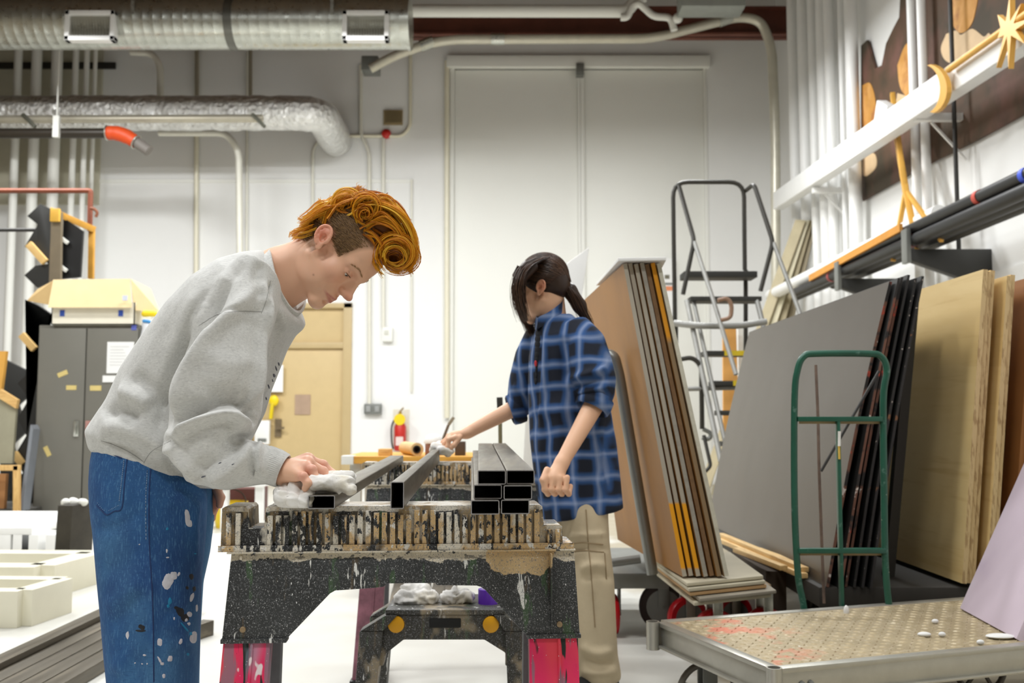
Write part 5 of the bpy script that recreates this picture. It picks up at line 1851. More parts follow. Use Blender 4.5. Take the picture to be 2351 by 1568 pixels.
# panels and notice near the ladder
solo('plywood_strip', MB().slab([at(1662, 1130, 9.3), at(1702, 1130, 9.3), at(1690, 755, 9.6), at(1660, 755, 9.6)], (0, .04, 0)), M('orange_ply', (218, 160, 84), .6, var=.1), 'upright strip of orange plywood behind the ladder treads', 'board')
solo('pale_board', MB().slab([at(1700, 1130, 9.4), at(1730, 1130, 9.4), at(1716, 740, 9.7), at(1694, 740, 9.7)], (0, .04, 0)), M_cream, 'pale upright board beside the orange plywood strip behind the ladder', 'board')
nz = thing('notice', 'white notice with an orange bar on the wall left of the ladder', 'notice', (wx(1534), YB - .03, wz(728)))
MB().box((wx(1518), YB - .04, wz(726)), (wx(1552), YB - .005, wz(594))).build('sheet', M_white, nz)
MB().box((wx(1522), YB - .045, wz(668)), (wx(1546), YB - .04, wz(658))).build('orange_bar', M('orange_bar', (226, 140, 96), .6), nz)
MB().box((wx(1522), YB - .045, wz(655)), (wx(1548), YB - .04, wz(650))).build('grey_bar', M_gm, nz)
MB().box((wx(1529), YB - .045, wz(641)), (wx(1540), YB - .04, wz(632))).build('dark_mark', M('dark_mark', (110, 106, 90), .6), nz)
# four long planks leaning in the corner
for i in range(4):
    c0 = at(1838 + 9 * i, 506, 13.2 + .02 * i)
    c1 = at(1610 + 34 * i, 1130, 12.9)
    c1.z = .0
    solo('long_plank', MB().bar(c1, c0, .02, .14, (.6, .8, 0)), M(('plank_tan_%d' % i), ((176, 164, 132), (196, 188, 160), (150, 138, 108), (136, 124, 98))[i], .6),
         ('front', 'second', 'third', 'rear')[i] + '-most of the four long grey planks leaning in the right corner', 'plank', 'long planks in the corner')

# --- right wall: stand pipes, painted flats, beam, storage rack
gq = 'white stand pipes on the right wall'
for px, r, lab in ((1824, .075, 'first thick white stand pipe from the corner'), (1848, .075, 'second thick white stand pipe from the corner'), (1870, .06, 'third thick white stand pipe from the corner'), (1892, .075, 'fourth thick white stand pipe from the corner'), (1908, .06, 'fifth thick white stand pipe from the corner'),
                   (1936, .035, 'thin white pipe left of the round white pipe before the dark flats'), (1960, .075, 'round white pipe at the left edge of the dark painted flats'), (2101, .045, 'left of the two white pipes crossing the dark flats'), (2124, .045, 'right of the two white pipes crossing the dark flats'), (2192, .02, 'thin grey rod on the wall right of the paired white pipes')):
    X = XR - .16
    q_ = onx(px, 300, X)
    solo('stand_pipe', MB().cyl((X, q_.y, 0), (X, q_.y, ZC), r, 14), M_white if px != 2192 else M_dark, lab, 'pipe', gq, smooth=True, angle=50)
M_flat = Mat('dark_painted_canvas', (84, 62, 44), .75)
M_flat.spots((62, 52, 36), 1.3, .45, .6)
M_flat.spots((112, 76, 66), 2.2, .5, .7, (1, 1, 1), (3, 2, 1), amt=.7)
M_flat.bump(M_flat.noise(30, 4), .2, .004)
M_flat = M_flat.done()
Xf = XR - .05
fl2 = thing('painted_flat', 'dark brown painted scenery flat with a cut-out edge, high on the right wall', 'painting', (Xf, 10, onx(2130, 470, Xf).z))
def fp(pts, X, t, name, mat, par=fl2):
    if name != 'board':
        pts = [(p.x, p.y) for p in curve_pts([(x, y, 0) for x, y in pts + pts[:1]], 5)[:-1]]
    return MB().prism([onx(x, y, X) for x, y in pts], (t, 0, 0)).build(name, mat, par)
fp([(1978, 462), (1976, 240), (1977, 105), (1990, 92), (2000, 130), (2008, 158), (2024, 150), (2034, 100), (2052, 62), (2064, 40), (2068, -30), (2360, -60), (2360, 256), (2240, 322), (2120, 382)], Xf, .03, 'board', M_flat)
M_och = Mat('ochre_patch_paint', (190, 136, 62), .7)
M_och.spots((212, 160, 96), 2.5, .45, .65)
M_och.spots((150, 90, 50), 3.5, .55, .7, (1, 1, 1), (5, 1, 2), amt=.8)
M_och = M_och.done()
M_bei = M('beige_patch_paint', (206, 178, 140), .7, var=.12, vs=3)
fp([(2178, -20), (2240, -20), (2238, 30), (2226, 62), (2206, 76), (2190, 62), (2180, 30)], Xf - .006, .006, 'ochre_patch', M_och)
fp([(2172, 78), (2196, 70), (2206, 80), (2232, 66), (2258, 84), (2270, 76), (2274, 96), (2230, 118), (2204, 146), (2172, 140), (2160, 112)], Xf - .006, .006, 'beige_patch', M_bei)
fp([(2060, 150), (2078, 104), (2092, 110), (2092, 218), (2074, 214), (2064, 190)], Xf - .006, .006, 'ochre_patch', M_och)
fp([(1979, 196), (1998, 192), (2010, 236), (2006, 282), (1984, 302), (1978, 286)], Xf - .006, .006, 'ochre_patch', M_och)
fp([(2060, 214), (2090, 224), (2096, 236), (2058, 252)], Xf - .006, .006, 'beige_patch', M_bei)
fp([(1980, 362), (2006, 352), (2012, 380), (1996, 400), (1982, 402)], Xf - .006, .006, 'beige_patch', M_bei)

# long white beam with the gold pieces
bmA, bmB = Vector((3.72, 13.9, at(1790, 460, 13.9).z)), Vector((3.72, 6.6, 0))
qa, qb = onx(1787, 462, 3.70), onx(2351, 78, 3.70)
dr_ = (qb - qa)
qb2 = qa + dr_ * 1.12
wbm = thing('white_beam', 'long white beam running up to the top right corner on brackets', 'beam', (3.7, (qa.y + qb2.y) / 2, min(qa.z, qb2.z) - .1))
MB().bar(qa, qb2, .14, .24).build('beam', M_white, wbm, bevel=.006)
for (px0, px1, py, X0) in ((2112, 2262, 268, 3.9), (1875, 1950, 436, 3.98)):
    a = onx(px0, py, 3.72)
    MB().box((a.x - .05, a.y - .03, a.z - .04), (XR, a.y + .04, a.z + .03)).build('bracket', M_white, wbm, bevel=.004)
    MB().bar((a.x + .1, a.y, a.z - .05), (XR - .02, a.y, a.z - .4), .02, .02).build('brace', M_white, wbm)
solo('white_clip', MB().cbox(onx(2032, 262, 3.72), (.10, .30, .22), Matrix.Rotation(.5, 3, 'X')), M_white, 'small white block on top of the white beam, by the gold staff', 'block', bevel=.01)
M_gold = M('gold_paint', (222, 170, 78), .45, .1, var=.08)
gs = thing('gold_staff', 'long gold staff with a star and a crescent lying against the white beam', 'prop', tuple(onx(2250, 150, 3.55)))
Xg = 3.58
p0, p1 = onx(2178, 160, Xg), onx(2300, 72, Xg)
MB().cyl(p0, p0 + (p1 - p0) * 2.0, .028, 10).build('shaft', M_gold, gs, smooth=True)
def star(c, spikes, name):
    pts = []
    n = len(spikes)
    for i, (x, y) in enumerate(spikes):
        a = Vector((x, y)) - Vector(c)
        b = Vector(spikes[(i + 1) % n]) - Vector(c)
        pts.append((x, y))
        mid = (a.normalized() + b.normalized()).normalized() * 17
        pts.append((c[0] + mid.x, c[1] + mid.y))
    MB().prism([onx(x, y, Xg - .03) for x, y in pts], (.04, 0, 0)).build(name, M_gold, gs)
star((2314, 66), [(2290, 34), (2318, -12), (2344, 8), (2372, 40), (2352, 100), (2315, 158), (2287, 156), (2290, 88)], 'star')
cresc = []
for i in range(13):
    t = math.radians(-80 + 150 * i / 12)
    cresc.append((2128 + 46 * math.cos(t), 205 + 58 * math.sin(t)))
inner = []
for i in range(13):
    t = math.radians(70 - 150 * i / 12)
    inner.append((2122 + 36 * math.cos(t), 205 + 56 * math.sin(t)))
MB().prism([onx(x, y, Xg - .03) for x, y in cresc + inner], (.04, 0, 0)).build('crescent', M_gold, gs)
gt = thing('gold_tripod', 'gold painted wooden tripod standing on the storage rack', 'prop', tuple(onx(2105, 605, 3.6)))
for name, a, b, r in (('pole', (2049, 215), (2078, 440), .03), ('leg', (2080, 435), (2050, 600), .026), ('leg', (2078, 430), (2108, 575), .032), ('leg', (2082, 440), (2162, 552), .024), ('pole', (2060, 320), (2080, 440), .036)):
    MB().bar(onx(a[0], a[1], 3.92 if name == 'pole' else 3.72), onx(b[0], b[1], 3.72 if name == 'pole' else 3.60), r * 1.6, r * 1.6).build(name, M_gold, gt, bevel=.008)

# storage rack with black pipes
rk = thing('storage_rack', 'black cantilever rack arms carrying pipes along the right wall', 'rack', (3.9, 9.5, 2.0))
za = 2.50
for px in (2100, 1938):
    y_ = onx(px, 600, 3.5).y
    mb = MB()
    mb.prism([Vector((3.42, y_ - .05, za - .04)), Vector((XR, y_ - .05, za - .04)), Vector((XR, y_ - .05, za - .34)), Vector((3.9, y_ - .05, za - .30)), Vector((3.42, y_ - .05, za - .13))], (0, .10, 0))
    mb.build('arm', M('rack_black', (52, 52, 50), .5), rk, bevel=.008)
    MB().box((3.41, y_ - .06, za - .16), (3.45, y_ + .06, za + .14)).build('end_stop', M_gm, rk, bevel=.006)
yN, yF_ = 6.2, 13.0
gq = 'pipes on the storage rack'
for i, (x, z, r, y0, y1, mt, lab) in enumerate(((3.50, za + .045, .055, yN, 12.2, M_black, 'lower front black pipe on the storage rack'), (3.50, za + .15, .05, yN, 10.5, M_black, 'upper front black pipe on the storage rack'), (3.62, za + .045, .055, yN, 12.6, M_black, 'lower middle black pipe on the storage rack'),
                                             (3.74, za + .05, .055, yN, 11.5, M_dark, 'lower rear black pipe on the storage rack'), (3.63, za + .16, .05, yN, 9.0, M_dark, 'upper rear black pipe on the storage rack'))):
    solo('black_pipe', MB().cyl((x, y0, z), (x, y1, z), r, 14), mt, lab, 'pipe', gq, smooth=True, angle=50)
solo('white_pipe', MB().cyl((3.74, 8.6, za + .29), (3.50, 13.4, za + .16), .075, 16), M_white, 'white pipe with a rounded end on the far end of the storage rack', 'pipe', smooth=True, angle=50)
solo('wood_strip', MB().bar((3.44, 8.7, za + .18), (3.44, 11.4, za + .11), .03, .07), M('amber_wood', (206, 142, 56), .5), 'amber wood strip lying along the black pipes below the gold tripod', 'timber')
for px, py, c, lab in ((2237, 545, (206, 78, 62), 'red tape band on the front black pipe'), (2084, 601, (170, 60, 62), 'red tape band near the rack end stop'), (2345, 507, (60, 90, 220), 'blue tape band on the front black pipe at the right edge'), (1901, 670, (150, 60, 60), 'dull red tape band at the far end of the black pipes')):
    y_ = onx(px, py, 3.45).y
    z = za + .15 if px > 2200 else za + .045
    solo('tape_band', MB().pipe((3.50, y_ - .03, z), (3.50, y_ + .03, z), .059 if z < za + .1 else .054, .050, 20), M('tape_%d' % px, c, .5), lab, 'tape', smooth=True, angle=40)
struct('trim_4', MB().box((XR - .02, 5.5, 2.05), (XR, 13.5, 2.25)), M_white)
# ------------------------------------------------------------------ people: shared anatomy
M_skin = Mat('skin', (228, 184, 160), 0.48)
M_skin.attr()
M_skin.b.inputs['Subsurface Weight'].default_value = 0.12
M_skin.b.inputs['Subsurface Radius'].default_value = (0.9, 0.35, 0.2)
M_skin.b.inputs['Subsurface Scale'].default_value = 0.006
M_skin.bump(M_skin.noise(420, 2), 0.06, 0.001)
M_skin = M_skin.done()
M_eyewhite = M('eye_white', (226, 218, 210), 0.15, var=0.02)
M_iris = M('iris', (74, 84, 80), 0.1, var=0.2, vs=200)
M_pupil = M('pupil', (10, 9, 9), 0.08, var=0)


def ear_prims(s, lean=0.55, flare=0.30):
    """one ear; u runs backward, v upward in the plane of the ear, w outward"""
    cl, sl = math.cos(lean), math.sin(lean)

    def E(u, v, w):
        u2, v2 = u * cl + v * sl, v * cl - u * sl
        return (-0.003 - u2, s * (0.0735 + w + flare * max(0, u + 0.008)), 0.001 + v2)
    P = []
    a = P.append
    R = Matrix.Rotation(s * 0.29, 3, 'Z') @ Matrix.Rotation(-lean, 3, 'Y')
    a(ell(E(0.001, 0.004, 0.002), (0.0165, 0.0050, 0.0265), 0.006, R=R))
    a(ell(E(0.001, 0.018, 0.0030), (0.0130, 0.0062, 0.0125), 0.004, R=R))
    n = 18
    arc = []
    for i in range(n + 1):
        t = math.radians(-28 + 262 * i / n)
        ru, rv = 0.0165 + 0.0015 * math.sin(t), 0.0265
        uu, vv = -math.cos(t) * ru, 0.005 + math.sin(t) * rv
        if vv < 0:
            uu *= 1 - 0.25 * min(1, -vv / 0.02)
        arc.append(E(uu, vv, 0.0075))
    for p, q in zip(arc, arc[1:]):
        a(cap(p, q, 0.0034, 0.0034, 0.0025))
    anti = [E(0.004, 0.022, 0.006), E(0.0085, 0.012, 0.0065), E(0.0095, 0.000, 0.0065), E(0.006, -0.010, 0.006), E(0.001, -0.014, 0.006)]
    a(ell(E(-0.002, 0.000, 0.010), (0.0088, 0.0085, 0.0115), 0.003, R=R, op='s'))
    for p, q in zip(anti, anti[1:]):
        a(cap(p, q, 0.0028, 0.0030, 0.004))
    a(ell(E(0.000, -0.0215, 0.004), (0.0085, 0.0042, 0.0085), 0.005, R=R))
    a(ell(E(-0.0125, -0.004, 0.006), (0.0038, 0.0036, 0.0060), 0.004))
    return P


def head_prims(jaw=1.0):
    """a head about its own centre (midway between the ear canals): x forward, y left, z up, metres"""
    P = []
    a = P.append
    a(ell((-0.006, 0, 0.048), (0.094, 0.074, 0.084), 0.01))
    a(ell((0.045, 0, 0.047), (0.060, 0.063, 0.066), 0.02))
    a(ell((0.045, 0, -0.020), (0.047, 0.056, 0.072), 0.02))
    for s in (1, -1):
        a(cap((0.004, s * 0.053, -0.040), (0.078, s * 0.013, -0.098), 0.018 * jaw, 0.0135, 0.022))
        a(ell((0.030, s * 0.042, -0.058), (0.040, 0.020, 0.036), 0.02))
        a(ell((0.062, s * 0.043, -0.020), (0.024, 0.020, 0.022), 0.016))
        a(cap((0.095, s * 0.010, 0.022), (0.076, s * 0.045, 0.024), 0.0125, 0.009, 0.014))
    a(ell((0.084, 0, -0.100), (0.017, 0.021, 0.016), 0.014))
    a(ell((0.082, 0, -0.064), (0.021, 0.030, 0.028), 0.016))
    # eye sockets
    for s in (1, -1):
        a(ell((0.1040, s * 0.034, 0.004), (0.016, 0.0155, 0.0110), 0.007, op='s'))
    # nose
    a(cap((0.083, 0, 0.012), (0.098, 0, -0.030), 0.0125, 0.0150, 0.008))
    a(cap((0.0965, 0, 0.014), (0.117, 0, -0.026), 0.0070, 0.0080, 0.012))
    a(ell((0.1195, 0, -0.0305), (0.0125, 0.0105, 0.0095), 0.006))
    for s in (1, -1):
        a(ell((0.1085, s * 0.0115, -0.0345), (0.0115, 0.0068, 0.0080), 0.005))
        a(ell((0.1130, s * 0.0065, -0.0430), (0.0065, 0.0032, 0.0050), 0.002, op='s'))
    # lids over the eyeballs
    for s in (1, -1):
        a(ell((0.0795, s * 0.0315, 0.003), (0.0142, 0.0150, 0.0138), 0.004))
        a(cap((0.0925, s * 0.0215, -0.0050), (0.0870, s * 0.0430, -0.0040), 0.0036, 0.0032, 0.0012, op='s'))
        a(cap((0.0945, s * 0.020, 0.0065), (0.087, s * 0.0445, 0.0055), 0.0011, 0.0009, 0.002, op='s'))
    # lips
    for s in (1, -1):
        a(cap((0.1010, s * 0.004, -0.0595), (0.0895, s * 0.0235, -0.0655), 0.0058, 0.0028, 0.005))
        a(cap((0.0990, s * 0.003, -0.0730), (0.0890, s * 0.0220, -0.0670), 0.0064, 0.0028, 0.005))
        a(cap((0.1090, s * 0.0, -0.0663), (0.0895, s * 0.0250, -0.0665), 0.0013, 0.0008, 0.0025, op='s'))
    a(ell((0.1005, 0, -0.0835), (0.008, 0.014, 0.0045), 0.006, op='s'))
    for s in (1, -1):
        P += ear_prims(s)
    return P


def gauss(L, c, r):
    d = (L - np.array(c)) / np.array(r)
    return np.exp(-(d * d).sum(1))


def head_colors(L, base, lip, flush, V=None):
    """albedo per vertex from head-local coordinates L (lips, cheeks, ears, brows are that colour for real)"""
    C = np.tile(np.array(rgb(base)[:3]), (len(L), 1))
    lp, fl = np.array(rgb(lip)[:3]), np.array(rgb(flush)[:3])

    def lay(w, col):
        C[:] = C * (1 - w[:, None]) + col * w[:, None]
    for s in (1, -1):
        lay(0.28 * gauss(L, (0.075, s * 0.045, -0.028), (0.05, 0.024, 0.024)), fl)
        lay(0.75 * gauss(L, (-0.014, s * 0.088, 0.008), (0.028, 0.016, 0.036)), fl)
        lay(0.30 * gauss(L, (0.088, s * 0.033, 0.004), (0.02, 0.02, 0.012)), fl * 0.8)
    lay(0.55 * gauss(L, (0.122, 0, -0.034), (0.022, 0.02, 0.016)), fl)
    m = np.zeros(len(L))
    for s in (1, -1):
        for k in range(6):
            t = k / 5
            x, y = 0.103 - 0.012 * t, s * (0.003 + 0.020 * t)
            m = np.maximum(m, gauss(L, (x, y, -0.0615 - 0.004 * t), (0.012, 0.006, 0.0040 - 0.0016 * t)))
            m = np.maximum(m, gauss(L, (x - 0.002, y, -0.0725 + 0.005 * t), (0.012, 0.006, 0.0052 - 0.0028 * t)))
    lay(np.clip(m * 1.3, 0, 1) * 0.8, lp)
    return C


def to_local(V, Mx):
    I = np.array(Mx.inverted())
    return V @ I[:3, :3].T + I[:3, 3]


def eyes(parent, Mx, look=(0.9, 0, -0.4)):
    sc = Mx.to_scale()[0]
    out = []
    for s in (1, -1):
        c = Vector((0.0795, s * 0.0315, 0.003))
        ring = MB()
        d = Vector(look).normalized()
        a, b = frame_of(d)
        rings = []
        R = 0.0122
        for i, ph in enumerate((0.0, 0.12, 0.2, 0.32, 0.46, 0.47, 0.8, 1.2, 1.6, 2.0, 2.5, 3.0)):
            rings.append([Mx @ (c + (d * math.cos(ph) + (a * math.cos(t) + b * math.sin(t)) * math.sin(max(ph, 0.01))) * R)
                          for t in [2 * PI * k / 24 for k in range(24)]])
        n = 24
        vs = [p for r in rings for p in r]
        ring.v = [tuple(p) for p in vs]
        for i in range(len(rings) - 1):
            for k in range(n):
                k2 = (k + 1) % n
                ring.f.append((i * n + k, i * n + k2, (i + 1) * n + k2, (i + 1) * n + k))
                ring.mi.append(2 if i < 2 else (1 if i < 4 else 0))
        o = ring.build('eyeball', [M_eyewhite, M_iris, M_pupil], parent, smooth=True, angle=180)
        out.append(o)
    return out


class Strands:
    """many thin tapered locks in one mesh, each with its own shade"""

    def __init__(s, palette, sides=3):
        s.v, s.f, s.c, s.n, s.k = [], [], [], 0, sides
        s.pal = [np.array(rgb(c)[:3]) for c in palette]

    def add(s, pts, r0, r1=0.0002, shade=None):
        pts = [Vector(p) for p in pts]
        n = len(pts)
        k = s.k
        a = None
        if shade is None:
            shade = random.random()
        x = min(0.999, max(0, shade)) * (len(s.pal) - 1)
        i0 = int(x)
        col = s.pal[i0] * (1 - x + i0) + s.pal[i0 + 1] * (x - i0)
        for i, p in enumerate(pts):
            d = pts[min(i + 1, n - 1)] - pts[max(i - 1, 0)]
            if d.length < 1e-9:
                d = Vector((0, 0, 1))
            d.normalize()
            if a is None:
                a, b = frame_of(d)
            else:
                a = a - d * a.dot(d)
                if a.length < 1e-6:
                    a, b = frame_of(d)
                a.normalize()
                b = d.cross(a)
            t = i / (n - 1)
            r = r0 + (r1 - r0) * t ** 2
            for j in range(k):
                w = 2 * PI * j / k
                s.v.append(tuple(p + (a * math.cos(w) + b * math.sin(w)) * r))
                s.c.append(col)
        for i in range(n - 1):
            for j in range(k):
                j2 = (j + 1) % k
                s.f.append((s.n + i * k + j, s.n + i * k + j2, s.n + (i + 1) * k + j2, s.n + (i + 1) * k + j))
        s.n += n * k

    def solid(s, V, Q, col):
        c = np.array(rgb(col)[:3])
        s.f.extend([tuple(int(i) + s.n for i in q) for q in Q])
        s.v.extend([tuple(v) for v in V])
        s.c.extend([c] * len(V))
        s.n += len(V)

    def build(s, name, mat, parent):
        me = np_mesh(name, np.array(s.v), np.array(s.f), True, np.array(s.c))
        return link_mesh(name, me, mat, parent)


M_hairs = Mat('hair', (120, 80, 50), 0.42)
M_hairs.attr()
M_hairs.b.inputs['Specular IOR Level'].default_value = 0.35
M_hairs = M_hairs.done()

from mathutils.bvhtree import BVHTree


def bvh_of(V, Q):
    return BVHTree.FromPolygons([tuple(v) for v in V], [tuple(int(i) for i in q) for q in Q])


def drape(bvh, px, py, off=0.0008):
    """point of a surface that the photo shows at a pixel, lifted off it by a hair"""
    d = (at(px, py, 2.0) - Vector((0, 0, EYE))).normalized()
    h, n, i, t = bvh.ray_cast(Vector((0, 0, EYE)), d)
    if h is None:
        return None, None
    if n.dot(d) > 0:
        n = -n
    return h + n * off, n


def drape_line(mb, bvh, pts, r, off=0.0006, n=6, seg=6):
    out = []
    for p in curve_pts([(a, b, 0) for a, b in pts], n) if len(pts) > 2 else [Vector(pts[0] + (0,)).lerp(Vector(pts[1] + (0,)), k / 8) for k in range(9)]:
        h, nn = drape(bvh, p.x, p.y, off)
        if h is not None:
            out.append(h)
    if len(out) > 1:
        mb.tube(out, r, seg)


def drape_blob(mb, bvh, px, py, rx, ry, rot=0.0, rough=0.35, thick=0.0007, n=16):
    """an irregular paint spot lying on the surface"""
    rr = [1 + rough * (random.random() * 2 - 1) for _ in range(n)]
    rr = [(rr[i - 1] + 2 * rr[i] + rr[(i + 1) % n]) / 4 for i in range(n)]
    c, _ = drape(bvh, px, py, thick * 1.6)
    if c is None:
        return
    P, P2 = [], []
    for i in range(n):
        t = 2 * PI * i / n
        for L, k, off in ((P2, 0.55, thick * 1.5), (P, 1.0, -0.0003)):
            u, v = rx * rr[i] * k * math.cos(t), ry * rr[i] * k * math.sin(t)
            h, _ = drape(bvh, px + u * math.cos(rot) - v * math.sin(rot), py + u * math.sin(rot) + v * math.cos(rot), off)
            if h is None or (h - c).length > 0.08:
                return
            L.append(h)
    vs = [c] + P2 + P
    fs = [(0, 1 + i, 1 + (i + 1) % n) for i in range(n)]
    fs += [(1 + i, 1 + n + i, 1 + n + (i + 1) % n, 1 + (i + 1) % n) for i in range(n)]
    mb.add(vs, fs)


def ell_ring(B, F, w, yc, n=28, e=2.4, rot=0.0):
    """closed loop through the photo points B (back) and F (front) at depth yc, w deep to each side"""
    b, f = at(B[0], B[1], yc), at(F[0], F[1], yc)
    m, h = (b + f) / 2, (f - b) / 2
    out = []
    for i in range(n):
        t = 2 * PI * i / n + rot
        c, s = math.cos(t), math.sin(t)
        c = math.copysign(abs(c) ** (2 / e), c)
        s = math.copysign(abs(s) ** (2 / e), s)
        out.append(m + h * c + Vector((0, w * s, 0)))
    return out


def limb_ring(c, d, r1, r2, side, n=20):
    """ellipse about c across direction d: r2 along 'side', r1 across it"""
    d = Vector(d).normalized()
    s = Vector(side)
    s = (s - d * s.dot(d)).normalized()
    u = d.cross(s)
    return [c + u * (r1 * math.cos(2 * PI * i / n)) + s * (r2 * math.sin(2 * PI * i / n)) for i in range(n)]


def finger(a, pts, r0, r1, k=0.004):
    """finger of a hand: pts world points from knuckle to tip"""
    n = len(pts) - 1
    for i in range(n):
        t0, t1 = i / n, (i + 1) / n
        a.append(cap(pts[i], pts[i + 1], r0 + (r1 - r0) * t0, r0 + (r1 - r0) * t1, k if i == 0 else 0.0022))
    for i in range(1, n):
        a.append(ell(pts[i], [(r0 + (r1 - r0) * i / n) * 1.10] * 3, 0.003))


def M_hair(name, cols, rough=0.42, scale=60):
    m = Mat(name, cols[0], rough)
    for i, c in enumerate(cols[1:]):
        m.mix(m.rng(m.noise(scale * (1 + i * 0.7), 3, 0.6, (1, 1, 1), (i * 2.3, 1.1, i)), 0.42, 0.62), c)
    m.b.inputs['Specular IOR Level'].default_value = 0.4
    m.b.inputs['Anisotropic'].default_value = 0.5
    return m.done()
# ------------------------------------------------------------------ person at the near trestle
P1Y = 2.2


def head_frame(canal, alpha, yaw, sc, Y, side=-1, roll=0.0):
    """head matrix: canal = photo pixel of the near ear canal, alpha = pitch of the gaze in the photo plane"""
    ef, eu = Vector((math.cos(alpha), 0, math.sin(alpha))), Vector((-math.sin(alpha), 0, math.cos(alpha)))
    el = eu.cross(ef)
    R = Matrix((ef, el, eu)).transposed() @ Matrix.Rotation(yaw, 3, 'Z') @ Matrix.Rotation(roll, 3, 'X')
    c = at(canal[0], canal[1], Y + 0.072 * sc * el.y * side) - (R @ Vector((0, side * 0.072, 0))) * sc
    return Matrix.Translation(c) @ R.to_4x4() @ Matrix.Scale(sc, 4)


H1 = head_frame((744, 553), math.radians(-55), math.radians(-15), 0.915, P1Y - 0.01)
PX1 = 2.2 / FPX


def W(px, py, Y=P1Y):
    return at(px, py, Y)


p1 = thing('person', 'person with short orange hair, grey sweatshirt and paint-spattered jeans, bending over the near trestle', 'person', (W(350, 1990).x, P1Y, 0))
prims = xf(head_prims(), H1)
nk = H1 @ Vector((-0.022, 0, -0.035))
prims += [cap(nk, W(618, 645), 0.049, 0.056, 0.02),
          cap(H1 @ Vector((0.02, 0, -0.075)), W(655, 668), 0.036, 0.040, 0.02),
          cap(W(640, 625), W(560, 690), 0.05, 0.06, 0.03),
          cap(W(560, 690, 2.10), W(560, 690, 2.30), 0.05, 0.05, 0.03),
          cap(W(560, 690), W(395, 960), 0.09, 0.065, 0.03),
          cap(W(560, 690, 2.06), W(505, 1000, 2.0), 0.043, 0.036, 0.02),
          cap(W(505, 1000, 2.0), W(648, 1084, 1.965), 0.036, 0.0255, 0.01),
          cap(W(590, 690, 2.34), W(530, 920, 2.42), 0.043, 0.036, 0.02),
          cap(W(530, 920, 2.42), W(495, 1105, 2.34), 0.036, 0.025, 0.01)]
# right hand, pressing the rag on the tube
hp = []
wr = W(648, 1084, 1.965)
K = {'i': W(706, 1056, 1.985), 'm': W(706, 1064, 1.965), 'r': W(700, 1074, 1.945), 'p': W(684, 1090, 1.928)}
for q, r0 in (('i', 0.0150), ('m', 0.0150), ('r', 0.0145), ('p', 0.0130)):
    hp.append(cap(wr, K[q], 0.019, r0, 0.008))
hp.append(ell(W(676, 1082, 1.955), (0.026, 0.030, 0.020), 0.01))
finger(hp, [K['i'], W(741, 1068, 1.995), W(762, 1088, 1.995), W(776, 1104, 1.99)], 0.0108, 0.0078)
finger(hp, [K['m'], W(741, 1083, 1.972), W(758, 1101, 1.968), W(775, 1109, 1.962)], 0.0108, 0.0078)
finger(hp, [K['r'], W(716, 1079, 1.938), W(725, 1101, 1.932), W(723, 1121, 1.936)], 0.0104, 0.0074)
finger(hp, [K['p'], W(696, 1094, 1.915), W(706, 1109, 1.912), W(701, 1121, 1.918)], 0.0092, 0.0068)
finger(hp, [W(668, 1095, 1.99), W(700, 1112, 2.01), W(728, 1118, 2.005)], 0.0130, 0.0090)
prims += hp
# left hand, hanging behind the thigh
hl = [cap(W(495, 1105, 2.34), W(489, 1140, 2.33), 0.024, 0.026, 0.01, flat=0.6, fax=(1, 0, 0))]
for k, (dy, tip) in enumerate(((0.030, 1190), (0.012, 1198), (-0.008, 1194), (-0.026, 1182))):
    finger(hl, [W(490, 1142, 2.33 + dy), W(492, 1168, 2.33 + dy), W(486, tip - 8, 2.33 + dy), W(479, tip, 2.33 + dy)], 0.0095, 0.0075)
finger(hl, [W(497, 1122, 2.30), W(506, 1142, 2.29), W(504, 1160, 2.29)], 0.0115, 0.0085)
prims += hl
hv = [H1.translation[i] for i in range(3)]
parts = []
lo, hi = [hv[0] - 0.155, hv[1] - 0.13, hv[2] - 0.17], [hv[0] + 0.15, hv[1] + 0.13, hv[2] + 0.15]
parts.append(skin_of(prims, lo, hi, 0.0013))
parts.append(skin_of(prims, [wr.x - 0.05, 1.86, wr.z - 0.075], [W(790, 1100, 1.98).x + 0.01, 2.06, wr.z + 0.06], 0.0013))
parts.append(skin_of(prims, [-0.85, 1.85, 0.72], [lo[0] + 0.004, 2.55, 1.40], 0.004))
legs = [cap(W(345, 1150, 2.11), W(352, 1500, 2.08), 0.075, 0.05, 0.03), cap(W(352, 1500, 2.08), W(345, 1960, 2.10), 0.05, 0.035, 0.02),
        cap(W(380, 1150, 2.29), W(375, 1500, 2.31), 0.075, 0.05, 0.03), cap(W(375, 1500, 2.31), W(375, 1960, 2.30), 0.05, 0.035, 0.02)]
parts.append(skin_of(legs, [-1.0, 1.98, 0.0], [-0.55, 2.42, 0.98], 0.008))
V = np.concatenate([p[0] for p in parts])
off = np.cumsum([0] + [len(p[0]) for p in parts[:-1]])
Q = np.concatenate([p[1] + o for p, o in zip(parts, off)])
C = head_colors(to_local(V, H1), (232, 184, 154), (186, 104, 94), (216, 122, 98))
fl = np.array(rgb((208, 128, 116))[:3])
for pt, r in [(K['i'], 0.014), (K['m'], 0.014), (K['r'], 0.014), (W(741, 1070, 1.99), 0.012), (W(741, 1084, 1.97), 0.012), (W(716, 1078, 1.935), 0.013),
              (W(696, 1094, 1.912), 0.012), (W(776, 1106, 1.98), 0.02), (W(723, 1118, 1.93), 0.014), (W(489, 1170, 2.33), 0.06)]:
    w = 0.6 * gauss(V, pt, (r, r, r))[:, None]
    C = C * (1 - w) + fl * w
Lh = to_local(V, H1)
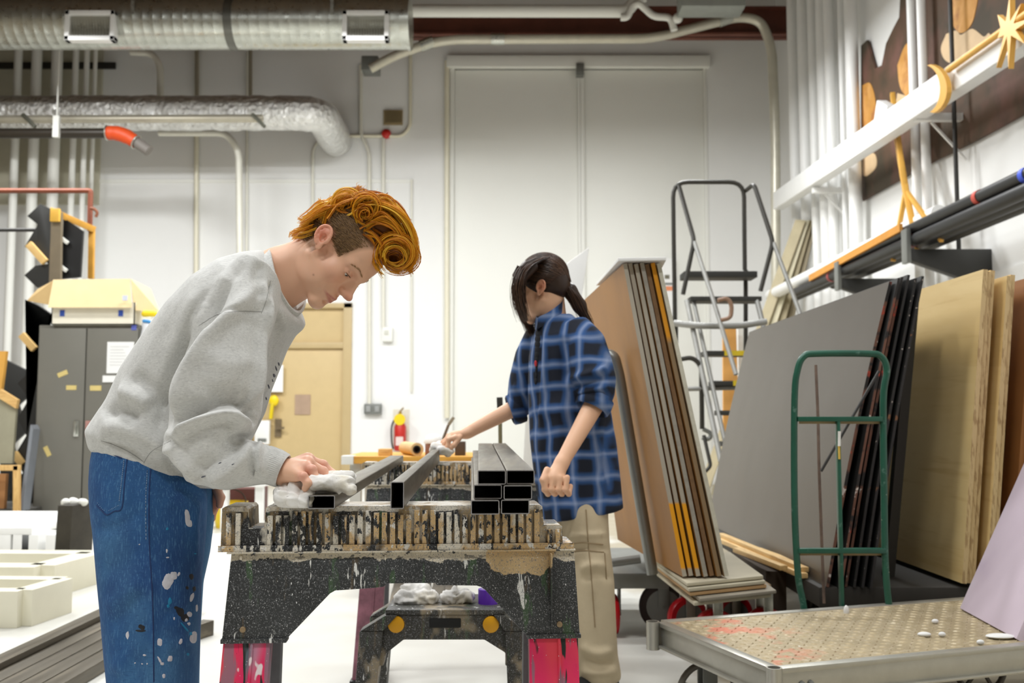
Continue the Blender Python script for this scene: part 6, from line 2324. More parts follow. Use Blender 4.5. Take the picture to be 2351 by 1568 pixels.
sc_m = np.clip((Lh[:, 2] - np.where(Lh[:, 0] > 0.004, 0.026 - 0.25 * (Lh[:, 0] - 0.004), -0.045)) / 0.010, 0, 1) * np.clip((0.064 + 0.3 * (Lh[:, 2] - 0.03) - Lh[:, 0]) / 0.012, 0, 1)
sc_m *= np.clip((np.abs(Lh[:, 1]) < 0.0735) | (Lh[:, 2] > 0.038), 0, 1) * (np.linalg.norm(Lh, axis=1) < 0.2) * (1 - 0.999 * gauss(Lh, (-0.004, -0.08, 0.002), (0.020, 0.03, 0.028))) * 0.8
C = C * (1 - sc_m[:, None]) + np.array(rgb((128, 96, 68))[:3]) * sc_m[:, None]
mole = gauss(V, at(717, 629, 2.11), (0.0022, 0.02, 0.0022))[:, None] * 0.8
C = C * (1 - mole) + np.array(rgb((110, 62, 50))[:3]) * mole
link_mesh('body', np_mesh('body', V, Q, True, C), M_skin, p1)
eyes(p1, H1, (0.80, -0.05, -0.52))
headV, headQ = parts[0]
bh = bvh_of(headV, headQ)
bhand = bvh_of(*parts[1])
mb = MB()
for c, r in (((775, 1106, 1.985), 3), ):
    pass

# ---- sweatshirt
cloth = MB()
S = [((236, 1034), (508, 1122), 0.152, 2.20), ((226, 1020), (522, 1100), 0.172, 2.20), ((221, 985), (540, 1050), 0.187, 2.20), ((240, 958), (560, 1010), 0.19, 2.20), ((268, 915), (592, 950), 0.185, 2.20),
     ((298, 848), (625, 868), 0.185, 2.20), ((352, 770), (650, 800), 0.19, 2.20), ((405, 702), (668, 765), 0.20, 2.20), ((462, 642), (684, 752), 0.20, 2.20),
     ((520, 602), (690, 742), 0.185, 2.20), ((570, 584), (688, 733), 0.15, 2.20), ((604, 577), (684, 730), 0.112, 2.20), ((612, 578), (682, 727), 0.094, 2.20)]
cloth.loft([ell_ring(*s) for s in S])
SL = [((590, 640), 62, 2.09, .085), ((560, 690), 82, 2.06, .085), ((528, 765), 88, 2.03, .080), ((510, 850), 98, 2.0, .078), ((495, 930), 106, 1.985, .078),
      ((482, 1000), 98, 1.975, .076), ((492, 1052), 84, 1.970, .070), ((530, 1064), 62, 1.965, .060), ((578, 1064), 52, 1.962, .052), ((612, 1068), 45, 1.962, .044), ((634, 1075), 39, 1.963, .040)]
cs = [W(c[0], c[1], y) for c, r, y, d in SL]
rings = []
for i, (c, r, y, d) in enumerate(SL):
    dr = cs[min(i + 1, len(cs) - 1)] - cs[max(i - 1, 0)]
    rings.append(limb_ring(cs[i], dr, r * y / FPX, d, (0, 1, 0), 24))
cloth.loft(rings)
FS = [((600, 650), 62, 2.31, .085), ((585, 720), 78, 2.35, .075), ((560, 820), 82, 2.39, .072), ((535, 930), 76, 2.41, .066), ((515, 1010), 58, 2.39, .055), ((502, 1070), 42, 2.36, .042), ((498, 1090), 36, 2.35, .038)]
cs = [W(c[0], c[1], y) for c, r, y, d in FS]
cloth.loft([limb_ring(cs[i], cs[min(i + 1, len(cs) - 1)] - cs[max(i - 1, 0)], r * y / FPX, d, (0, 1, 0), 24) for i, (c, r, y, d) in enumerate(FS)])
V, Q = voxel_fuse(cloth, 0.004, 6)


def folds(V, Q, L, it=2, near=True):
    """L: (photo polyline, height, width, kind); kind 'r' ridge, 'g' groove, 's' step (left side high, right side low along the line)"""
    N = normals_of(V, Q)
    P = project(V)
    face = np.clip(-N[:, 1] * 2.5, 0, 1) if near else 1.0
    D = np.zeros(len(V))
    for line, h, w, kind in L:
        pts = [(p.x, p.y) for p in curve_pts([(a, b, 0) for a, b in line], 5)]
        d, sd, t = poly_dist(P, pts)
        end = np.clip(np.minimum(t, 1 - t) * 6, 0, 1) if kind != 'R' else 1.0
        if kind in 'rR':
            f = np.exp(-(d / w) ** 2)
        elif kind == 'g':
            f = -np.exp(-(d / w) ** 2)
        else:
            x = d * sd / w
            f = np.tanh(x * 2.2) * np.exp(-(x * 0.55) ** 2)
        D += h * f * end
    V = V + N * (D * face)[:, None]
    return relax(V, Q, it, 0.4)


F1 = [([(602, 640), (560, 690), (490, 760), (440, 830), (412, 900), (398, 960), (392, 1010)], 0.010, 18, 'r'),
      ([(520, 640), (470, 720), (425, 800), (385, 880), (370, 960), (372, 1010)], 0.012, 16, 'g'),
      ([(470, 650), (430, 740), (395, 830), (372, 910)], 0.006, 22, 'r'),
      ([(392, 1000), (420, 972), (470, 948), (520, 936), (560, 944), (590, 966)], 0.022, 19, 's'),
      ([(540, 944), (572, 955), (598, 978), (612, 1000)], 0.013, 8, 'g'),
      ([(420, 1010), (450, 985), (500, 965), (545, 962)], 0.010, 20, 'g'),
      ([(470, 1108), (530, 1075), (570, 1040), (592, 1012)], 0.009, 18, 'r'),
      ([(440, 1090), (520, 1050), (560, 1010)], 0.006, 20, 'g'),
      ([(588, 1010), (580, 1045), (583, 1085), (590, 1105)], 0.006, 8, 'g'),
      ([(600, 1006), (592, 1045), (596, 1090)], 0.005, 8, 'r'),
      ([(392, 1010), (405, 1040), (430, 1075), (470, 1105)], 0.008, 14, 'r'),
      ([(378, 1040), (400, 1075), (440, 1108)], 0.005, 13, 'g'),
      ([(456, 748), (500, 722), (550, 715), (604, 716)], 0.0035, 5, 'g'),
      ([(600, 720), (612, 690), (622, 645)], 0.004, 6, 'g'),
      ([(606, 640), (612, 700), (600, 800), (590, 900), (570, 950)], 0.010, 10, 'r'),
      ([(630, 700), (640, 760), (622, 860), (595, 960)], 0.009, 9, 'g'),
      ([(650, 730), (652, 790), (630, 880)], 0.005, 10, 'r'),
      ([(240, 960), (265, 945), (290, 950), (320, 970)], 0.008, 16, 'g'),
      ([(225, 985), (290, 985), (350, 1010), (395, 1050)], 0.007, 24, 'r'),
      ([(270, 900), (300, 905), (350, 930)], 0.008, 22, 'r'),
      ([(300, 860), (340, 890), (375, 940)], 0.005, 20, 'g'),
      ([(330, 1060), (300, 1035), (262, 1020), (232, 1012)], 0.004, 9, 'g'),
      ([(560, 600), (530, 640), (505, 690), (470, 760)], 0.006, 16, 'g'),
      ([(600, 600), (590, 640), (600, 690)], 0.004, 14, 'g'),
      ([(470, 800), (500, 830), (550, 835), (590, 820)], 0.003, 22, 'r'),
      ([(450, 880), (500, 900), (560, 895)], 0.004, 20, 'g')]
F1 = [(l, h * 2.1, w, k) for l, h, w, k in F1]
V = folds(V, Q, F1, 1)
M_sweat = Mat('heather_grey_jersey', (206, 206, 203), 0.9)
M_sweat.vary(0.06, 24)
M_sweat.spots((172, 172, 170), 300, 0.50, 0.66, (0.35, 1, 1), amt=0.42)
M_sweat.spots((230, 230, 226), 260, 0.52, 0.66, (0.32, 1, 1), (4, 2, 1), amt=0.40)
M_sweat.bump(M_sweat.noise(420, 3, 0.6, (0.5, 1, 1)), 0.18, 0.0010)
M_sweat.b.inputs['Sheen Weight'].default_value = 0.12
M_sweat = M_sweat.done()
sweat = link_mesh('sweatshirt', np_mesh('sweatshirt', V, Q), M_sweat, p1)
bsw = bvh_of(V, Q)


def ribbed(loop, axis_fn, w, t, n, name, depth=0.0016):
    """ribbed band: loop of points, axis_fn gives the across direction at each"""
    m = MB()
    P = [Vector(p) for p in loop]
    nn = len(P)
    rr = []
    c = sum(P, Vector()) / nn
    for i, p in enumerate(P):
        ax = axis_fn(p, i)
        d = (P[(i + 1) % nn] - P[i - 1]).normalized()
        o = d.cross(ax).normalized()
        if o.dot(p - c) < 0:
            o = -o
        o = o * (depth if i % 2 else 0.0)
        oo = o.normalized() if o.length > 0 else (p - c).normalized()
        rr.append([p - ax * w / 2 + o, p + ax * w / 2 + o, p + ax * w / 2 - (p - c).normalized() * t + o * 0.2, p - ax * w / 2 - (p - c).normalized() * t])
    rr.append(rr[0])
    m.loft(rr, caps=False)
    return m.build(name, M_sweat, sweat, smooth=True, angle=60)


def dense(loop, n):
    P = curve_pts(list(loop) + [loop[0]], 12)
    L = [0]
    for a, b in zip(P, P[1:]):
        L.append(L[-1] + (b - a).length)
    out = []
    j = 0
    for i in range(n):
        s = L[-1] * i / n
        while L[j + 1] < s:
            j += 1
        t = (s - L[j]) / max(1e-9, L[j + 1] - L[j])
        out.append(P[j].lerp(P[j + 1], t))
    return out


neck_c = W(640, 640)
col = [W(609, 579, 2.20), W(611, 592, 2.125), W(622, 640, 2.095), W(640, 690, 2.11), W(664, 722, 2.15), W(684, 724, 2.21), W(692, 690, 2.28), W(668, 625, 2.305), W(632, 588, 2.275)]
upd = (W(690, 605) - W(640, 650)).normalized()
ribbed(dense(col, 150), lambda p, i: upd, 0.026, 0.006, 150, 'collar')
cl = [(c.x, c.y, c.z) for c in limb_ring(W(650, 1079, 1.965), W(668, 1086, 1.965) - W(632, 1070, 1.965), 0.0345, 0.0375, (0, 1, 0), 24)]
cuff = MB()
cr = []
for k, (px, py, r1, r2) in enumerate(((604, 1066, 44, .044), (614, 1068, 43, .043), (632, 1073, 41, .041), (648, 1080, 39, .0385), (651, 1081, 37, .037), (649, 1080, 33, .034), (630, 1073, 33, .034))):
    cc = W(px, py, 1.964)
    ring = limb_ring(cc, Vector((0.93, 0, -0.36)), r1 * 1.964 / FPX, r2, (0, 1, 0), 120)
    if k < 4:
        ring = [p + (p - cc).normalized() * (0.0012 if i % 2 else 0) for i, p in enumerate(ring)]
    cr.append(ring)
cuff.loft(cr, caps=False)
cuff.build('cuff', M_sweat, sweat, smooth=True, angle=60)
M_thread = M('seam_thread', (160, 160, 158), 0.8, var=0)
for pts in ([(456, 748), (500, 722), (550, 715), (602, 716)], [(600, 720), (611, 690), (621, 645)], [(330, 1062), (350, 1035), (392, 1012)], [(232, 1012), (262, 1022), (300, 1040), (332, 1062)]):
    st = MB()
    drape_line(st, bsw, pts, 0.0007, 0.0000)
    if st.v:
        st.build('seam', M_thread, sweat)
gr = MB()
for px, py, rx, ry in ((634, 846, 2.2, 8), (629, 862, 3.5, 5), (640, 836, 2, 5), (617, 888, 1.8, 6), (620, 903, 2.2, 4), (626, 874, 1.5, 4), (611, 915, 1.5, 5), (467, 1094, 6, 2), (505, 1063, 4, 1.5), (535, 1066, 4, 1.5)):
    drape_blob(gr, bsw, px, py, rx, ry, -0.3)
gr.build('paint_smear', M('dark_smear', (84, 86, 96), 0.8, var=.4, vs=60), sweat)['kind'] = 'stuff'

# ---- jeans
jn = MB()
J1 = [((240, 965), (440, 1000), 0.085, 2.14), ((227, 1000), (446, 1046), 0.099, 2.13), ((216, 1060), (455, 1095), 0.105, 2.125), ((213, 1110), (470, 1135), 0.108, 2.12), ((216, 1170), (470, 1180), 0.106, 2.115), ((225, 1240), (466, 1245), 0.105, 2.11),
      ((232, 1320), (458, 1320), 0.103, 2.10), ((240, 1400), (455, 1400), 0.101, 2.10), ((247, 1480), (453, 1480), 0.100, 2.10), ((256, 1568), (449, 1568), 0.098, 2.10), ((262, 1700), (446, 1700), 0.096, 2.10),
      ((266, 1850), (444, 1850), 0.095, 2.10), ((268, 1962), (442, 1962), 0.095, 2.10)]
jn.loft([ell_ring(*s, 28, 2.2) for s in J1])
J2 = [((240, 1030), (470, 1085), 0.10, 2.27), ((235, 1100), (485, 1120), 0.10, 2.28), ((250, 1180), (488, 1190), 0.10, 2.29), ((262, 1260), (478, 1270), 0.098, 2.30), ((272, 1340), (462, 1340), 0.096, 2.30),
      ((282, 1450), (455, 1450), 0.094, 2.30), ((290, 1568), (452, 1568), 0.092, 2.30), ((300, 1800), (448, 1800), 0.09, 2.30), ((302, 1930), (446, 1930), 0.09, 2.30)]
jn.loft([ell_ring(*s, 28, 2.2) for s in J2])
V, Q = voxel_fuse(jn, 0.005, 5)
FJ = [([(345, 1076), (340, 1150), (342, 1250), (348, 1350), (351, 1450), (352, 1568)], 0.0035, 6, 'r'),
      ([(470, 1130), (440, 1128), (400, 1118)], 0.006, 9, 'g'), ([(468, 1118), (430, 1112), (390, 1104)], 0.006, 9, 'r'),
      ([(470, 1160), (430, 1165), (370, 1150)], 0.004, 12, 'r'), ([(458, 1150), (448, 1200), (452, 1260), (456, 1300)], 0.007, 8, 'r'),
      ([(240, 1400), (280, 1370), (330, 1330)], 0.005, 18, 'r'), ([(244, 1440), (290, 1410), (335, 1360)], 0.005, 18, 'g'),
      ([(232, 1310), (270, 1300), (330, 1260)], 0.004, 20, 'g'), ([(262, 1550), (300, 1500), (340, 1480)], 0.005, 22, 'r'),
      ([(450, 1420), (410, 1400), (370, 1420)], 0.004, 18, 'g'), ([(452, 1500), (410, 1480), (370, 1500)], 0.004, 20, 'r'),
      ([(216, 1200), (240, 1215), (290, 1200), (330, 1170)], 0.005, 14, 'g'), ([(300, 1060), (296, 1120), (288, 1165)], 0.003, 10, 'r')]
V = folds(V, Q, FJ)
M_jean = Mat('worn_blue_denim', (38, 86, 138), 0.85)
M_jean.vary(0.14, 7)
M_jean.spots((28, 66, 120), 9, 0.45, 0.62, (1, 1, 0.45), (1, 3, 2), amt=0.8)
M_jean.spots((92, 148, 186), 5, 0.50, 0.72, (1, 1, 0.5), (7, 1, 2), amt=0.55)
M_jean.spots((96, 146, 190), 420, 0.54, 0.66, (1, 1, 0.12), amt=0.45)
M_jean.spots((24, 62, 112), 420, 0.54, 0.66, (0.2, 1, 1.0), (3, 3, 3), amt=0.40)
M_jean.bump(M_jean.noise(600, 2, 0.5, (1, 1, 0.2)), 0.3, 0.001)
M_jean = M_jean.done()
jeans = link_mesh('jeans', np_mesh('jeans', V, Q), M_jean, p1)
bj = bvh_of(V, Q)
M_seam = M('denim_seam', (28, 52, 100), 0.8, var=0.2, vs=90)
for pts, r, n in (([(346, 1078), (342, 1150), (343, 1250), (349, 1350), (352, 1450), (353, 1566)], 0.0013, 12), ([(292, 1055), (286, 1110), (280, 1166), (262, 1174), (246, 1182), (234, 1172), (222, 1160)], 0.0012, 8),
                  ([(228, 1034), (250, 1040), (280, 1052)], 0.0012, 8)):
    seam = MB()
    drape_line(seam, bj, pts, r, 0.0003, n)
    if seam.v:
        seam.build('seam', M_seam, jeans, smooth=True)
th = MB()


def stitches(pts, n):
    P = curve_pts([(a, b, 0) for a, b in pts], 12)
    for i in range(n):
        j = int(i * (len(P) - 2) / n)
        a, _ = drape(bj, P[j].x, P[j].y, 0.0012)
        b, _ = drape(bj, P[j].lerp(P[j + 1], 0.6).x, P[j].lerp(P[j + 1], 0.6).y, 0.0012)
        if a is not None and b is not None and 0 < (a - b).length < 0.03:
            th.tube([a, b], 0.0007, 5)


stitches([(285, 1056), (279, 1110), (273, 1160)], 22)
stitches([(273, 1160), (260, 1167), (247, 1174)], 8)
stitches([(240, 1172), (230, 1162), (222, 1150)], 6)
stitches([(338, 1080), (335, 1150), (336, 1250)], 30)
th.build('stitching', M('pale_stitching', (150, 170, 196), 0.8, var=0), jeans)
for nm, colr, L in (('paint_splash', (206, 206, 214), [(430, 1190, 6, 20, -0.1), (436, 1204, 7, 9, 0.3), (386, 1335, 14, 18, 0.4), (398, 1322, 9, 10, 0), (411, 1318, 3, 6, 0.4), (436, 1410, 7, 7, 0), (426, 1422, 7, 6, 0.3), (444, 1464, 9, 14, 0.2),
                                               (366, 1475, 7, 10, 0.3), (415, 1472, 4, 8, 0.3), (293, 1458, 4, 11, 0), (390, 1512, 6, 8, 0.2), (366, 1514, 3, 12, -0.5), (372, 1524, 6, 4, 0), (332, 1504, 4, 2.5, 0), (310, 1522, 2, 2, 0),
                                               (326, 1524, 2.5, 2, 0), (338, 1524, 2, 2, 0), (376, 1552, 4, 5, 0.2), (441, 1372, 5, 12, 0.2), (385, 1280, 4, 2, 0), (383, 1265, 3, 5, 0), (434, 1432, 4, 4, 0), (452, 1395, 3, 10, 0), (400, 1420, 2, 4, 0), (320, 1250, 2, 1.5, 0)]),
                    ('paint_stain', (26, 26, 32), [(414, 1404, 12, 10, 0.8), (424, 1418, 10, 10, 0.9), (440, 1325, 6, 9, 0), (405, 1396, 7, 4, 0.6), (326, 1440, 8, 7, 0.3), (322, 1448, 12, 3, 0), (430, 1350, 5, 4, 0.3), (446, 1352, 4, 8, 0)]),
                    ('paint_fleck', (16, 130, 176), [(390, 1380, 5, 9, 0.2), (386, 1392, 4, 4, 0), (424, 1440, 3, 16, -0.7), (438, 1455, 4, 5, 0), (432, 1502, 4, 4, 0), (384, 1214, 3, 4, 0), (448, 1271, 3, 2, 0)])):
    m = MB()
    for b in L:
        drape_blob(m, bj, *b)
    m.build(nm, M(nm, colr, 0.6, var=0.12, vs=80), jeans, smooth=True, angle=180)['kind'] = 'stuff'

# ---- shoes
for yc, x0 in ((2.10, 262), (2.30, 300)):
    sh = MB()
    base = W(x0, 1999, yc)
    rr = []
    for t, w, h, z0 in ((0.0, .028, .05, .012), (.02, .036, .075, .006), (.06, .038, .10, .0), (.10, .040, .105, .0), (.14, .044, .085, .0), (.19, .048, .06, .0), (.235, .044, .045, .002), (.265, .028, .03, .006), (.275, .012, .02, .01)):
        c = Vector((base.x + t - 0.01, yc, 0))
        rr.append([c + Vector((0, w * math.copysign(abs(math.cos(a)) ** .7, math.cos(a)), max(0.0, z0 + h * 0.5 + h * 0.5 * math.copysign(abs(math.sin(a)) ** .7, math.sin(a))))) for a in [2 * PI * k / 20 for k in range(20)]])
    sh.loft(rr)
    sh.build('shoe', M('dark_shoe', (40, 40, 44), 0.7), p1, smooth=True, angle=60)
# ---- hair of the person at the near trestle
I1 = H1


def hl_(x, y, z):
    return I1 @ Vector((x, y, z))


brown = Strands([(104, 80, 54), (138, 108, 74), (168, 134, 92)])
cen = hl_(0.02, 0, 0.03)


def scalp(th, ph):
    """point on the scalp in the head-local direction; th from +x toward -y (the near side), ph elevation"""
    d = Vector((math.cos(ph) * math.cos(th), -math.cos(ph) * math.sin(th), math.sin(ph)))
    o = H1 @ Vector((0.015, 0, 0.03))
    dw = (H1.to_3x3() @ d).normalized()
    h, n, i, t = bh.ray_cast(o, dw)
    return h, n


flow = (H1.to_3x3() @ Vector((-1.0, 0, -0.25))).normalized()
cnt = 0
while cnt < 11000:
    side = 1 if cnt % 5 else -1
    th, ph = random.uniform(0.62, PI), random.uniform(-0.75, 1.15)
    h, n = scalp(th * side, ph)
    cnt += 1
    if h is None:
        continue
    L = I1.inverted() @ h
    ay = abs(L.y)
    # hairline: temple, in front of and over the ear, nape
    if L.z < -0.052 + 0.0 * L.x or (L.x > 0.004 and L.z < 0.022 - 0.25 * (L.x - 0.004)) or L.x > 0.058 + 0.3 * (L.z - 0.03):
        continue
    if -0.035 < L.x < 0.012 and L.z < 0.036 and ay > 0.04:
        continue
    if L.x <= -0.03 and L.z < -0.048:
        continue
    d = (flow + n * 0.35 + Vector((random.gauss(0, .12), random.gauss(0, .12), random.gauss(0, .12)))).normalized()
    ln = random.uniform(0.009, 0.016)
    brown.add([h - n * 0.001, h + d * ln * 0.5 + n * 0.0012, h + d * ln + n * 0.0003 - n * ln * 0.25], 0.00055, 0.00015)
# brows and lashes
for s in (1, -1):
    for i in range(60):
        t = random.random()
        x, y, z = 0.112 - 0.022 * t ** 1.6, s * (0.014 + 0.034 * t), 0.0225 + 0.006 * math.sin(PI * min(1, t * 1.1)) + random.gauss(0, .0012)
        o, dv = hl_(0.0, y * 0.8, z), (H1.to_3x3() @ Vector((1, s * (0.10 + 0.45 * t), 0.0))).normalized()
        h, n, ii, tt = bh.ray_cast(hl_(x + 0.05, y * 1.1, z), -(H1.to_3x3() @ Vector((1, 0, 0))).normalized())
        if h is None:
            continue
        d = (H1.to_3x3() @ Vector((-0.25, s * 1.0, 0.28 - 0.5 * t))).normalized()
        brown.add([h, h + d * 0.004 + n * 0.0006, h + d * 0.007 + n * 0.0003], 0.00028, 0.0001, 1.0)
    for i in range(40):
        t = i / 39
        y = s * (0.0205 + 0.0235 * t)
        p = Vector((0.0795, s * 0.0315, 0.003))
        e = Vector((0.0, y - p.y, -0.0025 - 0.0005 * abs(t - .5)))
        e.x = math.sqrt(max(1e-6, 0.0150 ** 2 - e.y ** 2 - e.z ** 2))
        q = p + e
        d = Vector((0.8, s * (t - .4) * 1.2, -0.45))
        a, b = H1 @ (q - d * 0.001), H1 @ (q + d * 0.0035)
        brown.add([a, a.lerp(b, .6), b + (H1.to_3x3() @ Vector((0, 0, .0012)))], 0.00050, 0.00015, 0.0)
brown.build('cropped_hair', M_hairs, p1)

orange = Strands([(104, 54, 14), (196, 112, 10), (232, 156, 16), (250, 204, 70)], 3)


def lock(pts, n, sp, ys, r=0.00062, sh=(0.2, 1.0), y0=P1Y, conv=0.5, wave=3.5):
    """clumps of strands along photo guide pts=(px,py,dY); sp/ys = spread in px and metres, closing to conv at the tip"""
    G = curve_pts([Vector(p) for p in pts], 5)
    m = len(G)
    for _ in range(max(1, n // 5)):
        A, B, Cc = random.gauss(0, 1), random.gauss(0, 1), random.gauss(0, 1)
        F1_, F2_, F3_ = random.uniform(0, 6.28), random.uniform(4, 9), random.uniform(0, 6.28)
        cl = random.uniform(*sh)
        cut0 = random.uniform(0.72, 1.0)
        for _ in range(9):
            a, b, c = A + random.gauss(0, .28), B + random.gauss(0, .28), Cc + random.gauss(0, .28)
            f1 = F1_ + random.gauss(0, .25)
            cut = cut0 * random.uniform(0.9, 1.0)
            fl_ = 1.0 if random.random() > .06 else 3.0
            out = []
            for i, g in enumerate(G[:max(3, int(m * cut))]):
                t = i / (m - 1)
                k = (1 - t) + conv * t
                w = wave * math.sin(f1 + F2_ * t) * t * fl_
                w2 = wave * math.sin(F3_ + F2_ * t) * t * fl_
                out.append(W(g.x + a * sp * k + w, g.y + b * sp * k + w2, y0 + g.z + c * ys * k))
            orange.add(out, r * random.uniform(0.7, 1.3), 0.0002, min(1, max(0, cl + random.gauss(0, .12))))


def swirl(cx, cy, r0, r1, a0, a1, n, ys, y0, sh=(0.3, 1), root=None):
    """a curl: clumps winding from radius r0 to r1 about (cx, cy) between angles a0..a1 (degrees, clockwise from right)"""
    for _ in range(max(1, n // 5)):
        S_ = random.gauss(1, 0.20)
        DY = random.gauss(0, ys)
        ox, oy = random.gauss(0, 3.5), random.gauss(0, 3.5)
        cl = random.uniform(*sh)
        st0, en0 = a0 + random.gauss(0, 30), a1 + random.gauss(0, 45)
        sq, sa = random.uniform(0.75, 1.0), random.uniform(0, PI)
        for _ in range(9):
            s = S_ * random.gauss(1, 0.04)
            dy = DY + random.gauss(0, .0012)
            st, en = st0 + random.gauss(0, 8), en0 + random.gauss(0, 12)
            pts = []
            N = 18
            for i in range(N + 1):
                t = i / N
                a = math.radians(st + (en - st) * t)
                r = (r0 + (r1 - r0) * t) * s
                x, y = r * math.cos(a), r * math.sin(a)
                u, v = x * math.cos(sa) + y * math.sin(sa), (-x * math.sin(sa) + y * math.cos(sa)) * sq
                pts.append(W(cx + ox + u * math.cos(sa) - v * math.sin(sa), cy + oy + u * math.sin(sa) + v * math.cos(sa), y0 + dy))
            orange.add(pts, 0.0006 * random.uniform(0.7, 1.3), 0.0002, min(1, max(0, cl + random.gauss(0, .12))))


Yh = P1Y - 0.01
# under-volume so that no scalp shows through
vol = [cap(W(775, 510, Yh), W(832, 498, Yh), 0.042, 0.042, 0.02), cap(W(832, 498, Yh), W(880, 525, Yh), 0.042, 0.036, 0.02), cap(W(880, 525, Yh), W(912, 565, Yh), 0.036, 0.028, 0.02),
       cap(W(905, 560, Yh + .01), W(922, 590, Yh + .012), 0.026, 0.018, 0.012), cap(W(775, 510, Yh), W(725, 535, Yh), 0.040, 0.028, 0.02),
       ell(W(906, 592, Yh - 0.02), (0.030, 0.030, 0.028), 0.01),
       ell(W(900, 596, Yh - 0.050), (0.014, 0.026, 0.014), 0.008, op='s')]
vV, vQ = skin_of(vol, [W(640, 600, Yh).x, Yh - .12, W(700, 660, Yh).z], [W(980, 600, Yh).x, Yh + .12, W(800, 420, Yh).z], 0.004)
orange.solid(vV, vQ, (128, 74, 16))
for k in range(7):
    dy = -0.055 + 0.11 * k / 6
    e = abs(dy) / 0.06
    lock([(800, 478 + 14 * e, dy), (850, 452 + 16 * e, dy), (905, 470 + 14 * e, dy), (938, 520, dy), (952, 575, dy), (946, 622, dy * .8)], 70, 5, 0.010)
    lock([(760, 488 + 14 * e, dy), (785, 452 + 16 * e, dy), (820, 440 + 14 * e, dy), (858, 452, dy), (885, 470, dy)], 60, 6, 0.010)
    lock([(740, 500 + 14 * e, dy), (752, 466 + 16 * e, dy), (790, 452 + 12 * e, dy), (830, 462, dy), (850, 480, dy)], 50, 5, 0.010)
    lock([(845, 500, dy), (880, 490, dy), (915, 525, dy), (934, 570, dy), (930, 605, dy)], 60, 6, 0.010)
    lock([(790, 470, dy), (745, 466 + 10 * e, dy), (715, 488 + 8 * e, dy), (688, 505 + 6 * e, dy)], 40, 5, 0.008, sh=(0.55, 1))
    lock([(760, 480, dy), (722, 490 + 8 * e, dy), (700, 512, dy), (690, 520, dy)], 40, 6, 0.008, sh=(0.5, 1))
    lock([(720, 520, dy), (696, 530, dy), (680, 535, dy), (668, 548, dy)], 26, 6, 0.007, sh=(0.5, 1))
for k in range(6):
    dy = -0.035 + 0.07 * k / 5
    lock([(722, 545, dy), (700, 550, dy), (682, 544, dy), (668, 556, dy)], 22, 5, 0.006, sh=(0.5, 1))
    lock([(722, 520, dy), (704, 512, dy), (686, 508, dy)], 16, 4, 0.006, r=.0009, sh=(0.6, 1))
    lock([(740, 490, dy), (738, 470, dy), (728, 458, dy)], 10, 4, 0.006, r=.0008, sh=(0.6, 1))
    lock([(812, 470, dy), (815, 448, dy), (820, 434, dy), (832, 430, dy)], 16, 4, 0.006, r=.0009, sh=(0.4, 1))
    lock([(880, 480, dy), (885, 462, dy), (884, 452, dy), (892, 448, dy)], 14, 4, 0.006, r=.0009, sh=(0.2, .9))
    lock([(920, 520, dy), (932, 515, dy), (938, 508, dy)], 8, 4, 0.006, r=.0008, sh=(0.3, .9))
# the rolled fringe and the loose curls
for y0, n in ((Yh - 0.058, 60), (Yh - 0.048, 60), (Yh - 0.035, 40)):
    swirl(908, 586, 46, 34, -175, 60, n, 0.006, y0)
    swirl(910, 588, 36, 24, -175, 80, n, 0.006, y0)
    swirl(906, 594, 27, 20, -190, 70, n // 2, 0.006, y0, (0.0, 0.6))
swirl(845, 480, 32, 16, -200, 60, 70, 0.010, Yh - 0.050)
swirl(838, 492, 24, 10, -180, 110, 50, 0.010, Yh - 0.062, (0.1, 0.9))
swirl(880, 478, 30, 18, -190, 40, 60, 0.014, Yh - 0.03)
swirl(800, 470, 34, 22, -180, -20, 60, 0.014, Yh - 0.03, (0.5, 1))
for k in range(5):
    dy = -0.066 + 0.012 * k
    lock([(838, 520, dy), (868, 505, dy), (905, 520, dy), (930, 560, dy)], 40, 6, 0.006)
    lock([(842, 530, dy + .002), (862, 540, dy), (880, 565, dy), (890, 592, dy)], 40, 5, 0.005, sh=(0.1, 0.7))
    lock([(836, 536, dy), (850, 548, dy), (862, 562, dy), (868, 578, dy)], 26, 4, 0.004, sh=(0.1, 0.6))
    lock([(820, 500, dy), (835, 505, dy), (850, 520, dy)], 20, 8, 0.004, sh=(0.0, 0.5))
    lock([(925, 600, dy + .02), (940, 612, dy + .02), (948, 632, dy + .02)], 26, 5, 0.008, sh=(0.2, .8), conv=0.3)
    lock([(890, 600, dy + .03), (905, 618, dy + .03), (922, 625, dy + .03)], 22, 4, 0.006, sh=(0.4, 1))
    lock([(780, 482, dy), (795, 492, dy), (812, 490, dy)], 16, 6, 0.004, sh=(0.3, .8))
rn2 = random.Random(11)
for i in range(420):
    t = rn2.random()
    g = curve_pts([Vector((742, 478, 0)), Vector((790, 452, 0)), Vector((830, 446, 0)), Vector((880, 466, 0)), Vector((925, 520, 0)), Vector((940, 570, 0))], 10)
    b = g[int(t * (len(g) - 1))]
    dy = rn2.uniform(-.05, .06)
    an = math.radians(rn2.gauss(-75 + 70 * t, 40))
    ln = rn2.uniform(8, 24)
    cv = rn2.gauss(0, .9)
    pts = [(b.x + rn2.gauss(0, 4), b.y + rn2.gauss(4, 4))]
    for k in range(5):
        pts.append((pts[-1][0] + ln / 5 * math.cos(an), pts[-1][1] + ln / 5 * math.sin(an)))
        an += cv / 3
    orange.add([W(x, y, Yh + dy) for x, y in pts], 0.0005, 0.00015, rn2.uniform(.3, 1))
orange.build('hair', M_hairs, p1)
# ------------------------------------------------------------------ person at the far trestle
P2Y = 3.78


def W2(px, py, Y=P2Y):
    return at(px, py, Y)


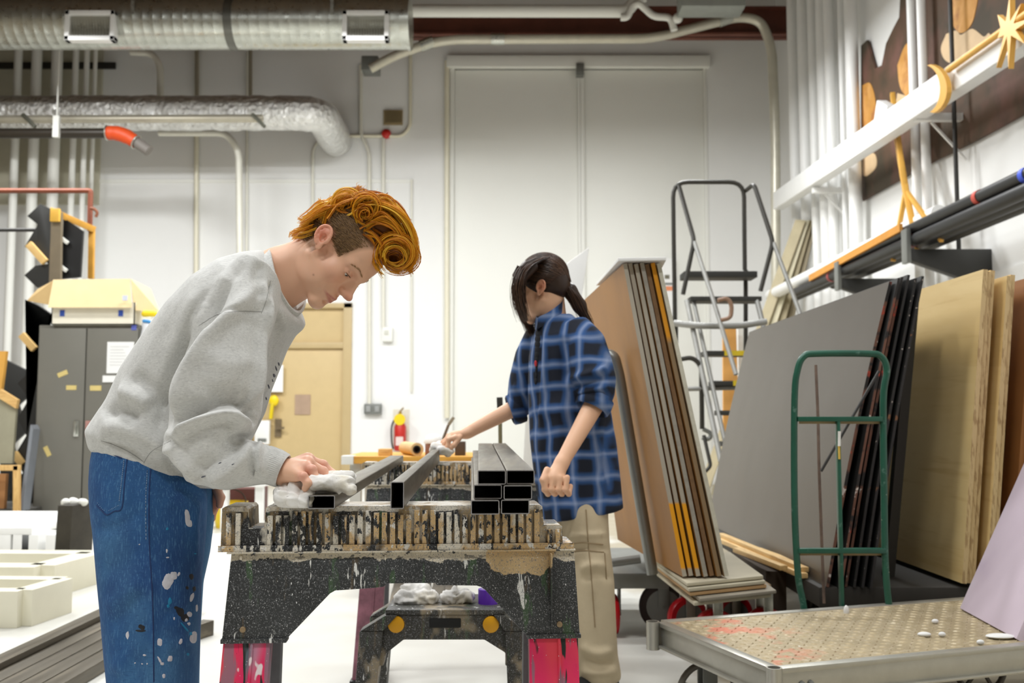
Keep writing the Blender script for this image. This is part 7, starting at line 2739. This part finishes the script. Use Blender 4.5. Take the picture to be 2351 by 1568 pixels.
_a = math.radians(14)
_ef = Vector((-math.cos(_a), 0, -math.sin(_a)))
_eu = Vector((-math.sin(_a), 0, math.cos(_a)))
_R = Matrix((_ef, _eu.cross(_ef), _eu)).transposed() @ Matrix.Rotation(math.radians(-16), 3, 'Z')
_c = W2(1240, 663, P2Y - 0.07) - _R @ Vector((0, .072, 0))
H2 = Matrix.Translation(_c) @ _R.to_4x4() @ Matrix.Scale(0.97, 4)
p2 = thing('person', 'person with dark ponytail, blue plaid shirt and khaki trousers, reaching to the far tube end', 'person', (W2(1350, 1569).x, P2Y, 0))
prims = xf(head_prims(), H2)
prims += [cap(H2 @ Vector((-.02, 0, -.04)), W2(1272, 770), .047, .055, .02),
          cap(W2(1290, 810, 3.74), W2(1290, 810, 3.82), .07, .07, .03),
          cap(W2(1295, 820), W2(1320, 1130), .085, .095, .03),
          cap(W2(1330, 780, 3.66), W2(1372, 915, 3.60), .042, .037, .02), cap(W2(1372, 915, 3.60), W2(1290, 1062, 3.48), .038, .025, .012),
          cap(W2(1240, 790, 3.90), W2(1203, 925, 3.97), .042, .037, .02), cap(W2(1203, 925, 3.97), W2(1072, 994, 3.95), .036, .024, .012)]
# left fist
hd = [cap(W2(1290, 1062, 3.48), W2(1274, 1096, 3.46), .024, .032, .012), ell(W2(1274, 1102, 3.46), (.036, .034, .034), .012)]
for k in range(4):
    x = 1252 + 16 * k
    finger(hd, [W2(x + 2, 1096, 3.435), W2(x - 2, 1124, 3.43), W2(x + 6, 1134, 3.455), W2(x + 10, 1116, 3.47)], .0105, .009)
finger(hd, [W2(1256, 1078, 3.45), W2(1246, 1102, 3.43), W2(1250, 1118, 3.43)], .0115, .010)
# right hand on the cloth
hd += [cap(W2(1072, 994, 3.95), W2(1046, 1000, 3.94), .025, .028, .012, flat=.7, fax=(0, 0, 1))]
for k, (dy, px, py) in enumerate(((.035, 1016, 1022), (.012, 1012, 1024), (-.012, 1014, 1028), (-.034, 1022, 1034))):
    finger(hd, [W2(1046, 998 + 2 * k, 3.94 + dy), W2(1030, 1000 + 3 * k, 3.93 + dy), W2(px + 6, py - 10, 3.93 + dy), W2(px, py, 3.93 + dy)], .0105, .0085)
finger(hd, [W2(1056, 1004, 3.915), W2(1042, 1022, 3.895), W2(1030, 1034, 3.90)], .0115, .009)
prims += hd
parts = []
c = H2.translation
parts.append(skin_of(prims, [c.x - .16, c.y - .14, c.z - .19], [c.x + .15, c.y + .14, c.z + .15], .0022))
parts.append(skin_of(prims, [W2(960, 1000, 3.9).x, 3.36, W2(1200, 1200, 3.5).z], [W2(1470, 900, 3.6).x, 4.12, c.z - .185], .0045))
legs = [cap(W2(1345, 1108, 3.74), W2(1305, 1108, 3.83), .085, .085, .03), cap(W2(1345, 1105, 3.74), W2(1368, 1360, 3.70), .08, .055, .03), cap(W2(1368, 1360, 3.70), W2(1378, 1545, 3.72), .055, .04, .02),
        cap(W2(1305, 1105, 3.83), W2(1290, 1360, 3.90), .08, .055, .03), cap(W2(1290, 1360, 3.90), W2(1285, 1545, 3.94), .055, .04, .02)]
parts.append(skin_of(legs, [0, 3.55, 0.02], [.6, 4.05, 1.0], .01))
V = np.concatenate([p[0] for p in parts])
off = np.cumsum([0] + [len(p[0]) for p in parts[:-1]])
Q = np.concatenate([p[1] + o for p, o in zip(parts, off)])
C = head_colors(to_local(V, H2), (230, 182, 148), (190, 116, 104), (214, 128, 100))
link_mesh('body', np_mesh('body', V, Q, True, C), M_skin, p2)
eyes(p2, H2, (.95, 0, -.25))
bh2 = bvh_of(*parts[0])

# ---- shirt
cl = MB()
TS = [((1244, 1196), (1430, 1166), .16, 3.78), ((1228, 1110), (1424, 1100), .155, 3.78), ((1216, 1010), (1414, 1010), .15, 3.78), ((1212, 900), (1396, 910), .15, 3.78), ((1214, 820), (1372, 830), .155, 3.78),
      ((1222, 775), (1352, 775), .15, 3.78), ((1234, 745), (1335, 744), .12, 3.78), ((1240, 728), (1312, 722), .075, 3.78)]
cl.loft([ell_ring(*s, 28, 2.6) for s in TS])
def sleeve(L):
    cs = [W2(x, y, d) for x, y, d, r in L]
    cl.loft([limb_ring(cs[i], cs[min(i + 1, len(cs) - 1)] - cs[max(i - 1, 0)], r, r * 1.05, (0, 1, 0), 20) for i, (x, y, d, r) in enumerate(L)])
sleeve([(1318, 752, 3.70, .062), (1340, 790, 3.66, .082), (1352, 835, 3.64, .086), (1366, 880, 3.61, .080), (1370, 905, 3.605, .066), (1365, 930, 3.59, .056)])
sleeve([(1240, 770, 3.88, .06), (1222, 820, 3.92, .07), (1206, 880, 3.95, .068), (1196, 925, 3.965, .060), (1180, 940, 3.965, .054)])
V, Q = voxel_fuse(cl, .007, 4)
FSH = [([(1302, 870), (1340, 862), (1395, 845)], .016, 9, 'r'), ([(1306, 892), (1350, 880), (1400, 866)], .014, 8, 'g'), ([(1318, 905), (1350, 898), (1402, 886)], .014, 8, 'r'), ([(1330, 918), (1360, 910), (1395, 905)], .010, 7, 'g'),
       ([(1300, 770), (1296, 830), (1306, 880)], .014, 10, 'g'), ([(1240, 730), (1238, 800), (1232, 900), (1230, 1000)], .012, 8, 'g'), ([(1252, 740), (1250, 820), (1246, 920), (1244, 1080)], .010, 8, 'r'),
       ([(1400, 960), (1395, 1060), (1412, 1150)], .016, 14, 'g'), ([(1380, 940), (1372, 1040), (1385, 1140)], .012, 14, 'r'), ([(1290, 900), (1280, 1000), (1290, 1100)], .010, 18, 'r'), ([(1330, 960), (1300, 1060), (1310, 1160)], .010, 16, 'g'),
       ([(1180, 880), (1200, 900), (1214, 905)], .010, 8, 'r'), ([(1225, 960), (1270, 940), (1320, 950)], .007, 16, 'r'), ([(1330, 930), (1345, 938), (1388, 932)], .010, 7, 'r')]
V = folds(V, Q, FSH, 1)
m = Mat('blue_plaid_flannel', (24, 42, 72), .9)
sp = m.N.new('ShaderNodeSeparateXYZ')
wv = m.N.new('ShaderNodeVectorMath')
wv.operation = 'ADD'
ns = m.N.new('ShaderNodeTexNoise')
ns.inputs['Scale'].default_value = 5
m.L.new(m.tc.outputs['Object'], ns.inputs['Vector'])
sc_ = m.N.new('ShaderNodeVectorMath')
sc_.operation = 'SCALE'
sc_.inputs['Scale'].default_value = .05
m.L.new(ns.outputs['Color'], sc_.inputs[0])
m.L.new(m.coord((1, 1, 1), (0, 0, 0), (0, .06, 0)), wv.inputs[0])
m.L.new(sc_.outputs[0], wv.inputs[1])
m.L.new(wv.outputs[0], sp.inputs[0])
def stripes(v, per, ph, w):
    f = m.math('FRACT', m.math('ADD', m.math('MULTIPLY', v, 1 / per), ph))
    return m.rng(m.math('ABSOLUTE', m.math('SUBTRACT', f, .5)), w, w + .13, 1, 0)
hx = m.math('SUBTRACT', sp.outputs[0], m.math('MULTIPLY', sp.outputs[1], .7))
for v, ph in ((hx, .30), (sp.outputs[2], .15)):
    m.mix(m.math('MULTIPLY', stripes(v, .086, ph + .5, .20), .60), (12, 16, 26))
for v, ph in ((hx, .30), (sp.outputs[2], .15)):
    m.mix(m.math('MULTIPLY', stripes(v, .086, ph, .14), .65), (48, 90, 148))
for v, ph in ((hx, .30), (sp.outputs[2], .15)):
    m.mix(m.math('MULTIPLY', stripes(v, .086, ph, .0), .36), (180, 194, 222))
m.bump(m.noise(200, 3), .2, .002)
M_plaid = m.done()
shirt = link_mesh('plaid_shirt', np_mesh('plaid_shirt', V, Q), M_plaid, p2)
bs2 = bvh_of(V, Q)
# collar, rolled cuffs, open front
col = MB()
for pts in ([(1236, 735, 3.70), (1262, 722, 3.70), (1290, 700, 3.72), (1292, 690, 3.80)], [(1236, 738, 3.70), (1230, 730, 3.80), (1240, 716, 3.86), (1280, 692, 3.86)]):
    P = curve_pts([W2(*p) for p in pts], 5)
    col.loft([[p + Vector((0, 0, .012)), p + Vector((0, -.004, .010)), p + Vector((-.006, -.016, -.034)), p + Vector((-.004, -.010, -.036))] for p in P])
col.build('collar', M_plaid, shirt, smooth=True, angle=60)
for c0, d_, r in ((W2(1364, 926, 3.592), Vector((-.5, -.3, -1)), .058), (W2(1184, 938, 3.965), Vector((-1, -.1, -.35)), .055)):
    d_ = d_.normalized()
    mb = MB()
    mb.loft([limb_ring(c0 + d_ * t, d_, rr, rr, (0, 1, 0), 22) for t, rr in ((-.030, r + .002), (-.026, r + .008), (0, r + .009), (.022, r + .006), (.026, r), (.020, r - .010), (-.01, r - .014))], caps=False)
    mb.build('cuff', M_plaid, shirt, smooth=True, angle=60)
t_ = MB()
for i in range(12):
    drape_blob(t_, bs2, 1236 - i * .5, 742 + 12 * i, 5 + 2 * math.sin(i * .5), 10, 0.05, .05, .002)
t_.build('undershirt', M('black_tee', (26, 28, 34), .9), shirt, smooth=True)
t_ = MB()
drape_blob(t_, bs2, 1231, 834, 4, 9, 0, .2, .004)
t_.build('red_print', M('red_print', (190, 50, 56), .8), shirt)
# ---- trousers
tr = MB()
tr.loft([ell_ring(*s, 24, 2.3) for s in [((1275, 1120), (1396, 1120), .10, 3.73), ((1288, 1180), (1396, 1180), .105, 3.72), ((1296, 1250), (1400, 1250), .10, 3.71), ((1305, 1330), (1410, 1330), .098, 3.70), ((1315, 1420), (1414, 1420), .095, 3.70),
                                          ((1324, 1500), (1418, 1500), .095, 3.71), ((1328, 1545), (1426, 1545), .10, 3.72), ((1332, 1560), (1424, 1560), .095, 3.72)]])
tr.loft([ell_ring(*s, 24, 2.3) for s in [((1250, 1120), (1380, 1120), .10, 3.84), ((1246, 1200), (1375, 1200), .105, 3.86), ((1240, 1300), (1345, 1300), .10, 3.88), ((1236, 1420), (1338, 1420), .095, 3.90), ((1232, 1500), (1336, 1500), .095, 3.92), ((1230, 1545), (1336, 1545), .095, 3.94)]])
V, Q = voxel_fuse(tr, .008, 3)
FT = [([(1300, 1232), (1350, 1228), (1396, 1226)], .008, 5, 'r'), ([(1296, 1262), (1350, 1258), (1404, 1262)], .008, 6, 'g'), ([(1330, 1308), (1362, 1296), (1392, 1302)], .012, 9, 'r'), ([(1345, 1240), (1352, 1300), (1362, 1380)], .006, 6, 'r'),
      ([(1330, 1330), (1370, 1320), (1410, 1330)], .008, 8, 'g'), ([(1330, 1480), (1370, 1500), (1412, 1490)], .012, 10, 'r'), ([(1335, 1510), (1375, 1528), (1418, 1520)], .012, 8, 'g'), ([(1330, 1540), (1370, 1545), (1420, 1540)], .010, 8, 'r')]
V = folds(V, Q, FT, 1)
m = Mat('khaki_cotton', (198, 182, 152), .9)
m.vary(.07, 8)
m.bump(m.noise(14, 4, .6), .25, .01)
M_khaki = m.done()
trz = link_mesh('trousers', np_mesh('trousers', V, Q), M_khaki, p2)
bt = bvh_of(V, Q)
mb = MB()
for pts in ([(1306, 1250), (1340, 1246), (1384, 1250)], [(1306, 1268), (1340, 1264), (1386, 1268)], [(1345, 1170), (1350, 1240), (1358, 1330), (1366, 1440)], [(1312, 1292), (1318, 1330)], [(1388, 1270), (1392, 1330)]):
    drape_line(mb, bt, pts, .0022, .001)
mb.build('pocket_seam', M('khaki_seam', (150, 130, 100), .9), trz, smooth=True)
for x, yc in ((1374, 3.71), (1284, 3.92)):
    b = W2(x, 1568, yc)
    sh = MB()
    rr = []
    for t, w, h in ((-.09, .02, .05), (-.07, .036, .085), (-.02, .04, .095), (.05, .042, .08), (.12, .045, .06), (.17, .034, .04), (.185, .015, .025)):
        c = Vector((b.x - t * .75, b.y - t * .66, 0))
        n = Vector((.66, -.75, 0))
        rr.append([c + n * (w * math.cos(a)) + Vector((0, 0, max(0, h * .5 + h * .5 * math.sin(a)))) for a in [2 * PI * k / 18 for k in range(18)]])
    sh.loft(rr)
    sh.build('shoe', M('black_shoe', (26, 26, 30), .5), p2, smooth=True, angle=60)
# ---- hair
dh = Strands([(34, 22, 16), (62, 44, 32), (96, 68, 50)], 3)
R3 = H2.to_3x3()
def hp2(x, y, z):
    return H2 @ Vector((x, y, z))
vol = xf([ell((-.008, 0, .052), (.100, .081, .092), .01), ell((.03, 0, .060), (.062, .066, .070), .02), ell((-.06, 0, .005), (.045, .060, .055), .02),
          ell((.085, 0, -.01), (.05, .062, .058), .012, op='s'), ell((.045, 0, -.06), (.075, .10, .045), .01, op='s'), ell((-.004, .085, -.002), (.030, .03, .032), .008, op='s')], H2)
vV, vQ = skin_of(vol, [c_ - .19 for c_ in H2.translation], [c_ + .19 for c_ in H2.translation], .004)
dh.solid(vV, vQ, (52, 36, 27))
tie = hp2(-.115, 0, -.005)
rnd = random.Random(3)
for i in range(900):
    th_, ph = rnd.uniform(-PI, PI), rnd.uniform(-.1, 1.5)
    d = Vector((math.cos(ph) * math.cos(th_), math.cos(ph) * math.sin(th_), math.sin(ph)))
    p0 = Vector((-.008, 0, .052)) + Vector((d.x * .101, d.y * .082, d.z * .093))
    if p0.x > .055 and p0.z < .07:
        continue
    tl = Vector((-.112, 0, -.005))
    pts = []
    for k in range(7):
        t = k / 6
        q = p0.lerp(tl, t * .85)
        e = Vector(((q.x + .008) / .101, q.y / .082, (q.z - .052) / .093))
        if e.length < 1.02:
            e = e.normalized() * 1.02
        pts.append(H2 @ (Vector((-.008, 0, .052)) + Vector((e.x * .101, e.y * .082, e.z * .093))))
    dh.add(pts, .0012, .0006)
pt = [cap(W2(1286, 655), W2(1308, 668), .020, .028, .01), cap(W2(1308, 668), W2(1330, 702), .028, .027, .01), cap(W2(1330, 702), W2(1348, 738), .027, .012, .01)]
vV, vQ = skin_of(pt, list(W2(1270, 760) - Vector((.02, .08, 0))), list(W2(1365, 630) + Vector((.02, .08, 0))), .004)
dh.solid(vV, vQ, (52, 36, 27))
pt = [cap(W2(1222, 612, 3.68), W2(1196, 640, 3.67), .022, .020, .012), cap(W2(1196, 640, 3.67), W2(1192, 684, 3.68), .018, .016, .01), cap(W2(1192, 684, 3.68), W2(1208, 735, 3.69), .015, .006, .01)]
vV, vQ = skin_of(pt, list(W2(1170, 760, 3.68) - Vector((.02, .08, 0))), list(W2(1250, 590, 3.68) + Vector((.02, .08, 0))), .004)
dh.solid(vV, vQ, (52, 36, 27))
for i in range(420):
    a, b, L = rnd.gauss(0, 1), rnd.gauss(0, 1), rnd.uniform(.7, 1)
    G = curve_pts([W2(1246, 590, 3.70), W2(1208, 612, 3.68), W2(1191, 650, 3.675), W2(1194, 700, 3.68), W2(1212, 748, 3.69)], 4)
    G = G[:max(5, int(len(G) * L))]
    dh.add([g + Vector((a * .011 + rnd.gauss(0, .001), b * .026, abs(b) * -.004)) for g in G], .0010, .0004)
for i in range(520):
    a, b = rnd.gauss(0, 1), rnd.gauss(0, 1)
    G = curve_pts([W2(1286, 654), W2(1306, 662), W2(1322, 690), W2(1338, 722), W2(1352, 748)], 3)
    L = rnd.uniform(.75, 1)
    G = G[:max(4, int(len(G) * L))]
    dh.add([g + Vector((a * .015 * min(1, .4 + k * .12), b * .020 * min(1, .4 + k * .12), -a * .010 + rnd.gauss(0, .0015))) for k, g in enumerate(G)], .0011, .0004)
for side, n in ((-1, 260), (1, 130)):
    for i in range(n):
        a, b, s_ = rnd.random(), rnd.gauss(0, 1), rnd.random()
        st = hp2(.070 + .03 * a, side * (.012 + .035 * s_), .118 - .03 * a)
        if side < 0:
            G = [st, hp2(.112 + .006 * b * .5, -.01 - .03 * s_, .06), hp2(.122 + .006 * b, -.01 - .04 * s_, -.02), hp2(.112 + .008 * b, -.015 - .04 * s_, -.09), hp2(.098 + .010 * b, -.01 - .03 * s_, -.135 - .03 * a)]
        else:
            G = [st, hp2(.095, .045 + .01 * s_, .075), hp2(.062 - .02 * s_, .072, .035), hp2(.02, .083, .035), hp2(-.06, .075, .01)]
        dh.add(curve_pts(G, 4), .0011, .0004)
dh.build('hair', M_hairs, p2)
MB().ring(W2(1289, 655), Vector((1, 0, -.3)), .017, .006, 18, 6).build('hair_tie', M('hair_tie', (52, 44, 44), .8), p2, smooth=True)

# cloth under the reaching hand
pr = [cap(W2(1000, 1026, 3.92), W2(1026, 1036, 3.92), .020, .022, .01), cap(W2(994, 1030, 3.93), W2(1008, 1020, 3.95), .016, .014, .01), cap(W2(1010, 1034, 3.88), W2(1034, 1036, 3.9), .016, .014, .01)]
lo = np.min([p.lo for p in pr], 0) - .02
hi = np.max([p.hi for p in pr], 0) + .02
V, Q = skin_of(pr, lo, hi, .003)
N = normals_of(V, Q)
V = V + N * np.array([mnoise.noise(Vector(v) * 50) * .006 for v in V])[:, None]
props(link_mesh('rag', np_mesh('rag', V, Q), M_rag), 'white cloth pressed on the far tube end by the plaid-shirted person', 'rag')
# ------------------------------------------------------------------ camera and view
cam = bpy.data.objects.new('camera', bpy.data.cameras.new('camera'))
COL.objects.link(cam)
cam.location = (0, 0, EYE)
cam.rotation_euler = (PI / 2 + PITCH, 0, 0)
cam.data.sensor_width = 36
cam.data.lens = 36 * FPX / 2351
cam.data.clip_start = 0.05
cam.data.dof.use_dof = True
cam.data.dof.focus_distance = 1.98
cam.data.dof.aperture_fstop = 6.3
SC.camera = cam
SC.view_settings.view_transform = 'Standard'
SC.view_settings.look = 'None'
SC.view_settings.gamma = 1.0
SC.view_settings.exposure = -0.26
SC.view_settings.use_curve_mapping = False
SC.cycles.use_adaptive_sampling = True
SC.cycles.adaptive_threshold = 0.02
SC.cycles.max_bounces = 6
SC.cycles.diffuse_bounces = 4
SC.cycles.glossy_bounces = 3
SC.cycles.transmission_bounces = 3
SC.cycles.caustics_reflective = False
SC.cycles.caustics_refractive = False
SC.cycles.sample_clamp_indirect = 6
